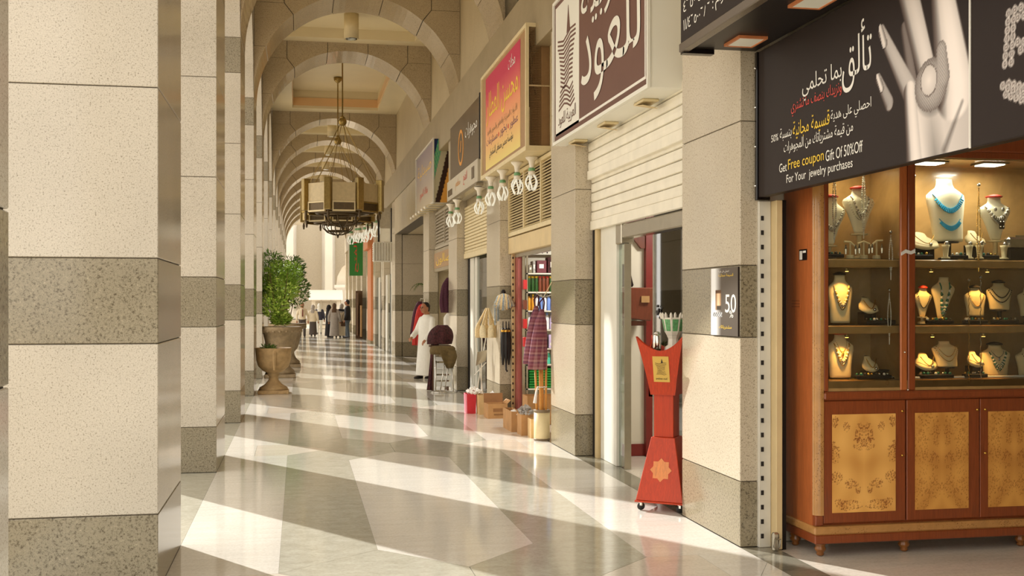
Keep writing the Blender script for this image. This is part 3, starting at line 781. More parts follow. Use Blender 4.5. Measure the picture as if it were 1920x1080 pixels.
# ================================================================== white sign box with tower emblem
os_ = thing('sign_box', 'white box sign with brown face, tower emblem and large white letters', 'sign', (3.0, 10.6, 3.485))
part('box', MB().box(2.87, 3.19, 8.87, 12.36, 3.485, 5.11), 'sign_white', os_, bevel=0.01)
fr = MB()
for y0, y1, z0, z1 in ((8.85, 12.38, 3.485, 3.52), (8.85, 12.38, 5.075, 5.11), (8.85, 8.885, 3.52, 5.075), (12.345, 12.38, 3.52, 5.075)): fr.box(2.845, 2.869, y0, y1, z0, z1)
part('rim', fr, 'sign_white', os_)
OF = wallface(2.866, 12.345, 3.52); OWD, OHT = 3.46, 1.555
osf = part('face', fpoly(OF, rect(0, OWD, 0, OHT), -0.003, 0.0), 'sign_brown', os_)
part('inner_border', fpoly(OF, rect(0.05, OWD - 0.07, 0.06, 0.085), 0.0, 0.004, fpoly(OF, rect(OWD - 0.10, OWD - 0.075, 0.085, OHT), 0.0, 0.004)), 'print_white', os_)
ose = part('emblem_panel', fpoly(OF, rect(0.06, 1.12, 0.06, OHT - 0.05), 0.0, 0.004), 'sign_white', os_)
em = MB()
def tower(F, a, b, w, h, mb, d0, d1, n=17):
    for i in range(n):
        t = i / (n - 1); yb = b + h * (0.10 + 0.62 * t); wid = w * (0.5 - 0.13 * math.sin(pi * min(1, t * 1.2)) + (0.06 if t > 0.85 else 0)); th = h * 0.017; k = h * 0.05
        zz = [(-1, 0.6), (-0.35, -0.2), (0.1, 0.35), (0.45, 0.9), (1, 0.75)] if t > 0.25 else [(-1, 0.2), (-0.3, 0.9), (0.1, 0.5), (0.5, -0.3), (1, 0.5)]
        for (p0, q0), (p1, q1) in zip(zz[:-1], zz[1:]):
            fpoly(F, [(a + wid * p0, yb + k * q0), (a + wid * p1, yb + k * q1), (a + wid * p1, yb + k * q1 + th), (a + wid * p0, yb + k * q0 + th)], d0, d1, mb)
    fpoly(F, [(a + w * 0.02, b + h * 0.76), (a + w * 0.22, b + h * 0.78), (a + w * 0.12, b + h)], d0, d1, mb)
    return mb
part('tower_emblem', tower(OF, 0.58, 0.18, 0.72, 1.22, em, 0.004, 0.008), 'sign_brown', ose)
text('oud3', OF, 0.20, 0.12, 0.80, 0.17, 'sign_brown', ose, 0.008)
text('oud2', OF, 1.22, 0.17, 2.02, 0.95, 'sign_white', osf, 0.006)
text('oud1', OF, 1.22, 0.93, 2.02, 0.60, 'sign_white', osf, 0.006)
for i, yy in enumerate((9.45, 10.7, 11.9)):
    l = thing('recessed_lamp', '%s cream recessed lamp under the white emblem sign from the near end' % ORD[i], 'lamp', (3.02, yy, 3.47), group='recessed lamps under the emblem sign')
    part('rim', MB().box(2.95, 3.1, yy - 0.14, yy + 0.14, 3.46, 3.484), 'cream_metal', l, bevel=0.006)
    part('flap', MB().hexa([(2.96, yy - 0.12, 3.425), (3.09, yy - 0.12, 3.40), (3.09, yy + 0.1, 3.44), (2.96, yy + 0.1, 3.455)], [(2.96, yy - 0.12, 3.43), (3.09, yy - 0.12, 3.405), (3.09, yy + 0.1, 3.445), (2.96, yy + 0.1, 3.46)]), 'cream_panel', l)

# ================================================================== oud shop front
shutter('roller_shutter', 'half lowered white roller shutter under the emblem sign', 8.45, 11.93, 2.50, 3.25, 3.20, 0.105, 'shutter_metal')
shutter('shutter_cover', 'fixed white slatted cover above the half lowered shutter', 8.45, 11.93, 3.055, 3.60, 3.165, 0.105, 'shutter_metal')
sf = thing('glass_frontage', 'white and steel glass shop front behind the red incense burner', 'frontage', (3.3, 10.2, 0))
part('jamb_panel', MB().box(3.235, 3.30, 11.12, 11.72, 0, 2.6), 'white_paint', sf, bevel=0.004)
part('edge_strip', MB().box(3.20, 3.24, 11.74, 11.84, 0, 2.6), 'cream_panel', sf)
part('dark_strip', MB().box(3.20, 3.24, 11.85, 11.93, 0, 2.6), 'dark_void', sf)
part('header', MB().box(3.24, 3.36, 8.45, 11.12, 2.355, 2.50), 'steel', sf, bevel=0.01)
part('header_cap', MB().box(3.23, 3.37, 10.93, 11.13, 2.30, 2.51), 'steel', sf, bevel=0.01)
part('mullion', MB().box(3.26, 3.32, 10.90, 11.10, 0, 2.30), 'glass_green', sf)
part('mullion_edge', MB().box(3.255, 3.325, 10.885, 10.90, 0, 2.30), 'steel', sf)
part('glass_leaf', MB().box(3.29, 3.302, 8.5, 10.02, 0.02, 2.34), 'glass_tint', sf)
part('leaf_edge', MB().box(3.28, 3.31, 10.02, 10.05, 0.02, 2.34), 'steel', sf)
vt = MB()
for i in range(22):
    a = R.uniform(-0.09, 0.09); vt.ball((3.284, 9.88 + a, 1.62 + 0.0 + R.uniform(-0.07, 0.07) + a * 0.3), R.uniform(0.008, 0.02), 6, 4, 0.2)
for i in range(16):
    a = R.uniform(-0.08, 0.08); vt.ball((3.284, 9.90 + a, 1.16 + R.uniform(-0.14, 0.1)), R.uniform(0.008, 0.02), 6, 4, 0.2)
part('vinyl_motif', vt, 'black_panel', sf)
# inside: red framed openings, white wall panels, a chest on the wall shelf
ip = thing('display_wall', 'red framed white display wall inside the incense shop', 'wall unit', (3.9, 11.85, 0))
for x0, x1 in ((3.36, 3.44), (3.77, 3.86)): part('red_post', MB().box(x0, x1, 11.78, 11.96, 0, 2.95), 'shop_red', ip)
part('white_panel', MB().box(3.44, 3.77, 11.86, 11.96, 0.12, 2.95), 'shop_white', ip)
part('red_skirting', MB().box(3.44, 7.0, 11.84, 11.96, 0, 0.13), 'shop_red', ip)
part('dark_opening', MB().box(3.86, 4.6, 11.86, 11.96, 0.75, 2.95), 'dark_void', ip)
part('red_rail', MB().box(3.80, 4.6, 11.78, 11.86, 0.66, 0.75), 'shop_red', ip)
part('lower_panel', MB().box(3.86, 4.6, 11.86, 11.96, 0.13, 0.66), 'shop_white', ip)
part('arch_valance', MB().prism([(3.45, 2.95), (3.45, 2.62), (3.72, 2.30), (3.77, 2.3), (3.77, 2.95)], 11.80, 11.85, lambda a, b, d: (a, d, b)), 'chest_brown', ip)
ch = thing('display_chest', 'brown wooden chest standing open on the incense shop wall', 'chest', (3.66, 11.6, 1.5))
part('body', MB().hexa([(3.40, 11.45, 1.54), (3.72, 11.45, 1.50), (3.72, 11.78, 1.50), (3.40, 11.78, 1.54)], [(3.38, 11.42, 1.86), (3.80, 11.42, 1.86), (3.80, 11.78, 1.86), (3.38, 11.78, 1.86)]), 'chest_brown', ch, bevel=0.01)
part('lid', MB().hexa([(3.38, 11.66, 1.87), (3.60, 11.66, 1.87), (3.60, 11.72, 1.87), (3.38, 11.72, 1.87)], [(3.40, 11.70, 2.12), (3.55, 11.70, 2.12), (3.55, 11.76, 2.12), (3.40, 11.76, 2.12)]), 'black_panel', ch, bevel=0.02)
part('emblem', MB().box(3.60, 3.69, 11.41, 11.425, 1.70, 1.77), 'frame_brown', ch)
part('bracket', MB().box(3.42, 3.70, 11.55, 11.78, 1.45, 1.50), 'chest_brown', ch)
sl_ = thing('added_fill_light', 'unseen square fill light added to brighten the incense shop', 'lamp', (4.3, 10.6, 2.92))  # added lamp, hidden from the camera, to lift the dark shop interior
part('rim', MB().box(-0.32, 0.32, -0.32, 0.32, 0.0, 0.03), 'white_metal', sl_, False); part('diffuser', MB().box(-0.28, 0.28, -0.28, 0.28, -0.006, -0.001), 'led', sl_, False)
ld = bpy.data.lights.new('shop_light', 'AREA'); ld.size = 0.5; ld.energy = 40; ld.color = (1, 0.95, 0.86); lo = bpy.data.objects.new('shop_light', ld); COL.objects.link(lo); lo.parent = sl_; lo.location = (0, 0, -0.02)
rd = thing('card_machine', 'small white card machine low on the incense shop wall', 'machine', (3.9, 11.7, 0.9))
part('body', MB().box(3.86, 4.02, 11.70, 11.78, 0.90, 1.08), 'plastic_white', rd, bevel=0.01); part('screen', MB().box(3.88, 3.98, 11.695, 11.70, 1.0, 1.05), 'black_gloss', rd)
part('slot', MB().box(3.88, 4.0, 11.695, 11.70, 0.93, 0.95), 'black_gloss', rd)

# ================================================================== red incense burner stand
bs = thing('incense_stand', 'tall red wooden incense burner stand on castors', 'incense burner', (2.98, 8.76, 0), rz=0)
def sq(w, z, d=None):
    d = d or w; return [(-w / 2, -d / 2, z), (w / 2, -d / 2, z), (w / 2, d / 2, z), (-w / 2, d / 2, z)]
bs.rotation_euler = (0, 0, -0.64); OFF[bs.name] = Vector((0, 0, 0))
part('base', MB().hexa(sq(0.40, 0.085), sq(0.20, 0.595)), 'burner_wood', bs, False, bevel=0.004)
part('base_plate', MB().hexa(sq(0.415, 0.07), sq(0.415, 0.084)), 'burner_wood', bs, False, bevel=0.003)
part('neck', MB().hexa(sq(0.165, 0.596), sq(0.165, 0.945)), 'burner_wood', bs, False, bevel=0.003)
# bowl: four flared boards, each with a scooped top edge
def bowl_board():
    n = 12; pts = []
    def wd(t): return 0.105 + 0.095 * t ** 1.15
    prof = [(0, -1), (0.25, -1), (0.5, -1), (0.75, -1), (1.0, -1)]
    left = [(-wd(t), 0.946 + 0.475 * t) for t in (0, 0.25, 0.5, 0.75, 1.0)]
    right = [(-x, z) for x, z in reversed(left)]
    top = [(-0.20 + 0.40 * i / n, 1.421 - 0.115 * math.sin(pi * i / n) ** 0.75) for i in range(1, n)]
    return left, right, top
bl_, br_, bt_ = bowl_board()
poly = bl_ + bt_ + br_
def place(a, b, d, ang):
    out = 0.105 + 0.095 * ((b - 0.946) / 0.475) ** 1.15 if b > 0.946 else 0.105
    y = -out + d; c, s = math.cos(ang), math.sin(ang); return (a * c - y * s, a * s + y * c, b)
for q in range(4):
    m = MB(); ang = q * pi / 2; n = len(poly)
    vs = [place(a, b, 0.0, ang) for a, b in poly] + [place(a * 0.93, b, 0.016, ang) for a, b in poly]
    # build strips left-right so that the curved board stays smooth
    m.add(vs, [(i, (i + 1) % n, n + (i + 1) % n, n + i) for i in range(n)])
    L = len(bl_)
    rows = [(bl_[k], (-bl_[k][0], bl_[k][1])) for k in range(L)]
    cols = 12
    for dd, fl_ in ((0.0, 1), (0.016, -1)):
        g = []
        for k in range(9):
            t = k / 8
            for i in range(cols + 1):
                f = i / cols; zt = 1.421 - 0.115 * math.sin(pi * f) ** 0.75 if 0 < f < 1 else 1.421
                z = 0.946 + (zt - 0.946) * t; tt = (z - 0.946) / 0.475; w = (0.105 + 0.095 * max(0, tt) ** 1.15) * (1 if dd == 0 else 0.93)
                g.append(place(-w + 2 * w * f, z, dd, ang))
        m.add(g, [(k * (cols + 1) + i, k * (cols + 1) + i + 1, (k + 1) * (cols + 1) + i + 1, (k + 1) * (cols + 1) + i) for k in range(8) for i in range(cols)])
    o = part('bowl_board', m, 'burner_wood', bs, False)
part('bowl_bottom', MB().hexa(sq(0.21, 0.942), sq(0.21, 0.965)), 'burner_wood', bs, False)
part('tray', MB().hexa(sq(0.315, 1.28), sq(0.325, 1.295)), 'brass_dark', bs, False)
# inlaid star on the base, emblem plate on the bowl
def on_base(a, z, d): t = (z - 0.085) / 0.51; return (a, -(0.20 - 0.10 * t) - d, z)
star = []
for i in range(16):
    r = 0.092 if i % 2 == 0 else 0.070; star.append((r * math.sin(2 * pi * i / 16), 0.335 + r * 1.03 * math.cos(2 * pi * i / 16)))
part('star_inlay', MB().prism(star, 0.0005, 0.003, on_base), 'burner_inlay', bs, False)
def on_bowl(a, z, d): return (a, -(0.105 + 0.095 * ((z - 0.946) / 0.475) ** 1.15) - d, z)
ep = MB(); 
for k in range(5):
    z0, z1 = 1.05 + 0.042 * k, 1.05 + 0.042 * (k + 1)
    w0, w1 = 0.068, 0.068
    ep.hexa([on_bowl(-w0, z0, 0.004), on_bowl(w0, z0, 0.004), on_bowl(w0, z0, 0.0), on_bowl(-w0, z0, 0.0)], [on_bowl(-w1, z1, 0.004), on_bowl(w1, z1, 0.004), on_bowl(w1, z1, 0.0), on_bowl(-w1, z1, 0.0)])
pl = part('emblem_plate', ep, 'print_gold', bs, False)
EF = Face(on_bowl(-0.068, 1.05, 0.005), (1, 0, 0), (0, -0.2, 1)); tm = tower(EF, 0.068, 0.045, 0.085, 0.15, MB(), 0.0005, 0.0015, 9)
part('emblem', tm, 'print_black', pl, False)
text('sq', EF, 0.02, 0.02, 0.095, 0.018, 'print_black', pl, 0.0015)
for sx in (-1, 1):
    for sy_ in (-1, 1):
        c = part('castor', MB().lathe([(0.03, -0.008), (0.033, 0), (0.03, 0.008)], (0, 0, 0), 14), 'rubber', bs, False, smooth=True)
        c.rotation_euler = (pi / 2, 0, 0.6); c.location = (sx * 0.165, sy_ * 0.165, 0.033)
        f_ = part('castor_fork', MB().box(sx * 0.165 - 0.016, sx * 0.165 + 0.016, sy_ * 0.165 - 0.014, sy_ * 0.165 + 0.014, 0.034, 0.0695), 'chrome', bs, False, bevel=0.006)
mk = thing('ceramic_burner', 'small white and green ceramic incense burner on top of the red stand', 'incense burner', (3.05, 8.80, 1.297), rz=-0.5)
part('foot', MB().lathe([(0.075, 0.0), (0.07, 0.03), (0.045, 0.05), (0.042, 0.10), (0.055, 0.13)], n=8), 'porcelain', mk, False)
part('cup', MB().lathe([(0.055, 0.131), (0.072, 0.16), (0.098, 0.275), (0.086, 0.275), (0.055, 0.17)], n=8), 'porcelain', mk, False)
for i in range(8):
    a0, a1 = 2 * pi * i / 8, 2 * pi * (i + 1) / 8; am = (a0 + a1) / 2
    q = []
    for z, r, f in ((0.165, 0.0745, 0.16), (0.165, 0.0745, 0.84), (0.262, 0.0965, 0.84), (0.262, 0.0965, 0.16)):
        x, y = r * (math.cos(a0) * (1 - f) + math.cos(a1) * f), r * (math.sin(a0) * (1 - f) + math.sin(a1) * f); q.append((x + 0.002 * math.cos(am), y + 0.002 * math.sin(am), z))
    part('green_panel', MB().add(q + [(x - 0.003 * math.cos(am), y - 0.003 * math.sin(am), z) for x, y, z in q], [(0, 1, 2, 3), (7, 6, 5, 4), (0, 4, 5, 1), (1, 5, 6, 2), (2, 6, 7, 3), (3, 7, 4, 0)]), 'ceramic_green', mk, False)
    part('finial', MB().tube([(0.094 * math.cos(a0), 0.094 * math.sin(a0), 0.268), (0.104 * math.cos(a0), 0.104 * math.sin(a0), 0.30), (0.108 * math.cos(a0), 0.108 * math.sin(a0), 0.318)], [0.011, 0.012, 0.004], 6), 'porcelain', mk, False)
jr = thing('steel_cup', 'small steel cup inside the bowl of the red incense stand', 'cup', (2.93, 8.86, 1.297))
part('body', MB().lathe([(0.03, 0), (0.036, 0.02), (0.036, 0.12), (0.028, 0.14)], n=12), 'chrome', jr, False, smooth=True); part('lid', MB().lathe([(0.03, 0.141), (0.02, 0.155), (0.006, 0.16)], n=12), 'chrome', jr, False, smooth=True)

cbl = thing('cable', 'thin dark cable drooping beside the poster pillar under the emblem sign', 'cable', (3.19, 8.43, 2.85))
part('wire', MB().tube([(3.12, 8.445, 3.48), (3.09, 8.455, 3.25), (3.10, 8.46, 3.05), (3.15, 8.45, 2.90), (3.18, 8.445, 2.86)], 0.006, 6), 'black_panel', cbl, smooth=True)
# ---- poster on the pillar
po = thing('poster', 'brown and white perfume poster on the granite pillar by the jewellery shop', 'poster', (2.99, 7.52, 1.46))
part('sheet', MB().box(2.988, 2.999, 7.263, 7.775, 1.46, 1.945), 'banner_brown', po)
def poster(a, b):
    g = 90 + 10 * b; v = [g * 0.98, g * 0.88, g * 0.78]
    gl = max(0, 1 - abs(a - 0.10) / 0.30); v = [x + (245 - x) * min(1, gl * 1.25) for x in v]
    if 0.17 < a < 0.40 and 0.37 < b < 0.68:
        k = (a - 0.17) / 0.23; v = [110 + 130 * math.sin(pi * k), 80 + 120 * math.sin(pi * k), 50 + 110 * math.sin(pi * k)]
        if b < 0.45 and a > 0.22: v = [72, 62, 50]
        if b > 0.62: v = [96, 66, 42]
    if 0.08 < a < 0.42 and 0.27 < b < 0.34: v = [150 + 90 * math.sin(a * 80) * math.sin(b * 120)] * 3
    return tuple(max(20, min(250, x)) for x in v)
PF = wallface(2.988, 7.775, 1.46); pop = raster('print', PF, 0.512, 0.485, 60, 60, poster, po, 'print_satin', 0.001)
text('q1', PF, 0.28, 0.165, 0.20, 0.13, 'print_white', pop, 0.002); text('q2', PF, 0.36, 0.13, 0.07, 0.05, 'print_white', pop, 0.002)
text('k2', PF, 0.15, 0.447, 0.20, 0.022, 'print_white', pop, 0.002); text('k3', PF, 0.15, 0.418, 0.28, 0.026, 'print_yellow', pop, 0.002); text('k4', PF, 0.16, 0.045, 0.24, 0.03, 'print_yellow', pop, 0.002)

# ================================================================== household shop between the second and third pillars
ps = thing('sign_box', 'pink and yellow perfume shop sign box with wire mesh side', 'sign', (3.0, 15.6, 3.65))
part('back_box', MB().box(3.05, 3.19, 13.9, 17.35, 3.70, 5.2), 'frame_brown', ps)
fr = MB().box(2.83, 3.195, 13.82, 17.4, 3.64, 3.70).box(2.83, 3.195, 13.82, 17.4, 5.21, 5.26).box(2.83, 2.87, 13.82, 13.87, 3.70, 5.21).box(2.83, 2.87, 17.34, 17.4, 3.70, 5.21).box(3.15, 3.195, 13.82, 13.87, 3.70, 5.21)
part('frame', fr, 'cream_metal', ps)
SFc = wallface(2.855, 17.34, 3.70)
part('margin', fpoly(SFc, rect(0, 3.47, 0, 1.51), -0.012, 0.0), 'frame_brown', ps)
def pinkface(a, b):
    t = b; top = (196, 62, 88); mid = (232, 150, 110); low = (232, 212, 130)
    c = [low[i] + (mid[i] - low[i]) * min(1, t / 0.5) if t < 0.5 else mid[i] + (top[i] - mid[i]) * min(1, (t - 0.5) / 0.35) for i in range(3)]
    return tuple(c)
PK = Face(SFc.p(0.30, 0.05), SFc.u, SFc.v); PW, PH = 2.75, 1.42
psp = raster('print', PK, PW, PH, 8, 40, pinkface, ps, 'print_satin', 0.002)
text('p1', PK, 0.10, 0.66, 2.5, 0.50, 'print_yellow', psp, 0.005); text('p2', PK, 1.9, 1.17, 0.5, 0.18, 'print_white', psp, 0.005)
text('p7', PK, 0.15, 0.50, 2.4, 0.13, 'frame_brown', psp, 0.005)
text('p5', PK, 0.10, 0.33, 0.95, 0.15, 'print_purple', psp, 0.005); text('p4', PK, 1.25, 0.33, 0.55, 0.15, 'print_purple', psp, 0.005); text('p3', PK, 2.0, 0.33, 0.6, 0.15, 'print_purple', psp, 0.005)
for i, a in enumerate((1.15, 1.9)): part('bullet', fpoly(PK, [(a + 0.035 * math.cos(q * pi / 4), 0.40 + 0.035 * math.sin(q * pi / 4)) for q in range(8)], 0.002, 0.005), 'print_red', psp)
text('p6', PK, 0.35, 0.12, 1.9, 0.17, 'print_black', psp, 0.005)
ms = MB()
for i in range(1, 15): ms.box(2.87 + 0.28 * i / 15 - 0.0015, 2.87 + 0.28 * i / 15 + 0.0015, 13.84, 13.843, 3.70, 5.21)
for i in range(1, 70): ms.box(2.87, 3.15, 13.84, 13.843, 3.70 + 1.51 * i / 70 - 0.0015, 3.70 + 1.51 * i / 70 + 0.0015)
part('wire_mesh', ms, 'frame_brown', ps, kind='stuff')
part('mesh_bar', MB().box(2.86, 3.16, 13.845, 13.86, 4.46, 4.48), 'cream_metal', ps)
part('inner_post', MB().box(2.875, 2.90, 13.90, 13.93, 3.70, 4.2), 'cream_metal', ps)
part('inner_wires', MB().tube([(2.92, 14.0, 5.1), (2.98, 14.1, 4.85), (2.93, 14.05, 4.7), (3.02, 14.1, 4.4)], 0.012, 6), 'black_panel', ps)
part('inner_back', MB().box(2.90, 3.05, 14.6, 14.62, 3.70, 5.2), 'cloth_brown', ps)

# spiral bulbs on sockets
def make_bulb():
    t = thing('bulb', 'x', 'lamp', (0, 0, 0))
    part('socket', MB().lathe([(0.085, 0.0), (0.085, -0.02), (0.045, -0.06), (0.034, -0.12), (0.0345, -0.15)], n=14), 'porcelain', t, False, smooth=True)
    part('collar', MB().lathe([(0.042, -0.15), (0.046, -0.16), (0.046, -0.185), (0.042, -0.19)], n=14), 'tube_green', t, False, smooth=True)
    part('ballast', MB().lathe([(0.044, -0.19), (0.05, -0.21), (0.05, -0.235), (0.03, -0.25)], n=14), 'porcelain', t, False, smooth=True)
    m = MB()
    for k in range(5):
        a = 2 * pi * k / 5
        for s_ in (1,):
            pts = []
            for i in range(9):
                q = i / 8; r = 0.028 + 0.052 * math.sin(pi * (0.12 + 0.80 * q)) ** 1.3; pts.append((r * math.cos(a + q * 0.7), r * math.sin(a + q * 0.7), -0.245 - 0.20 * q))
            m.tube(pts, 0.0125, 6)
    part('glass_tubes', m, 'tube_white', t, False, smooth=True, kind='stuff')
    return t
bulb = make_bulb()
bl = [(2.90, 16.85, 3.64, 'cream spiral bulb farthest left under the pink sign'), (2.92, 15.95, 3.64, 'second spiral bulb from the left under the pink sign'),
      (2.95, 15.0, 3.64, 'third spiral bulb from the left under the pink sign'), (3.04, 14.45, 3.64, 'rightmost spiral bulb under the pink sign, beside the mesh'),
      (2.93, 18.15, 3.615, 'single spiral bulb under the near end of the dark ring sign'), (2.88, 20.4, 3.615, 'nearer of two spiral bulbs under the dark ring sign'), (2.88, 21.3, 3.615, 'farther of two spiral bulbs under the dark ring sign')]
for i, (x, y, z, lab) in enumerate(bl):
    o = bulb if i == 0 else dup(bulb, (x, y, z)); o.location = (x, y, z); o.rotation_euler = (0, 0, i * 0.9); o['label'] = lab; o['group'] = 'spiral bulbs hanging under the shop signs'

def louvre(name, label, y0, y1, z0, z1, X, n, mat, parts=3):
    t = thing(name, label, 'vent', (X, (y0 + y1) / 2, z0))
    m = MB().box(X - 0.03, X + 0.03, y0, y1, z0, z0 + 0.06).box(X - 0.03, X + 0.03, y0, y1, z1 - 0.05, z1)
    for i in range(parts + 1):
        y = y0 + (y1 - y0 - 0.05) * i / parts; m.box(X - 0.035, X + 0.03, y, y + 0.05, z0 + 0.06, z1 - 0.05)
    part('frame', m, mat, t)
    part('backing', MB().box(X + 0.031, X + 0.04, y0, y1, z0, z1), 'cloth_brown', t)
    p = (z1 - z0 - 0.12) / n
    me = MB().hexa([(-0.028, y0 - (y0 + y1) / 2, 0), (-0.022, y0 - (y0 + y1) / 2, -0.004), (-0.022, y1 - (y0 + y1) / 2, -0.004), (-0.028, y1 - (y0 + y1) / 2, 0)],
                   [(0.012, y0 - (y0 + y1) / 2, p * 0.86), (0.018, y0 - (y0 + y1) / 2, p * 0.84), (0.018, y1 - (y0 + y1) / 2, p * 0.84), (0.012, y1 - (y0 + y1) / 2, p * 0.86)]).mesh('slat', mat)
    for i in range(n):
        o = link('slat', me, t); o.location = (0, 0, 0.07 + p * i)
    return t
louvre('louvre_vent', 'cream louvred vent over the household shop door', 13.15, 16.62, 2.70, 3.62, 3.16, 20, 'cream_metal', 3)
struct('trim_3', MB().box(3.13, 3.22, 13.13, 16.62, 2.44, 2.68), 'cream_panel', bevel=0.006)
rj = slotted_rail('tan slotted shutter rail on the hung pillar beside the red jamb', 3.165, 3.215, 16.50, 2.66, 'jamb_peach')
part('red_jamb', MB().box(3.218, 3.275, 16.30, 16.62, 0, 2.66), 'jamb_red', rj)
part('grey_post', MB().box(3.276, 3.32, 16.26, 16.36, 0, 2.44), 'steel', rj)
part('door_head', MB().box(3.20, 3.26, 13.13, 16.45, 2.38, 2.44), 'steel', rj)
# shelf rack on the side wall inside, facing the camera
HX0, HX1, HY = 3.33, 4.25, 16.22
rk = thing('shelf_rack', 'steel shelf rack inside the household shop doorway', 'shelf', (3.8, 16.4, 0))
for x in (HX0, HX1): part('post', MB().box(x, x + 0.025, HY, HY + 0.03, 0, 2.42), 'steel', rk)
part('back_panel', MB().box(HX0, HX1 + 0.02, HY + 0.38, HY + 0.40, 0, 2.9), 'shop_white', rk)
SZ = [0.06, 0.42, 0.78, 1.02, 1.30, 1.585, 1.865, 2.145]
for z in SZ: part('shelf_board', MB().box(HX0, HX1 + 0.02, HY, HY + 0.37, z - 0.02, z), 'white_metal', rk)
def bottle_proto(name, cat, r, h, body, capm, neck=0.4):
    t = thing(name, 'x', cat)
    part('body', MB().lathe([(r * 0.95, 0), (r, 0.01), (r, h * 0.72), (r * neck, h * 0.84), (r * neck, h * 0.88)], n=10), body, t, False, smooth=True)
    part('cap', MB().lathe([(r * neck * 1.15, h * 0.88), (r * neck * 1.15, h), (r * 0.1, h * 1.001)], n=10), capm, t, False, smooth=True)
    return t
CW = {'bottle_green': 'green', 'bottle_brown': 'brown', 'can_orange': 'orange', 'bottle_white': 'white', 'bottle_blue': 'pale blue', 'bottle_lilac': 'lilac', 'bottle_teal': 'teal'}
def row(z, items, h, r, where, cat='bottle', neck=0.45):
    seen = {}
    for i, (mt, cp) in enumerate(items):
        x = HX0 + 0.06 + i * (r * 2.25)
        t = bottle_proto('bottle', cat, r, h, mt, cp, neck); t.location = (x, HY + 0.10, z)
        k = seen[mt] = seen.get(mt, 0) + 1
        t['label'] = '%s %s bottle from the left on the %s' % (ORD[k - 1], CW[mt], where); t['group'] = 'bottles on the ' + where
row(1.865, [('bottle_green', 'print_yellow')] * 3 + [('bottle_brown', 'print_red')] * 3 + [('bottle_green', 'print_yellow')] * 3 + [('bottle_brown', 'print_red')] * 3, 0.235, 0.025, 'upper bottle shelf of the household shop', neck=0.8)
row(1.585, [('can_orange', 'black_panel'), ('can_orange', 'print_yellow'), ('bottle_white', 'bottle_blue'), ('bottle_blue', 'print_white'), ('bottle_white', 'bottle_blue'), ('bottle_blue', 'black_panel'), ('bottle_lilac', 'print_white'), ('bottle_lilac', 'black_panel'), ('bottle_teal', 'print_white'), ('bottle_teal', 'print_white'), ('bottle_white', 'print_red')], 0.245, 0.027, 'middle bottle shelf of the household shop')
row(1.30, [('bottle_white', 'bottle_lilac'), ('bottle_white', 'print_white'), ('bottle_lilac', 'print_white'), ('bottle_white', 'bottle_blue'), ('bottle_white', 'bottle_blue'), ('bottle_lilac', 'bottle_blue'), ('bottle_white', 'print_white'), ('can_orange', 'black_panel'), ('can_orange', 'black_panel')], 0.25, 0.031, 'lower bottle shelf of the household shop')
row(0.78, [('can_orange', 'print_white'), ('bottle_white', 'print_red'), ('bottle_lilac', 'print_white'), ('can_orange', 'black_panel'), ('bottle_teal', 'print_white'), ('bottle_white', 'print_red'), ('can_orange', 'print_white'), ('bottle_white', 'print_white')], 0.19, 0.033, 'low bottle shelf of the household shop')
for i, (x, w, h, mt, lab) in enumerate([(HX0 + 0.05, 0.05, 0.12, 'steel', 'small grey packet at the left of the top shop shelf'), (HX0 + 0.11, 0.04, 0.18, 'news', 'thin upright packet on the top shop shelf'), (HX0 + 0.17, 0.15, 0.19, 'pack_maroon', 'dark maroon carton on the top shop shelf'), (HX0 + 0.34, 0.16, 0.24, 'cloth_maroon', 'patterned maroon pack on the top shop shelf'), (HX0 + 0.53, 0.16, 0.2, 'pack_maroon', 'second maroon carton deeper on the top shop shelf')]):
    t = thing('carton', lab, 'package', (x + w / 2, HY + 0.14, 2.146), group='packages on the top shop shelf')
    part('box', MB().box(x, x + w, HY + 0.05, HY + 0.24, 2.146, 2.146 + h), mt, t, bevel=0.006); part('label_print', MB().box(x + w * 0.25, x + w * 0.7, HY + 0.047, HY + 0.049, 2.16 + h * 0.3, 2.146 + h * 0.7), 'print_white', t)
for i in range(4):
    x = HX0 + 0.05 + i * 0.1
    t = thing('carton', '%s black carton from the left on the shelf below the bottles' % ORD[i], 'package', (x + 0.04, HY + 0.1, 1.02), group='black cartons in the household shop')
    part('box', MB().box(x, x + 0.085, HY + 0.03, HY + 0.2, 1.021, 1.021 + (0.2 if i % 2 else 0.17)), 'black_panel' if i < 3 else 'bottle_lilac', t, bevel=0.006); part('label_print', MB().box(x + 0.02, x + 0.06, HY + 0.027, HY + 0.029, 1.06, 1.10), 'print_white', t)
k = 0
for sh, zb, n in ((0, 0.061, 4), (1, 0.421, 8)):
    for i in range(n):
        z = zb + i * 0.038
        m = MB(); m.loft([[(xx, HY + 0.03 + 0.3 * 0, z + 0.003), (xx, HY + 0.02, z + 0.018), (xx, HY + 0.035, z + 0.035), (xx, HY + 0.33, z + 0.035), (xx, HY + 0.33, z + 0.003)] for xx in (HX0 + 0.05 + R.uniform(0, 0.02), HX0 + 0.3, HX0 + 0.55 + R.uniform(0, 0.02))])
        solo('folded_towel', m, 'towel_green', '%s green folded towel from the bottom of its stack on the %s shelf' % (ORD[i], ('lowest', 'second lowest')[sh]), 'towel', 'green folded towels in the household shop')
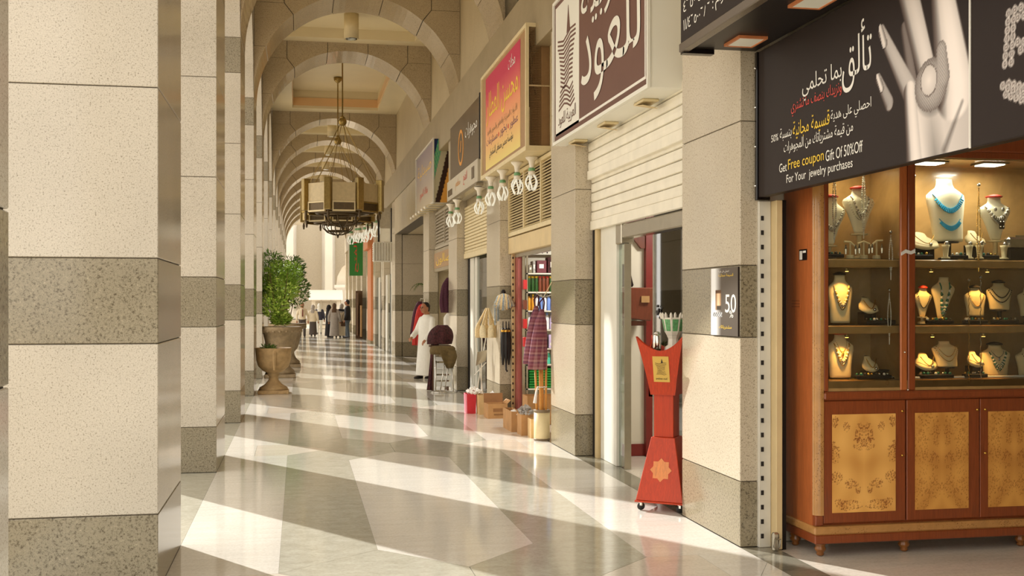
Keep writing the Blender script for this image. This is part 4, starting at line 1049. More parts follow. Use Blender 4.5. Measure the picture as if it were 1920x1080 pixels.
for i, (z, mt) in enumerate([(1.32, 'pack_red'), (1.60, 'chest_brown'), (1.90, 'pack_red'), (1.05, 'pack_red')]):
    t = thing('carton', '%s small carton on the narrow wall strip left of the shelves, counting from above' % ORD[[2, 1, 0, 3][i]], 'package', (3.29, 16.13, z), group='cartons beside the shop rack')
    part('box', MB().box(3.262, 3.318, 16.10, 16.17, z, z + 0.14), mt, t, bevel=0.004); part('hook', MB().tube([(3.29, 16.135, z + 0.14), (3.29, 16.20, z + 0.16)], 0.004, 5), 'steel', t)
pk = thing('peg_board', 'white lit pegboard above the shop shelves', 'board', (3.8, 16.58, 2.42))
part('board', MB().box(3.33, 4.3, 16.45, 16.47, 2.43, 2.85), 'white_paint', pk)
for i in range(9):
    for j in range(2): part('peg_hole', MB().lathe([(0.012, 0), (0.012, 0.004)], (0, 0, 0), 8), 'dark_void', pk, False).matrix_local = Matrix.Translation(Vector((3.40 + 0.075 * i, 16.452, 2.46 + 0.09 * j)) - OFF[pk.name]) @ Matrix.Rotation(pi / 2, 4, 'X')
lt = thing('tube_lamp', 'white fluorescent lamp on the household shop ceiling', 'lamp', (4.0, 15.2, 2.82))
part('tube', MB().tube([(3.6, 15.2, 2.84), (4.9, 15.2, 2.84)], 0.018, 8), 'led', lt, smooth=True); part('batten', MB().box(3.55, 4.95, 15.17, 15.23, 2.86, 2.90), 'white_paint', lt)
ld = bpy.data.lights.new('shop_light', 'AREA'); ld.shape = 'RECTANGLE'; ld.size = 1.2; ld.size_y = 0.1; ld.energy = 55; ld.color = (1, 0.97, 0.9)
lo = bpy.data.objects.new('shop_light', ld); COL.objects.link(lo); lo.parent = lt; lo.location = (0.2, 0, -0.04)

# ---- goods at the household shop door
def carton(x, y, w, d, h, rz, label, mat='cardboard', flaps=True, z=0.0, group='cardboard boxes on the corridor floor'):
    t = thing('cardboard_box', label, 'box', (x, y, z), rz, group); th = 0.006
    part('base', MB().box(-w / 2, w / 2, -d / 2, d / 2, 0.0, th), mat, t, False)
    for nm, a in (('front', (-w / 2, w / 2, -d / 2, -d / 2 + th)), ('back', (-w / 2, w / 2, d / 2 - th, d / 2)), ('side', (-w / 2, -w / 2 + th, -d / 2 + th, d / 2 - th)), ('side', (w / 2 - th, w / 2, -d / 2 + th, d / 2 - th))):
        part('panel', MB().box(*a, th, h), mat, t, False)
    if flaps:
        f = MB().hexa([(-w / 2, d / 2 - th, h), (w / 2, d / 2 - th, h), (w / 2, d / 2, h), (-w / 2, d / 2, h)], [(-w / 2, d / 2 + 0.02, h + d * 0.45), (w / 2, d / 2 + 0.02, h + d * 0.45), (w / 2, d / 2 + 0.026, h + d * 0.45), (-w / 2, d / 2 + 0.026, h + d * 0.45)])
        part('flap', f, 'cardboard_dark' if mat == 'cardboard' else mat, t, False)
        f = MB().hexa([(w / 2 - th, -d / 2, h), (w / 2, -d / 2, h), (w / 2, d / 2, h), (w / 2 - th, d / 2, h)], [(w / 2 + 0.05, -d / 2, h + 0.05), (w / 2 + 0.056, -d / 2, h + 0.05), (w / 2 + 0.056, d / 2, h + 0.05), (w / 2 + 0.05, d / 2, h + 0.05)])
        part('flap', f, mat, t, False)
    return t
c1 = carton(2.86, 16.20, 0.29, 0.30, 0.215, 0.05, 'open printed cardboard box in front of the red bag')
part('print', MB().box(-0.07, 0.07, -0.1525, -0.1505, 0.10, 0.15), 'cardboard_dark', c1, False); part('print', MB().box(-0.06, 0.08, -0.1525, -0.1505, 0.05, 0.07), 'cardboard_dark', c1, False)
def crumple(name, label, x, y, z, rx, ry, h, mat, n=26, cat='paper'):
    m = MB()
    for i in range(n):
        a = R.uniform(0, 2 * pi); q = math.sqrt(R.random()); c = (x + rx * q * math.cos(a), y + ry * q * math.sin(a), z + h * (0.35 + 0.65 * R.random()) * (1 - 0.5 * q)); r = R.uniform(0.018, 0.034)
        vs = [(c[0] + r * R.uniform(0.5, 1.3) * dx, c[1] + r * R.uniform(0.5, 1.3) * dy, c[2] + r * R.uniform(0.5, 1.3) * dz) for dx, dy, dz in ((1, 0, 0), (-1, 0, 0), (0, 1, 0), (0, -1, 0), (0, 0, 1), (0, 0, -1))]
        m.add(vs, [(0, 2, 4), (2, 1, 4), (1, 3, 4), (3, 0, 4), (2, 0, 5), (1, 2, 5), (3, 1, 5), (0, 3, 5)])
    o = solo(name, m, mat, label, cat); o['kind'] = 'stuff'; return o
def paper_bag(x, y, w, d, h, front, side, label, rz=0.0):
    t = thing('paper_bag', label, 'bag', (x, y, 0), rz, 'paper bags by the hung pillar'); k = 0.008
    part('front_panel', MB().hexa([(-w / 2, -d / 2, 0), (w / 2, -d / 2, 0), (w / 2, -d / 2 + 0.004, 0), (-w / 2, -d / 2 + 0.004, 0)], [(-w / 2 - k, -d / 2 - k, h), (w / 2 + k, -d / 2 - k, h), (w / 2 + k, -d / 2 + 0.004 - k, h), (-w / 2 - k, -d / 2 + 0.004 - k, h)]), front, t, False)
    part('back_panel', MB().box(-w / 2, w / 2, d / 2 - 0.004, d / 2, 0, h), front, t, False)
    for s_ in (-1, 1):
        a = s_ * w / 2; part('gusset', MB().hexa([(a - 0.002, -d / 2, 0), (a + 0.002, -d / 2, 0), (a + 0.002, d / 2, 0), (a - 0.002, d / 2, 0)], [(a + s_ * k - 0.002, -d / 2 - k, h), (a + s_ * k + 0.002, -d / 2 - k, h), (a + s_ * k + 0.002, d / 2, h), (a + s_ * k - 0.002, d / 2, h)]), side, t, False)
    part('bottom', MB().box(-w / 2 + 0.003, w / 2 - 0.003, -d / 2 + 0.005, d / 2 - 0.005, 0.0, 0.005), side, t, False)
    return t
paper_bag(2.60, 17.0, 0.13, 0.30, 0.30, 'bag_red', 'bag_pink', 'pink and red paper bag stuffed with white tissue')
paper_bag(2.74, 16.78, 0.10, 0.26, 0.30, 'cardboard_light', 'cardboard_light', 'tan paper bag between the red bag and the printed box')
crumple('tissue_heap', 'crumpled white tissue heaped over the pink and red bag', 2.66, 16.95, 0.29, 0.12, 0.2, 0.11, 'tissue', 60)
crumple('tissue_heap', 'crumpled white tissue behind the printed cardboard box', 2.86, 16.52, 0.26, 0.13, 0.10, 0.10, 'tissue', 30)
carton(2.80, 14.62, 0.12, 0.60, 0.27, 0.0, 'long open cardboard box at the household shop door', flaps=False)
crumple('tissue_heap', 'white tissue lying in the long open cardboard box', 2.80, 14.45, 0.20, 0.05, 0.16, 0.07, 'tissue', 20)
carton(2.86, 14.05, 0.14, 0.28, 0.27, 0.0, 'narrow cardboard box next to the cream bin', flaps=False)
carton(2.90, 13.72, 0.09, 0.2, 0.24, 0.0, 'smallest pale cardboard box touching the cream bin', 'cardboard_light', flaps=False)
crumple('newspaper_heap', 'crumpled grey newspaper on top of the narrow cardboard box', 2.87, 13.98, 0.25, 0.11, 0.22, 0.15, 'news', 40)
carton(3.33, 15.3, 0.42, 0.35, 0.40, 0.0, 'large cardboard box inside the household shop doorway', flaps=False)
bi = thing('bin', 'cream cylindrical bin holding broom handles', 'bin', (2.95, 13.42, 0), group=None)
part('body', MB().lathe([(0.095, 0.02), (0.099, 0.03), (0.099, 0.35), (0.09, 0.35), (0.09, 0.03)], n=28), 'bin_cream', bi, False, smooth=True)
part('rim', MB().lathe([(0.1, 0.345), (0.104, 0.352), (0.104, 0.378), (0.098, 0.382), (0.088, 0.378), (0.088, 0.345)], n=28), 'bin_rim', bi, False, smooth=True)
part('base_ring', MB().lathe([(0.097, 0), (0.102, 0.005), (0.102, 0.022), (0.096, 0.026)], n=28), 'bin_rim', bi, False, smooth=True)
for i, (dx, dy) in enumerate([(-0.05, 0.0), (-0.015, -0.045), (0.02, 0.03), (0.045, -0.02), (0.0, 0.05)]):
    t = thing('broom', '%s orange broom handle from the left standing in the cream bin' % ORD[i], 'broom', (2.95 + dx, 13.42 + dy, 0.03), group='brooms in the cream bin')
    top = Vector((dx * 0.4 - 0.01, dy * 0.3 + 0.02, 0.93 + 0.02 * i))
    part('handle', MB().tube([(0, 0, 0), tuple(top * 0.5), tuple(top)], [0.013, 0.015, 0.014], 8), 'broom_orange', t, False, smooth=True)
    part('bristles', MB().loft([[(top.x + a * 0.035 - 0.02, top.y + b * 0.02, top.z - 0.02 + z) for a, b in ((-1, -1), (1, -1), (1, 1), (-1, 1))] for z, k in ((0, 1), (0.04, 1.2), (0.075, 1.3))]), 'broom_orange', t, False)
tw = thing('string', 'white string tied round the broom handles with a tassel', 'string', (2.95, 13.42, 0.62))
part('loop', MB().tube([(2.95 + 0.06 * math.cos(q * pi / 6), 13.42 + 0.065 * math.sin(q * pi / 6), 0.66) for q in range(13)], 0.006, 6), 'tissue', tw)
part('tassel', MB().tube([(2.89, 13.40, 0.66), (2.875, 13.40, 0.58), (2.86, 13.40, 0.46)], [0.008, 0.016, 0.024], 7), 'tissue', tw)
# plaid bags hanging on the pillar corner
for i, (x, y, w, h, zt, lab) in enumerate([(2.93, 13.33, 0.24, 0.74, 1.62, 'front plaid shopping bag hanging on the pillar above the cream bin'), (2.90, 13.52, 0.22, 0.72, 1.66, 'plaid bag hanging just behind the front plaid bag')]):
    t = thing('plaid_bag', lab, 'bag', (x, y, zt - h), group='plaid bags on the pillar')
    rings = []
    for z, k, d in ((0, 1.0, 0.07), (0.25, 0.95, 0.06), (0.55, 0.80, 0.05), (0.8, 0.60, 0.035), (0.93, 0.34, 0.03), (1.0, 0.22, 0.025)):
        rings.append([(-w / 2 * k * math.cos(q * pi / 8) - 0.06 * (1 - z), d * math.sin(q * pi / 8) * (1 + 0.25 * math.sin(q * 3)), z * h) for q in range(16)])
    part('body', MB().loft(rings), 'plaid', t, False, smooth=True)
    for s_ in (-1, 1): part('handle', MB().tube([(s_ * 0.02, -0.01, h), (s_ * 0.03, -0.01, h + 0.08), (0.02, 0, h + 0.14)], 0.009, 6), 'cloth_purple', t, False)
ck = thing('hook', 'thin pale cord hook on the pillar above the plaid bags', 'hook', (2.98, 13.2, 1.75))
part('cord', MB().tube([(2.992, 13.05, 1.95), (2.965, 13.2, 1.84), (2.95, 13.33, 1.765)], 0.006, 6), 'cream_metal', ck)
part('rod', MB().tube([(3.04, 13.13, 1.80), (2.95, 13.33, 1.765), (2.92, 13.53, 1.80), (2.915, 13.56, 1.83)], 0.006, 6), 'steel', ck)
# mops, brushes, umbrellas hung on the third pillar
mp = thing('mop_bundle', 'bundle of grey and blue mop heads hung on the third pillar', 'mop', (3.04, 16.50, 1.55), group=None)
for i in range(14):
    a = -1.25 + 2.5 * i / 13; m = MB(); L = R.uniform(0.13, 0.17)
    m.tube([(3.04, 16.52, 1.84), (3.04 + 0.09 * math.sin(a), 16.50 - 0.02 * R.random(), 1.83 - 0.03 * abs(a)), (3.04 + L * math.sin(a), 16.49, 1.72 - 0.05 * abs(a)), (3.04 + (L + 0.01) * math.sin(a) * 0.95, 16.50, 1.58 + 0.06 * abs(a))], [0.012, 0.02, 0.026, 0.022], 7)
    part('strand', m, ('mop_blue', 'mop_grey', 'bristle')[i % 3], mp, smooth=True)
part('head', MB().lathe([(0.03, 0), (0.035, 0.05), (0.02, 0.08)], (3.04, 16.53, 1.82), 10), 'black_panel', mp)
for i in range(5):
    x = 2.72 + i * 0.062; y = 16.95 - 0.06 * (i % 2)
    t = thing('brush', '%s cream long bristled brush from the left hanging by the third pillar' % ORD[i], 'brush', (x, y, 1.16), group='cream brushes by the third pillar')
    part('handle', MB().tube([((2 - i) * 0.052 + 0.02, 0, 0.46), (0, 0, 0.20)], [0.010, 0.024], 7), 'bristle', t, False, smooth=True)
    part('bristles', MB().loft([[(rx * math.cos(q * pi / 5), 0.7 * rx * math.sin(q * pi / 5), z) for q in range(10)] for z, rx in ((0.0, 0.040), (0.03, 0.05), (0.12, 0.052), (0.18, 0.035), (0.22, 0.02))]), 'bristle_pale' if i % 2 else 'bristle', t, False, smooth=True)
ss = thing('strap_bundle', 'striped pale straps hanging between the brushes and the mops', 'strap', (2.96, 16.7, 1.35))
for i in range(4): part('strap', MB().box(2.93 + 0.025 * i, 2.95 + 0.025 * i, 16.70 + 0.01 * i, 16.71 + 0.01 * i, 1.36 + 0.03 * i, 1.72), ('mop_blue', 'mop_grey')[i % 2], ss)
for i in range(3):
    x = 3.03 + 0.045 * i; y = 16.52 - 0.02 * (i % 2)
    t = thing('umbrella', '%s folded black umbrella from the left on the third pillar' % ORD[i], 'umbrella', (x, y, 0.76), group='folded black umbrellas on the third pillar')
    part('canopy', MB().lathe([(0.012, 0.0), (0.022, 0.10), (0.034, 0.18), (0.036, 0.40), (0.026, 0.52), (0.015, 0.56)], n=10), 'umbrella_black', t, False, smooth=True)
    part('band', MB().lathe([(0.03, 0.50), (0.031, 0.525), (0.028, 0.53)], n=10), 'gold', t, False)
    part('handle', MB().tube([(0, 0, 0.55), (0, 0, 0.66)], [0.01, 0.007], 7), 'umbrella_black', t, False)
    if i == 1: part('crook', MB().tube([(0, 0, 0.02), (0.0, -0.005, -0.07), (0.02, -0.005, -0.10)], 0.014, 7), 'umbrella_black', t, False)
wr_ = thing('wire_stand', 'folding white wire stand leaning behind the tissue bags', 'stand', (2.86, 17.45, 0))
for a, b in (((2.74, 17.5, 0), (2.92, 17.4, 1.18)), ((2.92, 17.5, 0), (2.74, 17.4, 1.18)), ((2.86, 17.55, 0), (2.86, 17.45, 1.2)), ((2.75, 17.5, 0.55), (2.92, 17.42, 0.75))): part('wire', MB().tube([a, b], 0.009, 6), 'white_metal', wr_)
part('plate', MB().hexa([(2.76, 17.42, 0.70), (2.92, 17.42, 0.78), (2.92, 17.44, 0.78), (2.76, 17.44, 0.70)], [(2.78, 17.40, 0.92), (2.93, 17.40, 0.95), (2.93, 17.42, 0.95), (2.78, 17.42, 0.92)]), 'steel', wr_)

# ================================================================== third bay: dark ring sign, shutter, white door
ds = thing('sign_box', 'dark glossy sign with an orange ring emblem and pale strip below', 'sign', (3.0, 19.8, 3.68))
dsp = part('panel', MB().box(2.92, 3.19, 18.0, 21.65, 4.07, 5.12), 'sign_grey', ds, bevel=0.006)
part('near_edge', MB().box(2.90, 3.19, 17.92, 17.995, 4.05, 5.14), 'dark_void', ds)
dss = part('strip', MB().box(2.86, 3.19, 17.94, 21.68, 3.68, 4.065), 'sign_pale', ds, bevel=0.01)
DFc = wallface(2.92, 21.65, 4.07)
def ring(F, a, b, r0, r1, n=28, st=1.0):
    m = MB()
    for i in range(n):
        t0, t1 = 2 * pi * i / n, 2 * pi * (i + 1) / n
        m.prism([(a + st * r0 * math.cos(t0), b + r0 * math.sin(t0)), (a + st * r1 * math.cos(t0), b + r1 * math.sin(t0)), (a + st * r1 * math.cos(t1), b + r1 * math.sin(t1)), (a + st * r0 * math.cos(t1), b + r0 * math.sin(t1))], 0.001, 0.006, lambda p, q, d: F.p(p, q, d))
    return m
part('ring_emblem', ring(DFc, 1.45, 0.48, 0.27, 0.33), 'print_orange', dsp)
part('ring_mark', fpoly(DFc, [(1.38, 0.40), (1.43, 0.40), (1.50, 0.60), (1.45, 0.60)], 0.001, 0.005), 'print_orange', dsp)
text('d1', DFc, 2.0, 0.50, 1.35, 0.30, 'print_white', dsp, 0.004)
DS = wallface(2.86, 21.68, 3.68); text('s1', DS, 1.2, 0.10, 0.6, 0.2, 'print_orange', dss, 0.004); text('s2', DS, 2.2, 0.10, 0.45, 0.22, 'print_red', dss, 0.004)
part('plaque', fpoly(DS, rect(3.15, 3.45, 0.10, 0.30), 0.001, 0.004), 'sign_grey', dss); part('plaque', fpoly(DS, rect(0.15, 0.75, 0.08, 0.2), 0.001, 0.004), 'sign_grey', dss)
part('lamp_bar', MB().box(2.84, 2.96, 17.9, 21.7, 3.62, 3.67), 'steel', ds)
shutter('roller_shutter', 'cream roller shutter above the white door behind the hung pillar', 17.82, 21.30, 2.55, 3.60, 3.165, 0.06, 'cream_metal')
wd = thing('glass_door', 'white framed glass door behind the hanging brushes', 'door', (3.25, 19.5, 0))
for y0, y1 in ((20.6, 21.05), (20.25, 20.45), (17.85, 18.0)): part('stile', MB().box(3.22, 3.28, y0, y1, 0, 2.55), 'white_paint', wd, bevel=0.004)
part('dark_gap', MB().box(3.215, 3.24, 21.10, 21.28, 0, 2.55), 'dark_void', wd)
part('pane', MB().box(3.245, 3.255, 18.0, 20.25, 0.1, 2.5), 'glass_green', wd); part('side_pane', MB().box(3.245, 3.255, 20.45, 20.6, 0, 2.5), 'glass_green', wd)
part('kick_rail', MB().box(3.22, 3.28, 18.0, 20.25, 0, 0.1), 'white_paint', wd)

# ================================================================== fourth bay: sign with photo side, louvre, small gold sign
gs = thing('sign_box', 'pale box sign with a green and orange photo on its near side', 'sign', (3.0, 25.6, 3.85))
part('box', MB().box(2.86, 3.19, 23.82, 27.4, 3.87, 5.24), 'sign_pale', gs)
fr = MB()
for y0, y1, z0, z1 in ((23.8, 27.45, 5.22, 5.26), (23.8, 27.45, 3.85, 3.89), (23.8, 23.84, 3.89, 5.22), (27.41, 27.45, 3.89, 5.22)): fr.box(2.83, 2.86, y0, y1, z0, z1)
part('rim', fr, 'white_metal', gs)
def photo(a, b):
    d = b - a * 1.0
    if d > 0.72: return (34, 46, 84)
    if d > 0.35: return (90 + 60 * math.sin(d * 60), 160 + 40 * math.sin(d * 60), 120)
    if d > -0.05: return (176, 168, 140)
    if d > -0.40: return (52, 34, 26)
    return (206, 150, 70)
raster('photo_print', camface(2.86, 23.82, 3.87), 0.33, 1.37, 16, 60, photo, gs, 'print_satin', 0.003)
GF = wallface(2.86, 27.4, 3.87)
def gface(a, b): return (196 - 60 * b, 182 - 60 * b, 156 - 30 * b)
gsp = raster('face_print', GF, 3.58, 1.37, 4, 10, gface, gs, 'print_satin', 0.002)
text('d2', GF, 0.3, 0.75, 2.8, 0.35, 'print_gold', gsp, 0.005, skew=0); text('g1', GF, 0.8, 0.25, 1.6, 0.25, 'print_red', gsp, 0.005)
for i in range(6):
    y = 24.1 + 0.62 * i; sp = thing('spot_lamp', '%s small white spot lamp under the photo sign from the near end' % ORD[i], 'lamp', (2.70, y, 3.76), group='spot lamps under the photo sign')
    part('bulb', MB().ball((2.70, y, 3.78), 0.035, 10, 6), 'porcelain', sp, smooth=True); part('arm', MB().tube([(2.70, y, 3.80), (2.80, y, 3.845), (3.1, y, 3.845)], 0.012, 6), 'cream_metal', sp)
louvre('louvre_vent', 'dark grey louvred vent above the small gold lettered sign', 22.55, 25.98, 2.95, 3.8, 3.17, 10, 'far_dark', 2)
sg_ = thing('shop_sign', 'small beige sign with gold letters over the clothes shop door', 'sign', (3.15, 24.2, 2.45))
part('board', MB().box(3.12, 3.19, 22.55, 25.98, 2.42, 2.93), 'fascia_stone', sg_, bevel=0.01)
SG = wallface(3.12, 25.98, 2.42); part('panel', fpoly(SG, rect(0.1, 3.3, 0.08, 0.43), 0.0, 0.01), 'frame_brown', sg_); text('k1', SG, 0.5, 0.13, 2.4, 0.25, 'print_yellow', sg_, 0.014)
struct('wall_clothes_shop', MB().box(3.8, 3.9, 22.46, 26.1, 0, 2.8), 'shop_white')

# ================================================================== jewellery cabinet
CX0, CX1, CYF, CYB = 3.385, 6.2, 6.90, 7.385
cb = thing('jewellery_cabinet', 'large polished burl wood jewellery cabinet with glass doors', 'cabinet', (4.6, 7.1, 0))
part('side_panel', MB().box(CX0, CX0 + 0.03, CYF + 0.045, CYB, 0.2, 2.85), 'cherry', cb)
part('corner_post', MB().prism([(CX0 + 0.048 + 0.048 * math.cos(pi + q * pi / 16), CYF + 0.048 + 0.048 * math.sin(pi + q * pi / 16)) for q in range(9)] + [(CX0 + 0.062, CYF), (CX0 + 0.062, CYF + 0.05)], 0.27, 2.85, lambda a, b, d: (a, b, d)), 'burl_amber', cb, smooth=False)
part('corner_foot', MB().box(CX0 + 0.004, CX0 + 0.062, CYF + 0.004, CYF + 0.06, 0.2, 0.27), 'mahogany', cb, bevel=0.006)
part('plinth_band', MB().box(CX0 - 0.02, CX1, CYF - 0.03, CYB, 0.145, 0.2), 'burl_amber', cb, bevel=0.01)
part('plinth', MB().box(CX0 - 0.012, CX1, CYF - 0.022, CYB, 0.085, 0.144), 'mahogany', cb, bevel=0.006)
for x, y in ((CX0 + 0.05, CYF + 0.03), (CX0 + 0.03, CYB - 0.12), (4.06, CYF + 0.05), (4.95, CYF + 0.05), (5.9, CYF + 0.05)):
    part('bun_foot', MB().lathe([(0.018, 0), (0.028, 0.012), (0.022, 0.022), (0.034, 0.035), (0.040, 0.05), (0.030, 0.062), (0.036, 0.072), (0.036, 0.085)], (x, y, 0), 16), 'foot_wood', cb, smooth=True)
# lower carcass and doors
part('lower_carcass', MB().box(CX0 + 0.064, CX1, CYF + 0.03, CYB, 0.2, 1.04), 'mahogany', cb)
def burl_panel(seed, dense):
    rr = random.Random(seed); N = 56; M = 150; g = [[0.0] * (M + 1) for _ in range(N + 1)]      # half width, mirrored down the middle
    cl = [(0.12, 0.80, 0.16, 0.12), (0.16, 0.70, 0.20, 0.07), (0.55, 0.87, 0.10, 0.05), (0.92, 0.93, 0.12, 0.06), (0.90, 0.60, 0.16, 0.10), (0.95, 0.68, 0.08, 0.05), (0.85, 0.35, 0.18, 0.07), (0.42, 0.29, 0.20, 0.05), (0.18, 0.24, 0.08, 0.05), (0.45, 0.07, 0.40, 0.055), (0.75, 0.10, 0.18, 0.04)]
    if dense: cl = [(0.55, 0.85, 0.5, 0.16), (0.2, 0.75, 0.12, 0.12), (0.8, 0.55, 0.3, 0.3), (0.3, 0.25, 0.3, 0.14), (0.75, 0.15, 0.3, 0.16), (0.3, 0.5, 0.2, 0.1)]
    for cx, cy, rx, ry in cl:
        for _ in range(int((60 if not dense else 46) * (rx * ry / 0.012) ** 0.6)):
            q = math.sqrt(rr.random()); t = rr.uniform(0, 2 * pi); x, y = cx + rx * q * math.cos(t), cy + ry * q * math.sin(t); r = rr.uniform(0.010, 0.024); k = rr.uniform(0.35, 1.0) * (0.6 if dense else 1)
            for i in range(max(0, int((x - r) * N)), min(N, int((x + r) * N) + 1) + 1):
                for j in range(max(0, int((y - r * 0.38) * M)), min(M, int((y + r * 0.38) * M) + 1) + 1):
                    d = math.hypot((i / N - x) / r, (j / M - y) / (r * 0.42))
                    if d < 1: g[min(i, N)][min(j, M)] = max(g[min(i, N)][min(j, M)], k * (1 - d * d))
    def f(a, b):
        u = abs(a - 0.5) * 2; k = g[int(round(u * N))][int(round(b * M))]
        w = math.sin(u * 5 + 2 * math.sin(b * 6)) * math.sin(b * 8 + u * 3)
        c = (232 + 14 * w, 172 + 16 * w, 92 + 12 * w) if not dense else (214 + 14 * w, 152 + 14 * w, 76 + 8 * w)
        return (c[0] * (1 - 0.52 * k), c[1] * (1 - 0.70 * k), c[2] * (1 - 0.72 * k))
    return f
doors = [(3.450, 4.048), (4.058, 4.605), (4.610, 5.157), (5.162, 5.71)]
for i, (x0, x1) in enumerate(doors):
    d = part('door', MB().box(x0, x1, CYF + 0.008, CYF + 0.029, 0.215, 1.035), 'mahogany', cb, bevel=0.004)
    pz0, pz1 = 0.285, 0.945; px0, px1 = x0 + 0.058, x1 - 0.075 if i == 0 else x1 - 0.085
    raster('burl_panel', Face((px0, CYF + 0.0085, pz0), (1, 0, 0), (0, 0, 1)), px1 - px0, pz1 - pz0, 112, 150, burl_panel(3 if i == 0 else 5, i > 0), d, 'print_satin', 0.004)
    kx = x1 - 0.03 if i % 2 == 0 or i == 1 else x0 + 0.03
    if i == 1: kx = x1 - 0.025
    if i == 2: kx = x0 + 0.03
    for kz in ((0.96, 0.66) if i != 1 else (0.96,)): part('knob', MB().lathe([(0.006, 0.0), (0.004, 0.008), (0.009, 0.014), (0.005, 0.02)], (0, 0, 0), 10), 'gold', d, False).matrix_local = Matrix.Translation(Vector((kx, CYF + 0.006, kz)) - OFF[cb.name]) @ Matrix.Rotation(pi / 2, 4, 'X')
part('counter_moulding', MB().box(CX0 + 0.062, CX1, CYF - 0.008, CYB, 1.04, 1.098), 'mahogany', cb, bevel=0.012)
# upper showcase
part('apron', MB().box(3.45, CX1, CYF + 0.01, CYF + 0.035, 1.10, 1.168), 'burl_pale', cb)
part('back_panel', MB().box(3.42, CX1, CYB - 0.03, CYB - 0.005, 1.10, 2.78), 'burl_pale', cb)
part('divider', MB().box(4.035, 4.085, CYF + 0.04, CYB - 0.03, 1.17, 2.78), 'burl_pale', cb)
part('inner_side', MB().box(3.416, 3.436, CYF + 0.05, CYB - 0.03, 1.17, 2.78), 'burl_pale', cb)
part('divider', MB().box(5.40, 5.45, CYF + 0.04, CYB - 0.03, 1.17, 2.78), 'burl_pale', cb)
for z in (1.168, 1.54, 1.99): part('shelf', MB().box(3.437, CX1, CYF + 0.05, CYB - 0.03, z - 0.055, z), 'burl_pale', cb, bevel=0.006); 
for z in (1.54, 1.99): part('shelf_cloth', MB().box(3.44, 5.4, CYF + 0.06, CYB - 0.04, z, z + 0.004), 'velvet_black', cb)
part('top_board', MB().box(3.42, CX1, CYF + 0.03, CYB - 0.005, 2.68, 2.73), 'burl_pale', cb)
part('cornice', MB().box(CX0 - 0.01, CX1, CYF - 0.02, CYB, 2.731, 2.88), 'mahogany', cb, bevel=0.01)
for i, (x0, x1) in enumerate(((3.448, 4.058), (4.064, 5.42))):
    dr = part('glass_door', MB().box(x0, x0 + (0.035 if i == 0 else 0.055), CYF, CYF + 0.025, 1.10, 2.73), 'mahogany', cb, bevel=0.006)
    part('stile', MB().box(x1 - 0.05, x1, CYF, CYF + 0.025, 1.10, 2.73), 'cherry', dr, bevel=0.006)
    part('top_rail', MB().box(x0, x1, CYF, CYF + 0.025, 2.69, 2.73), 'mahogany', dr)
    part('pane', MB().box(x0 + 0.03, x1 - 0.04, CYF + 0.010, CYF + 0.015, 1.12, 2.70), 'glass_pane', dr)
part('clip', MB().prism([(-0.05, -0.008), (-0.02, 0.012), (0.02, 0.0), (0.05, 0.016), (0.05, -0.010), (0.02, -0.022), (-0.02, -0.012), (-0.05, -0.03)], -0.012, 0, lambda a, b, d: (4.059 + a, CYF + d, 2.045 + b)), 'plastic_white', cb)
part('lock', MB().ball((4.058, CYF - 0.004, 1.105), 0.008, 8, 5), 'chrome', cb); part('lock', MB().ball((4.035, CYF - 0.004, 1.36), 0.008, 8, 5), 'chrome', cb)
part('sticker', MB().box(3.3825, 3.3845, 7.02, 7.14, 1.985, 2.06), 'black_panel', cb); part('sticker_print', MB().box(3.3815, 3.3824, 7.035, 7.08, 2.035, 2.05), 'print_white', cb)
part('sticker_print', MB().box(3.3815, 3.3824, 7.09, 7.13, 1.99, 2.05), 'print_white', cb)
part('faded_sticker', MB().box(3.3835, 3.3848, 7.12, 7.27, 1.655, 1.72), 'cherry', cb)
for z in (1.665, 1.685, 1.705): part('sticker_print', MB().box(3.3828, 3.3834, 7.13, 7.26, z, z + 0.006), 'mahogany', cb)
for x in (4.335, 4.80):
    l = thing('led_panel', 'square white led panel in the cabinet top ' + ('nearer the left door' if x < 4.5 else 'above the silver necklace'), 'lamp', (x, 7.08, 2.668), group='led panels in the cabinet top')
    part('rim', MB().box(x - 0.10, x + 0.10, 7.0, 7.16, 2.670, 2.679), 'brass_dark', l); part('diffuser', MB().box(x - 0.078, x + 0.078, 7.02, 7.14, 2.664, 2.669), 'led', l)
    ld = bpy.data.lights.new('led_light', 'AREA'); ld.size = 0.12; ld.energy = 5; ld.color = (1.0, 0.95, 0.78); lo = bpy.data.objects.new('led_light', ld); COL.objects.link(lo); lo.parent = l; lo.location = (0, 0, -0.012)
l = thing('led_panel', 'warm led panel hidden in the top of the left showcase', 'lamp', (3.72, 7.1, 2.668), group='led panels in the cabinet top')
part('rim', MB().box(3.62, 3.82, 7.02, 7.18, 2.670, 2.679), 'brass_dark', l); part('diffuser', MB().box(3.64, 3.80, 7.04, 7.16, 2.664, 2.669), 'led', l)
ld = bpy.data.lights.new('led_light', 'AREA'); ld.size = 0.12; ld.energy = 2.5; ld.color = (1.0, 0.85, 0.55); lo = bpy.data.objects.new('led_light', ld); COL.objects.link(lo); lo.parent = l; lo.location = (0, 0, -0.012)
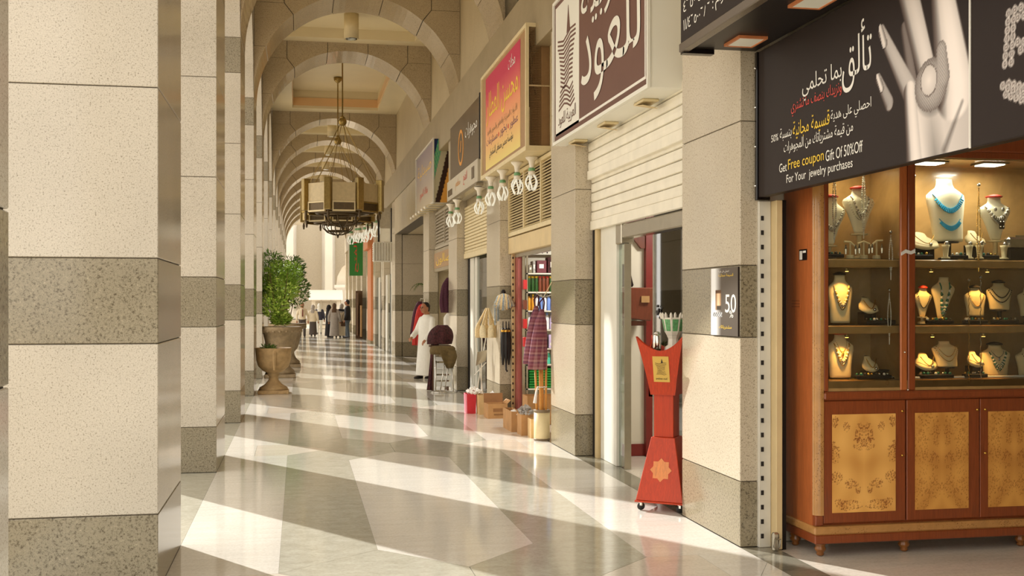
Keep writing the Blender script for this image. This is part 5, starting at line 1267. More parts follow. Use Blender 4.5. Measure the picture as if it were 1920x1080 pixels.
for x, z, lab in ((3.66, 1.93, 'middle left showcase'), (3.66, 1.48, 'lower left showcase'), (4.29, 1.93, 'middle right showcase near the door'), (4.72, 1.93, 'middle right showcase near its centre'), (4.30, 1.48, 'lower right showcase near the door'), (4.69, 1.48, 'lower right showcase near its centre')):
    l = thing('spot_lamp', 'tiny warm spot lamp under the shelf of the ' + lab, 'lamp', (x, 6.99, z - 0.02), group='warm spot lamps in the cabinet')
    part('housing', MB().lathe([(0.014, 0.0), (0.016, 0.01), (0.016, 0.018)], n=10), 'brass', l, False); part('lens', MB().lathe([(0.010, -0.003), (0.012, -0.0005)], n=10), 'warm_bulb', l, False)
    ld = bpy.data.lights.new('spot', 'SPOT'); ld.energy = 6.5; ld.color = (1.0, 0.52, 0.14); ld.spot_size = 1.5; ld.spot_blend = 0.7; ld.shadow_soft_size = 0.015
    lo = bpy.data.objects.new('spot', ld); COL.objects.link(lo); lo.parent = l; lo.location = (0, 0, -0.008); lo.rotation_euler = (math.radians(14), 0, 0)

# ---- display busts and what hangs on them
VPROF = [(0.0, 0.26), (0.06, 0.34), (0.25, 0.50), (0.45, 0.70), (0.62, 0.94), (0.70, 1.0), (0.76, 0.92), (0.82, 0.66), (0.87, 0.46), (0.93, 0.40), (1.0, 0.40)]
BPROF = [(0.0, 0.74), (0.05, 0.78), (0.3, 0.82), (0.5, 0.92), (0.66, 1.0), (0.74, 0.97), (0.80, 0.76), (0.86, 0.50), (0.92, 0.42), (1.0, 0.40)]
def bust(x, z, w, h, zs, label, mat='velvet_white', kind='V', cap=None, tilt=0.0, Y=7.10):
    prof = VPROF if kind == 'V' else BPROF
    t = thing('necklace_bust', label, 'display bust', (x, Y, zs), group='necklace busts in the cabinet')
    base = z - zs; dp = 0.34
    rings = [[(k * w / 2 * math.cos(q * pi / 8) + tilt * u, dp * w / 2 * min(1, k * 1.1) * math.sin(q * pi / 8) + 0.06 * u * w, base + h * u) for q in range(16)] for u, k in prof]
    part('form', MB().loft(rings), mat, t, False, smooth=True)
    if base > 0.02:
        part('stand', MB().lathe([(w * 0.22, 0.004), (w * 0.22, 0.016), (w * 0.07, 0.025), (w * 0.07, base - 0.012), (w * 0.24, base - 0.010), (w * 0.24, base)], n=12), 'velvet_cream' if kind == 'V' else 'velvet_black', t, False)
    if cap: part('neck_cap', MB().lathe([(0.215 * w, base + h), (0.24 * w, base + h + 0.008), (0.12 * w, base + h + 0.02), (0.02 * w, base + h + 0.024)], (tilt, 0.06 * w, 0), n=14), cap, t, False, smooth=True)
    def surf(px, u):     # front surface point
        import bisect
        k = 0
        for (u0, k0), (u1, k1) in zip(prof[:-1], prof[1:]):
            if u0 <= u <= u1: k = k0 + (k1 - k0) * (u - u0) / (u1 - u0)
        hw = k * w / 2; f = max(0.0, 1 - (px / max(hw, 1e-4)) ** 2)
        return (x + px + tilt * u, Y + 0.06 * u * w - dp * w / 2 * min(1, k * 1.1) * math.sqrt(f) - 0.004, z + h * u)
    return surf
def necklace(surf, w, h, u_top, u_bot, spread, label, mat, bead=0.006, n=22, pend=None, style='beads', cat='necklace'):
    pts = []
    for i in range(n + 1):
        a = -1 + 2 * i / n; u = u_bot + (u_top - u_bot) * abs(a) ** 1.9; pts.append(surf(a * spread * w / 2, u))
    xs = [p[0] for p in pts]; t = thing('necklace', label, cat, ((min(xs) + max(xs)) / 2, min(p[1] for p in pts), min(p[2] for p in pts)), group='necklaces shown in the cabinet')
    m = MB()
    if style == 'beads':
        for p in pts: m.ball(p, bead, 7, 4)
        part('chain', m, mat, t, smooth=True, kind='stuff')
    elif style == 'fan':
        m.tube(pts, bead * 0.5, 6)
        part('chain', m, mat, t)
        for i in range(1, len(pts)):
            p, q = Vector(pts[i - 1]), Vector(pts[i]); c = (p + q) / 2; f = abs(-1 + 2 * (i - 0.5) / n)
            if f < 0.85:
                d = Vector((q.z - p.z, 0, -(q.x - p.x))).normalized() * (0.034 * (1 - 0.5 * f)) if q.x > p.x else Vector((0, 0, -0.03))
                part('stone', MB().tube([tuple(c + Vector((0, -0.003, 0))), tuple(c + d + Vector((0, -0.006, 0)))], [bead * 0.9, bead * 1.1], 6), mat, t)
    elif style == 'cluster':
        m.tube(pts, bead * 0.6, 6)
        part('chain', m, mat, t)
        for i in range(2, len(pts) - 1):
            f = abs(-1 + 2 * i / n)
            part('stone', MB().ball((pts[i][0], pts[i][1] - 0.004, pts[i][2] - 0.010 * (1 - f)), bead * (1.9 - 0.8 * f), 8, 5), mat if i % 2 else 'pearl', t, smooth=True)
            if f < 0.55: part('stone', MB().ball((pts[i][0], pts[i][1] - 0.004, pts[i][2] - 0.036 * (1 - f)), bead * 1.5, 8, 5), mat if i % 2 == 0 else 'silver', t, smooth=True)
    if pend:
        c = min(pts, key=lambda p: p[2]); part('pendant', MB().ball((c[0], c[1] - 0.006, c[2] - bead - pend), pend, 8, 6, 0.8, 0.4, 1.3), 'gold' if mat == 'gold' else 'silver', t, smooth=True)
    return t
B = [ # x, z, w, h, shelf top, label, cloth, kind, cap, tilt, (necklaces)
    (3.809, 2.173, 0.245, 0.31, 1.995, 'cream V bust with red cap and silver drop necklace, top left showcase', 'velvet_white', 'V', 'velvet_red', 0.0, [('silver', 0.83, 0.46, 0.55, 'cluster', 0.006, None), ('silver', 0.78, 0.30, 0.80, 'beads', 0.0035, None)]),
    (3.585, 2.09, 0.225, 0.33, 1.995, 'cream V bust at the left edge of the top showcase', 'velvet_white', 'V', 'velvet_red', 0.02, [('silver', 0.80, 0.40, 0.80, 'cluster', 0.005, None)]),
    (4.487, 2.125, 0.30, 0.44, 1.995, 'large white bust with turquoise necklace and bracelet', 'velvet_white', 'B', None, -0.02, [('turquoise', 0.76, 0.52, 0.78, 'fan', 0.006, None), ('turquoise', 0.36, 0.24, 0.55, 'fan', 0.0055, None)]),
    (4.856, 2.137, 0.25, 0.305, 1.995, 'white V bust with red cap and chunky silver necklace', 'velvet_white', 'V', 'velvet_red', 0.0, [('silver', 0.78, 0.52, 0.72, 'cluster', 0.009, None)]),
    (3.668, 1.556, 0.19, 0.33, 1.544, 'amber lit tall bust in the middle left showcase', 'velvet_cream', 'B', 'velvet_black', 0.0, [('gold', 0.78, 0.40, 0.6, 'cluster', 0.006, None)]),
    (3.670, 1.18, 0.205, 0.295, 1.170, 'amber lit tall bust in the lower left showcase', 'velvet_cream', 'B', 'velvet_red', 0.0, [('gold', 0.80, 0.42, 0.55, 'cluster', 0.006, None), ('gold', 0.85, 0.6, 0.4, 'beads', 0.003, 0.012)]),
    (4.288, 1.60, 0.14, 0.195, 1.544, 'glowing small bust beside the right door, middle shelf', 'velvet_cream', 'V', 'velvet_red', 0.01, [('gem_dark', 0.8, 0.3, 0.7, 'beads', 0.004, None)]),
    (4.431, 1.59, 0.185, 0.285, 1.544, 'tall bust with dark stone necklace, middle shelf', 'velvet_cream', 'V', None, 0.03, [('gem_green', 0.86, 0.2, 0.4, 'cluster', 0.008, None)]),
    (4.700, 1.60, 0.17, 0.20, 1.544, 'glowing round bust behind the hanging chains, middle shelf', 'velvet_cream', 'B', 'velvet_black', 0.0, [('gold', 0.78, 0.35, 0.7, 'beads', 0.0035, None)]),
    (4.889, 1.645, 0.20, 0.19, 1.544, 'broad bust with two dark bead strands, middle shelf right', 'velvet_cream', 'B', 'velvet_black', 0.0, [('gem_dark', 0.80, 0.45, 0.75, 'beads', 0.0045, None), ('gem_dark', 0.72, 0.28, 0.9, 'beads', 0.0045, None)]),
    (4.481, 1.245, 0.205, 0.18, 1.170, 'plain bust with double chain, lower shelf centre', 'velvet_cream', 'B', None, -0.02, [('gold', 0.80, 0.40, 0.7, 'beads', 0.0035, None), ('gold', 0.72, 0.22, 0.85, 'beads', 0.0035, None)]),
    (4.860, 1.18, 0.24, 0.215, 1.170, 'broad bust with green stone necklace, lower shelf right', 'velvet_cream', 'B', 'velvet_black', 0.0, [('gem_green', 0.78, 0.35, 0.55, 'cluster', 0.007, None), ('silver', 0.80, 0.6, 0.4, 'beads', 0.004, 0.010)]),
    (5.12, 1.18, 0.20, 0.19, 1.170, 'shadowed bust at right edge of lower shelf', 'velvet_cream', 'B', None, 0.0, [('gem_dark', 0.78, 0.35, 0.6, 'beads', 0.004, None)]),
    (5.13, 1.60, 0.19, 0.2, 1.544, 'shadowed bust at right edge of middle shelf', 'velvet_cream', 'B', None, 0.0, [('gem_dark', 0.78, 0.35, 0.6, 'beads', 0.004, None)])]
STY = {'beads': 'bead strand', 'fan': 'fan necklace', 'cluster': 'clustered necklace'}
for (x, z, w, h, zs, lab, mt, kd, cp, tl, nk) in B:
    sf_ = bust(x, z, w, h, zs, lab, mt, kd, cp, tl)
    for q, (m_, ut, ub, sp, st, bd, pe) in enumerate(nk):
        necklace(sf_, w, h, ut, ub, sp, '%s %s %s on the %s' % (('upper', 'lower')[q] if len(nk) > 1 else 'the', m_.replace('gem_', '').replace('turquoise', 'turquoise'), STY[st], ' '.join(lab.split()[:9]).replace(',', '')), m_, bd, 24, pe, st)
# small reclining neck forms
def neckform(x, z, w, zs, label, mat='velvet_cream'):
    t = thing('neck_form', label, 'display form', (x, 7.08, zs), group='small neck forms in the cabinet')
    b0 = z - zs
    part('pad', MB().loft([[(w / 2 * k * math.cos(q * pi / 6), dy + 0.35 * w * k * math.sin(q * pi / 6), b0 + dz + 0.16 * w * k * math.sin(q * pi / 6) * (1 if kk else 1)) for q in range(12)] for dz, k, dy, kk in ((0.0, 0.5, -0.02, 0), (0.02, 0.95, -0.02, 1), (0.045, 0.9, -0.01, 1), (0.075, 0.45, 0.02, 1), (0.10, 0.34, 0.03, 1))]), mat, t, False, smooth=True)
    if b0 > 0.015: part('block', MB().box(-w * 0.3, w * 0.3, -0.04, 0.05, 0.0045, b0), 'velvet_black', t, False)
    part('chain', MB().tube([(-w * 0.3 + w * 0.6 * i / 10, -0.03 - 0.2 * w * math.sin(pi * i / 10), b0 + 0.085 - 0.06 * math.sin(pi * i / 10)) for i in range(11)], 0.003, 5), 'gold', t, False)
    part('pendant', MB().ball((0.02, -0.035 - 0.2 * w, b0 + 0.018), 0.012, 8, 5), 'silver', t, False, smooth=True)
for x, z, w, zs, lab in ((4.27, 2.08, 0.25, 1.995, 'reclining cream neck form at the left of the top right showcase'), (4.676, 2.10, 0.16, 1.995, 'small pointed neck form between the white busts'), (3.859, 1.63, 0.15, 1.544, 'dark shadowed neck form beside the amber bust, middle left'),
                         (3.873, 1.225, 0.125, 1.170, 'small neck form beside the amber bust, lower left'), (4.295, 1.235, 0.17, 1.170, 'glowing neck form by the door, lower right'), (4.678, 1.25, 0.13, 1.170, 'glowing neck form behind the chains, lower right')):
    neckform(x, z, w, zs, lab)
# T-bar earring stands, ring stands, trays, purse
def tbar(x, z, h, label, tilt=0.0):
    t = thing('earring_stand', label, 'earring stand', (x, 7.0, z), group='earring stands in the cabinet')
    part('foot', MB().lathe([(0.026, 0), (0.026, 0.022), (0.02, 0.025)], n=12), 'velvet_cream', t, False); part('post', MB().tube([(0, 0, 0.02), (0, 0, h)], 0.006, 6), 'velvet_cream', t, False)
    part('bar', MB().tube([(-0.045, 0, h - 0.018 + tilt), (0, 0, h), (0.045, 0, h - 0.018 - tilt)], 0.0065, 6), 'velvet_cream', t, False)
    for s_ in (-1, 1): part('earring', MB().tube([(s_ * 0.036, -0.006, h - 0.02), (s_ * 0.036, -0.007, h - 0.05), (s_ * 0.036, -0.007, h - 0.085)], [0.003, 0.010, 0.006], 6), 'silver', t, False)
for i, (x, h, tl) in enumerate([(3.69, 0.115, 0.02), (3.79, 0.12, 0.0), (3.885, 0.125, -0.02)]): tbar(x, 1.995, h, '%s T bar earring stand from the left on the top left shelf' % ORD[i], tl)
for i, (x, z) in enumerate([(4.40, 1.995), (4.58, 1.995), (4.66, 1.995), (4.85, 1.995)]):
    t = thing('ring_stand', '%s small stand from the left on the top right shelf' % ORD[i], 'ring stand', (x, 6.99, z), group='small stands on the top right shelf')
    part('cone', MB().lathe([(0.03, 0.0045), (0.03, 0.012), (0.016, 0.02), (0.022, 0.08), (0.028, 0.10)], n=10), 'velvet_cream', t, False, smooth=True); part('ring', MB().ball((0, -0.01, 0.108), 0.018, 8, 5), 'silver', t, False, smooth=True)
for i, (x, z, w) in enumerate([(4.22, 1.995, 0.14), (4.50, 1.995, 0.12), (4.74, 1.995, 0.12), (3.57, 1.995, 0.12), (3.90, 1.545, 0.22), (4.35, 1.545, 0.2), (4.62, 1.545, 0.18), (4.85, 1.545, 0.2), (3.85, 1.170, 0.26), (4.32, 1.170, 0.26), (4.62, 1.170, 0.18), (4.9, 1.170, 0.0)][:11]):
    t = thing('jewel_tray', '%s low black tray of small gems %s' % (ORD[i % 6], 'on the top shelf' if z > 1.9 else 'on the middle shelf' if z > 1.5 else 'on the lower shelf'), 'tray', (x, 6.985, z), group='jewel trays in the cabinet')
    part('tray', MB().box(-w / 2, w / 2, -0.02, 0.02, 0.0045, 0.03), 'velvet_black', t, False, bevel=0.004)
    for q in range(int(w / 0.028)): part('gem', MB().ball((-w / 2 + 0.014 + 0.028 * q, R.uniform(-0.012, 0.012), 0.037), R.uniform(0.008, 0.013), 7, 4), R.choice(['silver', 'gold', 'gem_green', 'pearl', 'gem_dark']), t, False, smooth=True)
pu = thing('clutch_purse', 'silver beaded clutch purse at the right of the top shelf', 'purse', (5.0, 7.06, 1.995))
part('stand', MB().box(-0.08, 0.08, -0.04, 0.05, 0.0045, 0.075), 'velvet_black', pu, False); part('body', MB().box(-0.09, 0.12, -0.03, 0.03, 0.076, 0.165), 'silver', pu, False, bevel=0.016)
part('clasp', MB().box(-0.02, 0.05, -0.012, 0.012, 0.166, 0.178), 'chrome', pu, False); 
bc = thing('dark_brooch', 'dark square jewelled brooch on the right white bust', 'brooch', (4.866, 7.045, 2.215)); part('plate', MB().box(-0.022, 0.022, -0.012, -0.004, 0.0, 0.065), 'gem_dark', bc, False, bevel=0.004)
for a in (-0.012, 0.012):
    for b in (0.015, 0.05): part('stone', MB().ball((a, -0.012, b), 0.007, 7, 4), 'silver', bc, False, smooth=True)
for i, a in enumerate((-0.032, 0.028)):
    solo('earring', MB().ball((4.856 + a, 7.05, 2.353), 0.014, 10, 6, 1, 0.5), 'silver', ('left' if i == 0 else 'right') + ' round silver earring pinned on the right white bust', 'earring', 'round earrings on the white bust', smooth=True)
# long strands hanging from hooks behind the glass
def strand(x, z1, z0, label, mat, double=True, r=0.0065, pend=True):
    t = thing('bead_strand', label, 'bead strand', (x, 6.955, z0), group='long bead strands behind the cabinet glass')
    m = MB(); n = int((z1 - z0) / (r * 2.1))
    for i in range(n):
        z = (z1 - z0) * i / n
        if double:
            e = 0.012 * math.sin(pi * min(1, i / (n * 0.9)))
            m.ball((-e, 0, z), r, 6, 4); m.ball((e, 0, z), r, 6, 4)
        else: m.ball((0.003 * math.sin(i), 0, z), r, 6, 4)
    part('beads', m, mat, t, False, smooth=True, kind='stuff')
    part('hook', MB().ball((0, 0, z1 - z0 + 0.012), 0.012, 8, 5), 'silver', t, False, smooth=True)
    if pend: part('tassel', MB().tube([(0, 0, 0), (0, 0, -0.05)], [0.005, 0.003], 5), mat, t, False)
for x, z1, z0, lab, mt, db, r in ((3.966, 2.165, 1.90, 'pearl strand hanging right in the top left showcase', 'pearl', True, 0.0055), (3.955, 1.77, 1.46, 'pearl strand hanging right in the middle left showcase', 'pearl', True, 0.005), (3.49, 1.86, 1.52, 'silver strand hanging at the left edge of the middle showcase', 'silver', True, 0.0045),
                                  (3.55, 2.60, 2.15, 'clear crystal strand in front of the leftmost bust', 'silver', True, 0.006), (3.765, 2.62, 2.18, 'white pearl strand hanging in front of the red capped bust', 'pearl', True, 0.007),
                                  (4.14, 2.55, 2.05, 'dark bead strand hanging by the right door edge', 'gem_dark', False, 0.006), (4.63, 2.50, 1.96, 'gold bead strand in the centre of the top right showcase', 'gold', True, 0.0055), (4.645, 1.86, 1.16, 'long chain in the centre of the right showcase ending in a gold ball', 'silver', False, 0.0045), (4.555, 1.84, 1.17, 'thin chain left of the centre chain, right showcase', 'gold', False, 0.0035), (4.125, 1.87, 1.56, 'pearl strand at the left edge of the middle right showcase', 'pearl', True, 0.0045)):
    strand(x, z1, z0, lab, mt, db, r)
for i, x in enumerate((3.93, 4.545, 4.65)): solo('gold_ball', MB().ball((x, 6.945, 1.152), 0.018, 10, 6), 'gold', '%s gold ball clip from the left on the glass ledge' % ORD[i], 'clip', 'gold ball clips on the glass ledge', smooth=True)
rod = thing('glass_rod', 'pale glass ledge rod along the bottom of the showcases', 'rod', (4.2, 6.975, 1.172)); part('rod', MB().tube([(3.66, 6.975, 1.18), (4.0, 6.975, 1.18)], 0.008, 8), 'glass_green', rod); part('rod', MB().tube([(4.1, 6.975, 1.18), (5.3, 6.975, 1.18)], 0.008, 8), 'plastic_white', rod)
bx_ = thing('jewel_box', 'small black jewel box at the right of the lower left showcase', 'box', (3.95, 7.06, 1.172)); part('body', MB().box(-0.05, 0.05, -0.03, 0.03, 0, 0.045), 'velvet_black', bx_, False, bevel=0.004); part('lid', MB().box(-0.051, 0.051, -0.031, 0.031, 0.046, 0.062), 'velvet_black', bx_, False, bevel=0.004)
pbk = thing('paper_block', 'white block on the floor beneath the jewellery cabinet', 'block', (3.62, 7.3, 0)); part('block', MB().box(3.57, 3.66, 7.25, 7.33, 0, 0.09), 'plastic_white', pbk, bevel=0.004)

# ================================================================== chandeliers and ceiling lamp
def make_chandelier():
    t = thing('chandelier', 'x', 'chandelier')
    ap = 0.925; zt, zb = 4.70, 4.12
    part('ceiling_rose', MB().lathe([(0.12, 8.16), (0.11, 8.08), (0.05, 8.02), (0.015, 8.0)], n=14), 'brass', t, False, smooth=True)
    part('rod', MB().tube([(0, 0, 8.02), (0, 0, 6.36)], 0.018, 8), 'brass', t, False)
    part('ball', MB().ball((0, 0, 6.34), 0.11, 16, 10), 'brass', t, False, smooth=True)
    part('ball_cup', MB().lathe([(0.03, 6.46), (0.08, 6.42), (0.03, 6.50)], n=12), 'brass', t, False, smooth=True)
    for k in range(8):
        a = 2 * pi * (k + 0.5) / 8; c, s_ = math.cos(a), math.sin(a)
        R8 = ap / math.cos(pi / 8)
        part('wire', MB().tube([(0.06 * c, 0.06 * s_, 6.28), (0.5 * c, 0.5 * s_, 5.45), (R8 * 0.97 * c, R8 * 0.97 * s_, 4.66)], 0.008, 5), 'brass', t, False)
        x, y = R8 * c, R8 * s_
        def rot(px, py): return (x + px * c - py * s_, y + px * s_ + py * c)
        cs = [rot(*q) for q in ((-0.085, -0.085), (0.085, -0.085), (0.085, 0.085), (-0.085, 0.085))]
        part('lantern_post', MB().hexa([(*q, zb - 0.1) for q in cs], [(*q, zt + 0.12) for q in cs]), 'brass', t, False, bevel=0.012)
        part('finial', MB().lathe([(0.02, zb - 0.30), (0.035, zb - 0.2), (0.02, zb - 0.11)], (x, y, 0), 8), 'brass_dark', t, False)
    for k in range(8):
        a = 2 * pi * k / 8; c, s_ = math.cos(a), math.sin(a)
        def P(u, r, z): return (r * c - u * s_, r * s_ + u * c, z)
        hw = ap * math.tan(pi / 8) - 0.10
        part('shade_panel', MB().hexa([P(-hw, ap - 0.01, zb + 0.12), P(hw, ap - 0.01, zb + 0.12), P(hw, ap + 0.01, zb + 0.12), P(-hw, ap + 0.01, zb + 0.12)], [P(-hw, ap - 0.01, zt), P(hw, ap - 0.01, zt), P(hw, ap + 0.01, zt), P(-hw, ap + 0.01, zt)]), 'lamp_shade', t, False)
        m = MB()
        for (u0, u1, z0, z1) in ((-hw, hw, zb + 0.08, zb + 0.115), (-hw, hw, zb - 0.14, zb - 0.10), (-hw, -hw + 0.03, zb - 0.10, zb + 0.08), (hw - 0.03, hw, zb - 0.10, zb + 0.08)):
            m.hexa([P(u0, ap - 0.015, z0), P(u1, ap - 0.015, z0), P(u1, ap + 0.03, z0), P(u0, ap + 0.03, z0)], [P(u0, ap - 0.015, z1), P(u1, ap - 0.015, z1), P(u1, ap + 0.03, z1), P(u0, ap + 0.03, z1)])
        part('lower_frame', m, 'cream_metal' if k in (5, 6) else 'brass', t, False)
        part('lower_panel', MB().hexa([P(-hw + 0.03, ap - 0.008, zb - 0.10), P(hw - 0.03, ap - 0.008, zb - 0.10), P(hw - 0.03, ap + 0.002, zb - 0.10), P(-hw + 0.03, ap + 0.002, zb - 0.10)], [P(-hw + 0.03, ap - 0.008, zb + 0.08), P(hw - 0.03, ap - 0.008, zb + 0.08), P(hw - 0.03, ap + 0.002, zb + 0.08), P(-hw + 0.03, ap + 0.002, zb + 0.08)]), 'brass_dark', t, False)
        a2 = a + pi / 8; part('spoke', MB().tube([(0.9 * math.cos(a2), 0.9 * math.sin(a2), zb - 0.06), (0.45 * math.cos(a2), 0.45 * math.sin(a2), zb - 0.12)], 0.02, 6), 'brass_dark', t, False)
    def torus(r, z, th, seg=28): return MB().tube([(r * math.cos(2 * pi * i / seg), r * math.sin(2 * pi * i / seg), z) for i in range(seg + 1)], th, 6)
    for r, z, th in ((0.66, zb - 0.12, 0.035), (0.44, zb - 0.16, 0.03), (0.30, zb - 0.36, 0.022)): part('ring', torus(r, z, th), 'brass_dark', t, False, smooth=True)
    for k in range(10):
        a = 2 * pi * k / 10; c, s_ = math.cos(a), math.sin(a)
        part('bowl_rib', MB().tube([(r * c, r * s_, z) for r, z in ((0.44, zb - 0.16), (0.42, zb - 0.28), (0.30, zb - 0.40), (0.14, zb - 0.46), (0.02, zb - 0.47))], 0.016, 5), 'brass_dark', t, False, smooth=True)
        if k % 2 == 0: part('scroll', MB().tube([(0.66 * c, 0.66 * s_, zb - 0.12), (0.58 * c, 0.58 * s_, zb - 0.02), (0.46 * c, 0.46 * s_, zb - 0.05), (0.44 * c, 0.44 * s_, zb - 0.16)], 0.014, 5), 'brass_dark', t, False, smooth=True)
    part('bottom_finial', MB().lathe([(0.012, zb - 0.56), (0.035, zb - 0.51), (0.02, zb - 0.46)], n=8), 'brass_dark', t, False)
    return t
chd = make_chandelier(); chd.location = (XC, 28.75, 0); tag(chd, 'nearer of the two brass drum chandeliers in the deep ceiling bay', 'chandelier', 'brass drum chandeliers')
dup(chd, (XC, 32.2, 0), 0.1, 'farther brass drum chandelier behind the nearer one', 'brass drum chandeliers')
bay_y = [(NL + BAY * k + LD + NL + BAY * (k + 1)) / 2 for k in range(15)]
for n, k in enumerate([3, 4] + list(range(7, 15))):
    t = thing('ceiling_lamp', '%s cylinder ceiling lamp along the corridor counting from the camera' % ORD[n], 'lamp', (XC, bay_y[k], 7.31), group='cylinder ceiling lamps')
    part('cylinder', MB().lathe([(0.15, 0.01), (0.155, 0.0), (0.155, 0.53)], n=22), 'cream_metal', t, False, smooth=True); part('lens', MB().lathe([(0.12, -0.004), (0.125, 0.008)], n=18), 'glass_green', t, False)

# ================================================================== planters
def urn(name, label, x, y, s, mat, prof):
    t = thing(name, label, 'planter', (x, y, 0)); 
    part('foot', MB().box(-0.30 * s, 0.30 * s, -0.30 * s, 0.30 * s, 0, 0.07 * s), mat, t, False, bevel=0.01)
    part('bowl', MB().lathe([(r * s, z * s) for r, z in prof], n=28), mat, t, False, smooth=True)
    return t
P_SMALL = [(0.29, 0.07), (0.27, 0.12), (0.17, 0.18), (0.10, 0.26), (0.085, 0.33), (0.13, 0.37), (0.11, 0.40), (0.20, 0.44), (0.30, 0.54), (0.335, 0.66), (0.345, 0.80), (0.355, 0.90), (0.335, 0.90), (0.30, 0.80)]
P_BIG = [(0.29, 0.07), (0.28, 0.13), (0.20, 0.20), (0.16, 0.28), (0.15, 0.34), (0.22, 0.42), (0.27, 0.55), (0.30, 0.72), (0.33, 0.86), (0.40, 0.90), (0.43, 0.94), (0.43, 1.0), (0.38, 1.0), (0.35, 0.92)]
u1 = urn('stone_urn', 'small goblet shaped stone urn standing nearest by the left pillars', -0.47, 21.4, 0.95, 'urn_stone', P_SMALL)
part('soil', MB().lathe([(0.27, 0.745), (0.02, 0.775)], n=16), 'soil', u1, False)
m = MB()
part('sprout_leaf', m.tube([(0.02, -0.30, 0.80), (0.02, -0.345, 0.60), (0.02, -0.345, 0.45)], [0.05, 0.03, 0.02], 6), 'urn_stone', u1, False)
u2 = urn('stone_urn', 'large stone urn holding the bushy green shrub', -0.42, 26.0, 1.16, 'urn_grey', P_BIG)
part('soil', MB().lathe([(0.39, 1.05), (0.02, 1.09)], n=16), 'soil', u2, False)
u3 = urn('stone_urn', 'stone urn farther along, half hidden behind the bushy one', -0.30, 30.2, 1.16, 'urn_grey', P_BIG)
part('soil', MB().lathe([(0.39, 1.05), (0.02, 1.09)], n=16), 'soil', u3, False)
for (uu, s, nn) in ((u2, 1.16, 20), (u3, 1.16, 20)):
    me = MB().ball((0, 0, 0), 0.04, 6, 4).mesh('egg_moulding', 'urn_grey', True)
    for i in range(nn):
        a = 2 * pi * i / nn; o = link('egg_moulding', me, uu); o.location = (0.40 * s * math.cos(a), 0.40 * s * math.sin(a), 0.915 * s)
def foliage(t, name, mat, blobs, n, size, rnd):
    m = MB()
    for _ in range(n):
        cx, cy, cz, rx, ry, rz = rnd.choice(blobs)
        while True:
            a, b, c = rnd.uniform(-1, 1), rnd.uniform(-1, 1), rnd.uniform(-1, 1); q = a * a + b * b + c * c
            if q < 1: break
        k = (0.35 + 0.65 * math.sqrt(q)) / max(0.2, math.sqrt(q)) * math.sqrt(q)
        p = Vector((cx + a * rx * 1.0, cy + b * ry, cz + c * rz)); d = Vector((a + rnd.uniform(-.5, .5), b + rnd.uniform(-.5, .5), rnd.uniform(-0.2, 0.9))).normalized(); w = d.orthogonal().normalized(); w.rotate(Quaternion(d, rnd.uniform(0, 6.28)))
        L = size * rnd.uniform(0.6, 1.3); wd_ = L * 0.17; nrm = d.cross(w) * L * 0.05
        m.add([tuple(p), tuple(p + d * L * 0.5 + w * wd_ - nrm), tuple(p + d * L), tuple(p + d * L * 0.5 - w * wd_ - nrm)], [(0, 1, 2, 3)])
    return part(name, m, mat, t, False, kind='stuff')
sh = thing('shrub', 'tall bushy light green shrub growing in the large urn', 'plant', (-0.42, 26.0, 1.21))
rr = random.Random(3)
for i in range(9):
    a = rr.uniform(0, 6.28); part('stem', MB().tube([(0.05 * math.cos(a), 0.05 * math.sin(a), 0), (0.2 * math.cos(a), 0.2 * math.sin(a), 0.6), (0.32 * math.cos(a), 0.3 * math.sin(a), 1.2)], [0.014, 0.010, 0.005], 5), 'bark', sh, False)
blobs = [(-0.16, -0.1, 0.42, 0.34, 0.34, 0.30), (0.05, 0, 0.78, 0.34, 0.36, 0.34), (-0.02, 0.1, 1.16, 0.30, 0.32, 0.30), (0.27, 0.05, 1.12, 0.22, 0.26, 0.30), (-0.32, 0.1, 0.85, 0.16, 0.2, 0.25), (0.02, 0, 0.12, 0.20, 0.2, 0.16)]
foliage(sh, 'foliage', 'leaf_a', blobs, 3000, 0.10, rr); foliage(sh, 'foliage', 'leaf_c', [blobs[0], blobs[1], blobs[5]], 1300, 0.10, rr)
sh2 = thing('shrub', 'dark green shrub behind the bushy one, rising above the far urn', 'plant', (-0.30, 30.2, 1.21))
for i in range(6):
    a = rr.uniform(0, 6.28); part('stem', MB().tube([(0.05 * math.cos(a), 0.05 * math.sin(a), 0), (0.2 * math.cos(a), 0.2 * math.sin(a), 0.7), (0.4 * math.cos(a), 0.3 * math.sin(a), 1.5)], [0.014, 0.010, 0.005], 5), 'bark', sh2, False)
foliage(sh2, 'foliage', 'leaf_b', [(-0.42, 0, 1.45, 0.30, 0.35, 0.42), (0.10, 0, 1.35, 0.36, 0.4, 0.42), (0.2, 0, 0.8, 0.36, 0.4, 0.45), (-0.35, 0, 0.85, 0.30, 0.35, 0.45)], 2300, 0.12, rr)
sp_ = thing('seedling', 'tiny green plant in the small goblet urn', 'plant', (-0.57, 21.3, 0.73)); foliage(sp_, 'foliage', 'leaf_b', [(0, 0, 0.10, 0.12, 0.12, 0.07)], 160, 0.08, rr); part('stem', MB().tube([(0, 0, 0), (0, 0, 0.12)], 0.006, 5), 'bark', sp_, False)
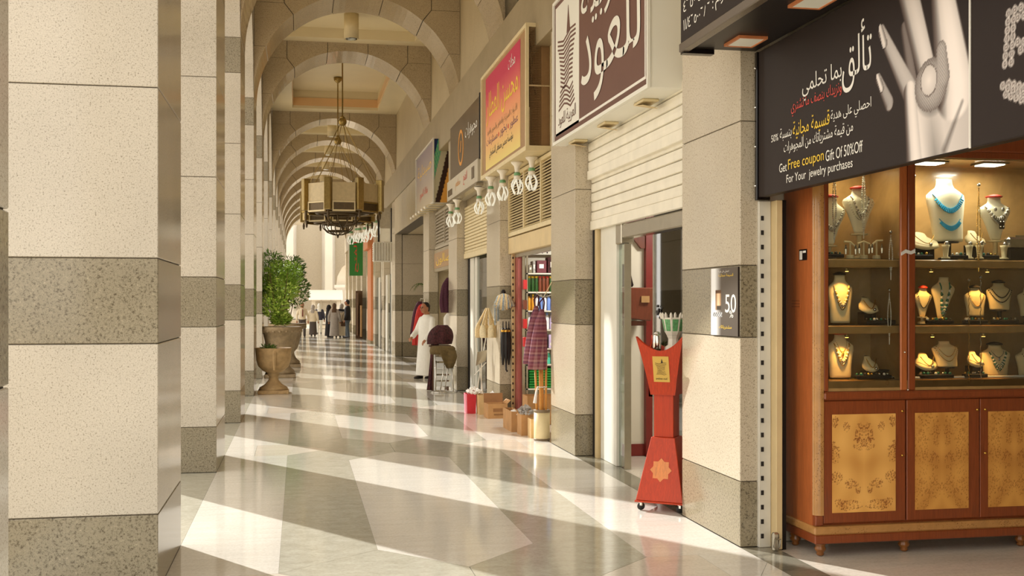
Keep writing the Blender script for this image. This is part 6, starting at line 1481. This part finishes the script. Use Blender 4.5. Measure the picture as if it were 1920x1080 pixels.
# potted palm in the passage
pp = thing('potted_palm', 'potted palm standing in the side passage behind the man', 'plant', (3.42, 30.2, 0))
part('pot', MB().lathe([(0.14, 0), (0.17, 0.02), (0.20, 0.34), (0.22, 0.36), (0.21, 0.40), (0.18, 0.40)], n=16), 'urn_stone', pp, False, smooth=True); part('trunk', MB().tube([(0, 0, 0.36), (0.02, 0, 1.2), (0, 0, 2.1)], [0.035, 0.03, 0.02], 7), 'bark', pp, False, smooth=True)
for i in range(9):
    a = 2 * pi * i / 9 + 0.3; m = MB(); pts = [Vector((0.42 * q * math.cos(a), 0.42 * q * math.sin(a), 2.1 + 0.55 * q - 0.55 * q * q)) for q in [j / 8 for j in range(9)]]
    for j in range(1, 9):
        p = pts[j]; side = Vector((-math.sin(a), math.cos(a), 0))
        for s_ in (-1, 1):
            e = p + side * s_ * 0.15 * (1.1 - j / 9) + (p - pts[j - 1]) * 0.8 - Vector((0, 0, 0.05)); n_ = (p - pts[j - 1]).normalized() * 0.014; m.add([tuple(p - n_), tuple(p + n_), tuple(e)], [(0, 1, 2)])
    m.tube([tuple(p) for p in pts], [0.008 - 0.0007 * j for j in range(9)], 4)
    part('frond', m, 'leaf_b', pp, False)

# ================================================================== clothes stall at the fourth pillar
def drape(name, label, cat, rings, mat, group=None, n=36, smooth=True, hang=True):
    """hanging cloth: rings of (z, cx, cy, rx, ry, fold) lofted with folds"""
    fine = []
    for k in range(len(rings) - 1):
        p0, p1, p2, p3 = rings[max(0, k - 1)], rings[k], rings[k + 1], rings[min(len(rings) - 1, k + 2)]
        for q in range(5):
            t_ = q / 5; fine.append(tuple(0.5 * (2 * b + (c - a) * t_ + (2 * a - 5 * b + 4 * c - d) * t_ ** 2 + (3 * b - a - 3 * c + d) * t_ ** 3) for a, b, c, d in zip(p0, p1, p2, p3)))
    fine.append(rings[-1])
    rs = []
    for z, cx, cy, rx, ry, fo in fine:
        rx, ry = max(0.006, rx), max(0.006, ry); rs.append([(cx + rx * math.cos(2 * pi * i / n) * (1 + fo * math.sin(7 * 2 * pi * i / n + 2 * z)), cy + ry * math.sin(2 * pi * i / n) * (1 + fo * 1.6 * math.cos(7 * 2 * pi * i / n + 3 * z)), z) for i in range(n)])
    t = thing(name, label, cat, (rings[0][1], rings[0][2], rings[0][0]), group=group)
    part('cloth', MB().loft(rs), mat, t, smooth=smooth)
    zt, cx, cy = rings[-1][0], rings[-1][1], rings[-1][2]
    if hang: part('hanger', MB().tube([(cx, cy, zt - 0.01), (cx, cy, zt + 0.06), (cx + 0.02, cy, zt + 0.08)], 0.006, 5), 'steel', t)
    return t
G = 'garments hung by the fourth pillar'
drape('garment', 'bright red long garment hanging left of the man in white', 'garment', [(0.70, 2.74, 26.3, 0.10, 0.06, 0.15), (1.0, 2.78, 26.3, 0.13, 0.07, 0.12), (1.45, 2.86, 26.3, 0.13, 0.06, 0.08), (1.62, 2.88, 26.3, 0.10, 0.05, 0.05), (1.68, 2.88, 26.3, 0.03, 0.03, 0)], 'cloth_red', G)
drape('garment', 'dark maroon garment edge behind the red one', 'garment', [(0.95, 2.70, 26.62, 0.08, 0.05, 0.15), (1.45, 2.80, 26.62, 0.11, 0.06, 0.1), (1.70, 2.86, 26.62, 0.08, 0.05, 0.05), (1.74, 2.86, 26.62, 0.03, 0.03, 0)], 'cloth_purple', G)
drape('garment', 'turquoise garment peeping between the red one and the man', 'garment', [(0.55, 2.84, 25.95, 0.08, 0.05, 0.15), (0.9, 2.86, 25.95, 0.09, 0.06, 0.1), (1.25, 2.90, 25.95, 0.07, 0.05, 0.05), (1.32, 2.90, 25.95, 0.02, 0.03, 0)], 'cloth_turquoise', G)
drape('scarf', 'dark purple patterned scarf hanging in the clothes shop door', 'scarf', [(1.50, 3.00, 22.68, 0.13, 0.06, 0.12), (1.75, 2.99, 22.68, 0.14, 0.06, 0.14), (2.05, 3.00, 22.68, 0.11, 0.05, 0.1), (2.22, 3.02, 22.68, 0.04, 0.03, 0)], 'cloth_purple', G)
drape('garment', 'small white folded garment below the purple scarf', 'garment', [(1.24, 3.02, 22.56, 0.11, 0.05, 0.08), (1.40, 3.02, 22.56, 0.11, 0.05, 0.06), (1.49, 3.02, 22.56, 0.05, 0.03, 0)], 'cloth_white', G)
gr_ = thing('garment_rail', 'thin steel garment rail standing by the fourth pillar', 'rail', (2.88, 26.3, 0))
part('bar', MB().tube([(2.88, 25.8, 1.80), (2.88, 26.75, 1.80)], 0.012, 6), 'steel', gr_)
for y in (25.8, 26.75): part('upright', MB().tube([(2.88, y, 0), (2.88, y, 1.80)], 0.012, 6), 'steel', gr_)
# white stool-chair with a folding steel frame, shawl heap and olive jacket
cr = thing('folding_chair', 'white slatted folding chair with bright steel tube legs', 'chair', (2.68, 21.1, 0))
for i in range(5): part('back_slat', MB().box(2.56, 2.86, 21.16, 21.18, 0.10 + 0.12 * i, 0.19 + 0.12 * i), 'plastic_white', cr, bevel=0.005)
for x in (2.54, 2.86): part('side_post', MB().box(x, x + 0.03, 21.15, 21.19, 0.0, 0.72), 'plastic_white', cr, bevel=0.006)
part('seat', MB().box(2.54, 2.90, 20.98, 21.20, 0.44, 0.47), 'plastic_white', cr, bevel=0.008)
for a, b in (((2.62, 20.86, 0.012), (2.74, 20.98, 0.70)), ((2.70, 20.86, 0.012), (2.82, 20.98, 0.70))): part('leg', MB().tube([a, b], 0.012, 7), 'chrome', cr, smooth=True)
part('leg', MB().tube([(2.88, 20.90, 0.012), (2.86, 21.0, 0.60)], 0.012, 7), 'chrome', cr, smooth=True); part('leg', MB().tube([(2.54, 20.92, 0.012), (2.56, 21.0, 0.60)], 0.012, 7), 'chrome', cr, smooth=True)
for k in range(3): part('rung', MB().tube([(2.64 + 0.035 * k, 20.88 + 0.03 * k, 0.12 + 0.2 * k), (2.72 + 0.035 * k, 20.88 + 0.03 * k, 0.12 + 0.2 * k)], 0.009, 6), 'chrome', cr, smooth=True)
part('base_ring', MB().tube([(2.71 + 0.25 * math.cos(2 * pi * i / 24), 20.98 + 0.22 * math.sin(2 * pi * i / 24), 0.012) for i in range(25)], 0.011, 6), 'chrome', cr, smooth=True)
rs = []
for z, rx, ry, cy in ((0.72, 0.235, 0.16, 21.08), (0.78, 0.245, 0.18, 21.08), (0.84, 0.24, 0.17, 21.08), (0.875, 0.20, 0.13, 21.10), (0.885, 0.05, 0.05, 21.1)):
    rs.append([(2.70 + rx * math.cos(2 * pi * i / 24) * (1 + 0.05 * math.sin(7 * i)), cy + ry * math.sin(2 * pi * i / 24), z) for i in range(24)])
jk = thing('jacket', 'olive brown jacket draped over the white folding chair', 'jacket', (2.70, 21.08, 0.42))
part('shoulders', MB().loft(rs), 'cloth_olive', jk, smooth=True)
part('hanging_front', MB().loft([[(2.60 + 0.05 * k + wx_ * u, 20.90 - 0.02 * math.sin(u * 9 + k), z) for u in [i / 8 for i in range(9)]] + [(2.60 + 0.05 * k + wx_ * u, 20.925 - 0.02 * math.sin(u * 9 + k), z) for u in [i / 8 for i in range(8, -1, -1)]] for k, (z, wx_) in enumerate(((0.80, 0.33), (0.68, 0.30), (0.56, 0.22), (0.46, 0.12)))]), 'cloth_olive', jk, smooth=True)
drape('shawl_heap', 'heap of dark maroon patterned shawls behind the folding chair', 'shawl', [(0.90, 2.68, 21.5, 0.24, 0.16, 0.05), (1.05, 2.70, 21.5, 0.25, 0.16, 0.06), (1.18, 2.72, 21.5, 0.20, 0.13, 0.06), (1.27, 2.74, 21.5, 0.10, 0.07, 0.03)], 'cloth_maroon', hang=False)
drape('shawl', 'long maroon shawl falling to the floor left of the folding chair', 'shawl', [(0.01, 2.50, 21.48, 0.06, 0.05, 0.1), (0.35, 2.53, 21.48, 0.05, 0.05, 0.15), (0.7, 2.56, 21.48, 0.05, 0.05, 0.1), (0.92, 2.60, 21.48, 0.08, 0.06, 0.05)], 'cloth_maroon', hang=False)
stl = thing('stool', 'low stool hidden under the maroon shawl heap', 'stool', (2.70, 21.55, 0)); part('seat', MB().box(2.50, 2.90, 21.4, 21.7, 0.84, 0.88), 'cloth_brown', stl)
for x in (2.56, 2.84):
    for y in (21.43, 21.67): part('leg', MB().box(x - 0.02, x + 0.02, y - 0.02, y + 0.02, 0, 0.84), 'cloth_brown', stl)

# ================================================================== far shops beyond the passage
dk = thing('glass_frontage', 'white framed shop doors just beyond the side passage', 'frontage', (3.1, 40.5, 0))
for i, y in enumerate((37.0, 38.1, 39.3, 41.6, 43.0, 44.2)): part('door_panel', MB().box(3.06, 3.16, y, y + 0.7, 0, 2.7), 'white_paint' if i % 2 == 0 else 'glass_green', dk, bevel=0.005)
for y in (37.8, 40.2, 42.5): part('dark_gap', MB().box(3.08, 3.14, y, y + 0.3, 0, 2.5), 'dark_void', dk)
ac = thing('sign_box', 'white ribbed box sign jutting out beyond the side passage', 'sign', (2.8, 38.2, 3.12))
part('box', MB().box(2.50, 3.22, 38.0, 38.5, 3.12, 3.78), 'white_metal', ac, bevel=0.01)
for i in range(7): part('rib', MB().box(2.53 + 0.095 * i, 2.56 + 0.095 * i, 37.985, 38.0, 3.15, 3.75), 'steel', ac)
for i in range(8): part('side_slat', MB().box(2.485, 2.50, 38.02, 38.48, 3.15 + 0.075 * i, 3.19 + 0.075 * i), 'white_paint', ac)
pf = thing('notice_stand', 'dark upright stand with a small white notice above the ribbed box', 'sign', (2.9, 38.0, 3.79))
part('post', MB().box(2.64, 2.70, 38.02, 38.1, 3.79, 4.95), 'black_panel', pf); part('post', MB().box(3.08, 3.12, 38.02, 38.1, 3.79, 4.95), 'black_panel', pf); part('notice', MB().box(2.72, 3.06, 38.04, 38.08, 3.80, 4.25), 'paper_white', pf); part('backing', MB().box(2.72, 3.06, 38.05, 38.09, 4.26, 4.95), 'far_dark', pf)
oc = thing('orange_pilaster', 'tall orange painted pilaster among the far shops', 'pilaster', (3.05, 48, 0)); part('shaft', MB().box(2.96, 3.22, 46.8, 49.2, 0, 4.0), 'orange_paint', oc, bevel=0.01); part('cap', MB().box(2.80, 3.22, 46.6, 49.4, 4.0, 4.6), 'orange_paint', oc, bevel=0.02); part('base', MB().box(2.94, 3.22, 46.75, 49.25, 0, 0.12), 'fascia_stone', oc)
gsn = thing('hanging_sign', 'green upright sign with red letters hung across the far shops', 'sign', (2.6, 52, 2.98))
part('board', MB().box(2.30, 2.92, 52.0, 52.08, 2.98, 4.76), 'sign_green', gsn, bevel=0.01); part('edge', MB().box(2.24, 2.30, 52.0, 52.08, 2.95, 4.8), 'white_paint', gsn); part('bracket', MB().box(2.92, 3.24, 52.02, 52.06, 4.5, 4.56), 'steel', gsn)
text('s2', Face((2.72, 51.998, 3.15), (0, 0, 1), (-1, 0, 0)), 0.0, 0.0, 1.4, 0.22, 'print_red', gsn, 0.004)
rgs = thing('hanging_rug', 'brown rugs hanging on a rack beside the far shops', 'rug', (2.95, 54, 0))
part('rug', MB().box(2.72, 2.80, 53.4, 54.6, 0.15, 2.2), 'cloth_brown', rgs, bevel=0.02); part('rug', MB().box(2.86, 2.95, 53.2, 54.5, 0.1, 1.6), 'frame_brown', rgs, bevel=0.02); part('rack', MB().box(2.68, 3.0, 53.8, 53.9, 0, 2.3), 'cloth_brown', rgs)
for i, (x, y, z) in enumerate([(2.35, 51.5, 4.95), (2.55, 50.2, 5.0), (2.45, 46.3, 4.75), (2.62, 45.0, 4.7), (2.55, 41.5, 4.6), (2.75, 40.5, 4.65)]):
    o = dup(bulb, (x, y, z + 0.35), 0.0, '%s glowing bulb cluster among the far shop signs counting from the far end' % ORD[i], 'bulb clusters on the far shop signs', 2.0)
    part('cord', MB().tube([(0, 0, 0), (0.1, 0, 0.2), ((3.24 - x) / 2, 0, 0.15)], 0.01, 5), 'black_panel', o, False)

# ================================================================== people
REM = []
def rem(name, mb, mat, parent, vox, it=4):
    o = part(name, mb, mat, parent, False, smooth=True)
    md = o.modifiers.new('r', 'REMESH'); md.mode = 'VOXEL'; md.voxel_size = vox; md.use_smooth_shade = True
    ms_ = o.modifiers.new('s', 'SMOOTH'); ms_.factor = 0.5; ms_.iterations = it
    REM.append(o); return o
def ell(rings, n=20):
    return MB().loft([[(cx + rx * math.cos(2 * pi * i / n), cy + ry * math.sin(2 * pi * i / n), z) for i in range(n)] for z, cx, cy, rx, ry in rings])
def person(label, loc, rz, H, armL, armR, garments, legs=(0.0, 0.0), head_tilt=0.0, head_turn=0.0, hair='hair', lean=0.0, group=None, vox=0.011, scarf=None, face=True):
    """armL / armR: (elbow, wrist) in units of the height, x to the figure's left is +, facing -Y; garments: list of (kind, material)"""
    t = thing('person', label, 'person', loc, rz, group); OFF[t.name] = Vector((0, 0, 0)); h = H
    hc = Vector((lean * 0.9, -0.02 * h - head_tilt * 0.05, h * 0.935)); ax = 0.104 * h
    b = MB()
    hr = 0.064 * h
    b.ball(hc, 0.068 * h, 16, 10, 0.74, 0.92, 1.0); b.ball(hc + Vector((0, -0.018 * h, -0.030 * h)), 0.044 * h, 12, 8, 0.86, 0.95, 1.0)
    b.limb([hc + Vector((0, -0.060 * h, 0.006 * h)), hc + Vector((0, -0.072 * h, -0.014 * h))], [0.007 * h, 0.011 * h], 8)
    for s_ in (-1, 1): b.ball(hc + Vector((s_ * 0.050 * h, 0.006 * h, -0.006 * h)), 0.016 * h, 8, 6, 0.45, 0.8, 1.2)
    b.limb([hc + Vector((0, 0.012 * h, -0.03 * h)), (lean * 0.8, 0.012 * h, 0.825 * h)], [0.036 * h, 0.040 * h], 12)
    b.v += []; tor = ell([(0.46 * h, 0, 0, 0.085 * h, 0.062 * h), (0.52 * h, 0, 0, 0.098 * h, 0.068 * h), (0.62 * h, lean * 0.3, 0, 0.082 * h, 0.058 * h), (0.72 * h, lean * 0.6, -0.004 * h, 0.098 * h, 0.066 * h), (0.79 * h, lean * 0.75, 0, 0.108 * h, 0.058 * h), (0.83 * h, lean * 0.8, 0.004, 0.075 * h, 0.045 * h)]); b.add(tor.v, tor.f)
    sl = {}
    for s_, (el_, wr) in ((1, armL), (-1, armR)):
        sh_ = Vector((lean * 0.75 + s_ * ax, 0.003 * h, 0.786 * h)); e = Vector(el_) * h; w = Vector(wr) * h; sl[s_] = (sh_, e, w)
        b.limb([sh_, e, w], [0.033 * h, 0.025 * h, 0.017 * h], 12)
        d = (w - e).normalized(); side = d.cross(Vector((0, 0, 1)) if abs(d.z) < 0.8 else Vector((0, 1, 0))).normalized(); up = d.cross(side)
        b.limb([w, w + d * 0.045 * h], [0.015 * h, 0.019 * h], 8)
        for k in range(4):
            o_ = w + d * 0.048 * h + side * (k - 1.5) * 0.0105 * h; L = (0.038, 0.045, 0.042, 0.032)[k] * h
            b.limb([o_, o_ + d * L * 0.5, o_ + d * L * 0.85 + up * L * 0.35], [0.0056 * h, 0.0052 * h, 0.0045 * h], 7)
        o_ = w + d * 0.018 * h + side * s_ * -0.016 * h; b.limb([o_, o_ + d * 0.02 * h + side * s_ * -0.014 * h, o_ + d * 0.04 * h + side * s_ * -0.016 * h], [0.0065 * h, 0.006 * h, 0.005 * h], 7)
    lg = {}
    for s_, st in ((1, legs[0]), (-1, legs[1])):
        hp = Vector((s_ * 0.052 * h, 0, 0.50 * h)); kn = Vector((s_ * 0.055 * h, st * 0.55 * h - 0.01 * h, 0.275 * h)); an = Vector((s_ * 0.055 * h, st * h, 0.05 * h)); lg[s_] = (hp, kn, an)
        b.limb([hp, kn, an], [0.050 * h, 0.034 * h, 0.023 * h], 12); b.limb([an + Vector((0, 0.012 * h, -0.026 * h)), an + Vector((0, -0.085 * h, -0.032 * h))], [0.022 * h, 0.017 * h], 8)
    rem('body', b, 'skin', t, vox * 0.75 if vox < 0.01 else vox, 2)
    for kind, mt in garments:
        m = MB()
        def sleeves(f, r0, r1, r2):
            for s_ in (1, -1):
                S, E_, W_ = sl[s_]; end = E_ + (W_ - E_) * f; m.limb([S, E_, end], [r0 * h, r1 * h, r2 * h], 12)
        if kind == 'robe':
            q = ell([(0.045 * h, 0, (legs[0] + legs[1]) * 0.4 * h, 0.150 * h, 0.125 * h), (0.20 * h, 0, 0, 0.138 * h, 0.112 * h), (0.40 * h, 0, 0, 0.122 * h, 0.095 * h), (0.55 * h, lean * 0.2, 0, 0.118 * h, 0.088 * h), (0.70 * h, lean * 0.6, -0.004 * h, 0.118 * h, 0.082 * h), (0.79 * h, lean * 0.75, 0, 0.122 * h, 0.070 * h), (0.835 * h, lean * 0.8, 0.004 * h, 0.070 * h, 0.052 * h), (0.85 * h, lean * 0.8, 0.006 * h, 0.047 * h, 0.045 * h)]); m.add(q.v, q.f); sleeves(0.88, 0.040, 0.040, 0.036)
        elif kind in ('shirt', 'jacket', 'coat'):
            z0 = {'shirt': 0.50, 'jacket': 0.46, 'coat': 0.34}[kind]; k = {'shirt': 1.0, 'jacket': 1.10, 'coat': 1.12}[kind]
            q = ell([(z0 * h, 0, 0, 0.106 * h * k, 0.078 * h * k), (0.56 * h, lean * 0.2, 0, 0.104 * h * k, 0.076 * h * k), (0.64 * h, lean * 0.4, 0, 0.100 * h * k, 0.072 * h * k), (0.72 * h, lean * 0.6, -0.004 * h, 0.110 * h * k, 0.076 * h * k), (0.79 * h, lean * 0.75, 0, 0.118 * h * k, 0.066 * h * k), (0.832 * h, lean * 0.8, 0.004 * h, 0.072 * h, 0.05 * h), (0.848 * h, lean * 0.8, 0.006 * h, 0.046 * h, 0.044 * h)]); m.add(q.v, q.f); sleeves(0.9, 0.037 * k, 0.034 * k, 0.028 * k)
        elif kind == 'trousers':
            q = ell([(0.44 * h, 0, 0, 0.100 * h, 0.074 * h), (0.50 * h, 0, 0, 0.106 * h, 0.078 * h), (0.545 * h, 0, 0, 0.102 * h, 0.074 * h)]); m.add(q.v, q.f)
            for s_ in (1, -1): m.limb([lg[s_][0], lg[s_][1], lg[s_][2] + Vector((0, 0, -0.012 * h))], [0.060 * h, 0.046 * h, 0.038 * h], 12)
        elif kind == 'skirt':
            q = ell([(0.04 * h, 0, 0, 0.135 * h, 0.11 * h), (0.25 * h, 0, 0, 0.122 * h, 0.10 * h), (0.45 * h, 0, 0, 0.112 * h, 0.085 * h), (0.56 * h, 0, 0, 0.102 * h, 0.076 * h)]); m.add(q.v, q.f)
        rem({'coat': 'coat', 'robe': 'robe'}.get(kind, kind), m, mt, t, max(vox, 0.012), 5)
    if scarf:
        m = MB(); m.ball(hc + Vector((0, 0.014 * h, 0.008 * h)), 0.078 * h, 14, 9, 0.82, 0.92, 1.0); q = ell([(0.74 * h, lean * 0.7, 0.01 * h, 0.10 * h, 0.075 * h), (0.80 * h, lean * 0.8, 0.012 * h, 0.088 * h, 0.068 * h), (0.86 * h, hc.x, 0.018 * h, 0.056 * h, 0.054 * h), (0.92 * h, hc.x, 0.022 * h, 0.060 * h, 0.060 * h)]); m.add(q.v, q.f)
        rem('headscarf', m, scarf, t, max(vox, 0.012), 4)
    elif hair:
        m = MB(); m.ball(hc + Vector((0, 0.016 * h, 0.014 * h)), 0.0665 * h, 16, 10, 0.80, 0.92, 0.98); m.ball(hc + Vector((0, 0.035 * h, -0.018 * h)), 0.045 * h, 12, 8, 1.0, 0.8, 1.0)
        rem('hair', m, hair, t, max(vox * 0.8, 0.009), 2)
    if face:
        for s_ in (-1, 1):
            part('eye', MB().ball(hc + Vector((s_ * 0.019 * h, -0.0585 * h, 0.002 * h)), 0.0062 * h, 8, 5), 'eye', t, False, smooth=True)
            part('eyebrow', MB().tube([hc + Vector((s_ * 0.008 * h, -0.0625 * h, 0.014 * h)), hc + Vector((s_ * 0.030 * h, -0.055 * h, 0.015 * h))], 0.003 * h, 5), 'hair', t, False)
        part('mouth', MB().tube([hc + Vector((-0.014 * h, -0.058 * h, -0.038 * h)), hc + Vector((0, -0.0625 * h, -0.038 * h)), hc + Vector((0.014 * h, -0.058 * h, -0.038 * h))], 0.0032 * h, 5), 'cloth_tie', t, False)
    if garments and garments[0][0] not in ('robe',) or True:
        for s_ in (1, -1):
            an = lg[s_][2]; part('shoe', MB().loft([[(an.x + rx * math.cos(2 * pi * i / 10), an.y + y + 0.0, max(0.001, z0 + rz_ * math.sin(2 * pi * i / 10))) for i in range(10)] for y, rx, z0, rz_ in ((0.035 * h, 0.012 * h, 0.022 * h, 0.02 * h), (0.025 * h, 0.024 * h, 0.026 * h, 0.026 * h), (-0.03 * h, 0.027 * h, 0.022 * h, 0.022 * h), (-0.085 * h, 0.026 * h, 0.018 * h, 0.017 * h), (-0.112 * h, 0.012 * h, 0.014 * h, 0.012 * h))]), 'shoe', t, False, smooth=True)
    return t
DOWN = lambda s, f=0.0: ((s * 0.155, 0.02, 0.63), (s * 0.165, -0.03 - f, 0.47))
person('man in a long white robe looking down beside the hanging red garment', (2.80, 24.9, 0), -0.95, 1.70, ((0.15, -0.02, 0.63), (0.13, -0.12, 0.52)), ((-0.15, -0.02, 0.63), (-0.11, -0.14, 0.55)), [('robe', 'cloth_white')], (0.05, -0.04), 0.6, lean=0.05, vox=0.0095)
G = 'people walking at the far end of the corridor'
p = person('man in a white shirt and dark tie walking at the corridor end', (0.17, 57.5, 0), 0.1, 1.72, DOWN(1, 0.03), DOWN(-1), [('shirt', 'cloth_cream'), ('trousers', 'cloth_trouser')], (-0.09, 0.06), group=G, vox=0.016)
part('tie', MB().prism([(-0.02, 1.40), (0.02, 1.40), (0.03, 1.05), (0, 1.0), (-0.03, 1.05)], -0.16, -0.135, lambda a, b, d: (a, d, b)), 'cloth_tie', p, False)
person('woman in a cream jacket and long dark skirt, second from left at the corridor end', (0.72, 58.8, 0), 2.9, 1.60, DOWN(1), DOWN(-1), [('skirt', 'cloth_trouser'), ('jacket', 'cloth_cream')], group=G, vox=0.016, scarf='cloth_grey')
person('person in a navy jacket and pale trousers walking away at the corridor end', (1.12, 63.0, 0), 3.1, 1.66, DOWN(1), DOWN(-1), [('trousers', 'cloth_white'), ('jacket', 'cloth_navy')], (0.06, -0.05), group=G, vox=0.016, scarf='cloth_white')
person('woman wrapped in black at the left of the far huddle', (1.46, 56.2, 0), 1.9, 1.60, DOWN(1, 0.06), DOWN(-1, 0.04), [('robe', 'cloth_black')], group=G, vox=0.016, scarf='cloth_black')
person('person in a pale grey robe seen from behind in the far huddle', (1.72, 55.6, 0), 3.0, 1.68, DOWN(1), DOWN(-1, 0.05), [('robe', 'cloth_grey')], group=G, vox=0.016, scarf='cloth_brown')
person('person in a light robe with a dark bag in the middle of the far huddle', (2.10, 56.3, 0), 2.7, 1.66, DOWN(1), DOWN(-1), [('robe', 'cloth_cream')], group=G, vox=0.016, scarf='cloth_grey')
bgx = thing('shoulder_bag', 'dark brown bag hanging behind the far huddle', 'bag', (2.20, 56.02, 0.55), group=None); part('body', MB().box(-0.14, 0.14, -0.05, 0.05, 0, 0.24), 'cloth_brown', bgx, False, bevel=0.02); part('strap', MB().tube([(-0.12, 0, 0.23), (-0.05, 0.02, 0.55), (0.08, 0.08, 0.8), (0.12, 0, 0.23)], 0.012, 5), 'cloth_brown', bgx, False)
person('tall man in a dark jacket and jeans reaching out over the far huddle', (2.36, 55.4, 0), -1.9, 1.86, DOWN(1), ((-0.15, -0.10, 0.72), (-0.10, -0.28, 0.74)), [('trousers', 'cloth_jeans'), ('jacket', 'cloth_black')], (0.04, -0.04), group=G, vox=0.016)
def bake_remesh():
    dg = bpy.context.evaluated_depsgraph_get(); dg.update()
    new = [(o, bpy.data.meshes.new_from_object(o.evaluated_get(dg))) for o in REM]
    for o, me in new:
        o.modifiers.clear(); o.data = me
        for p_ in me.polygons: p_.use_smooth = True
bake_remesh()
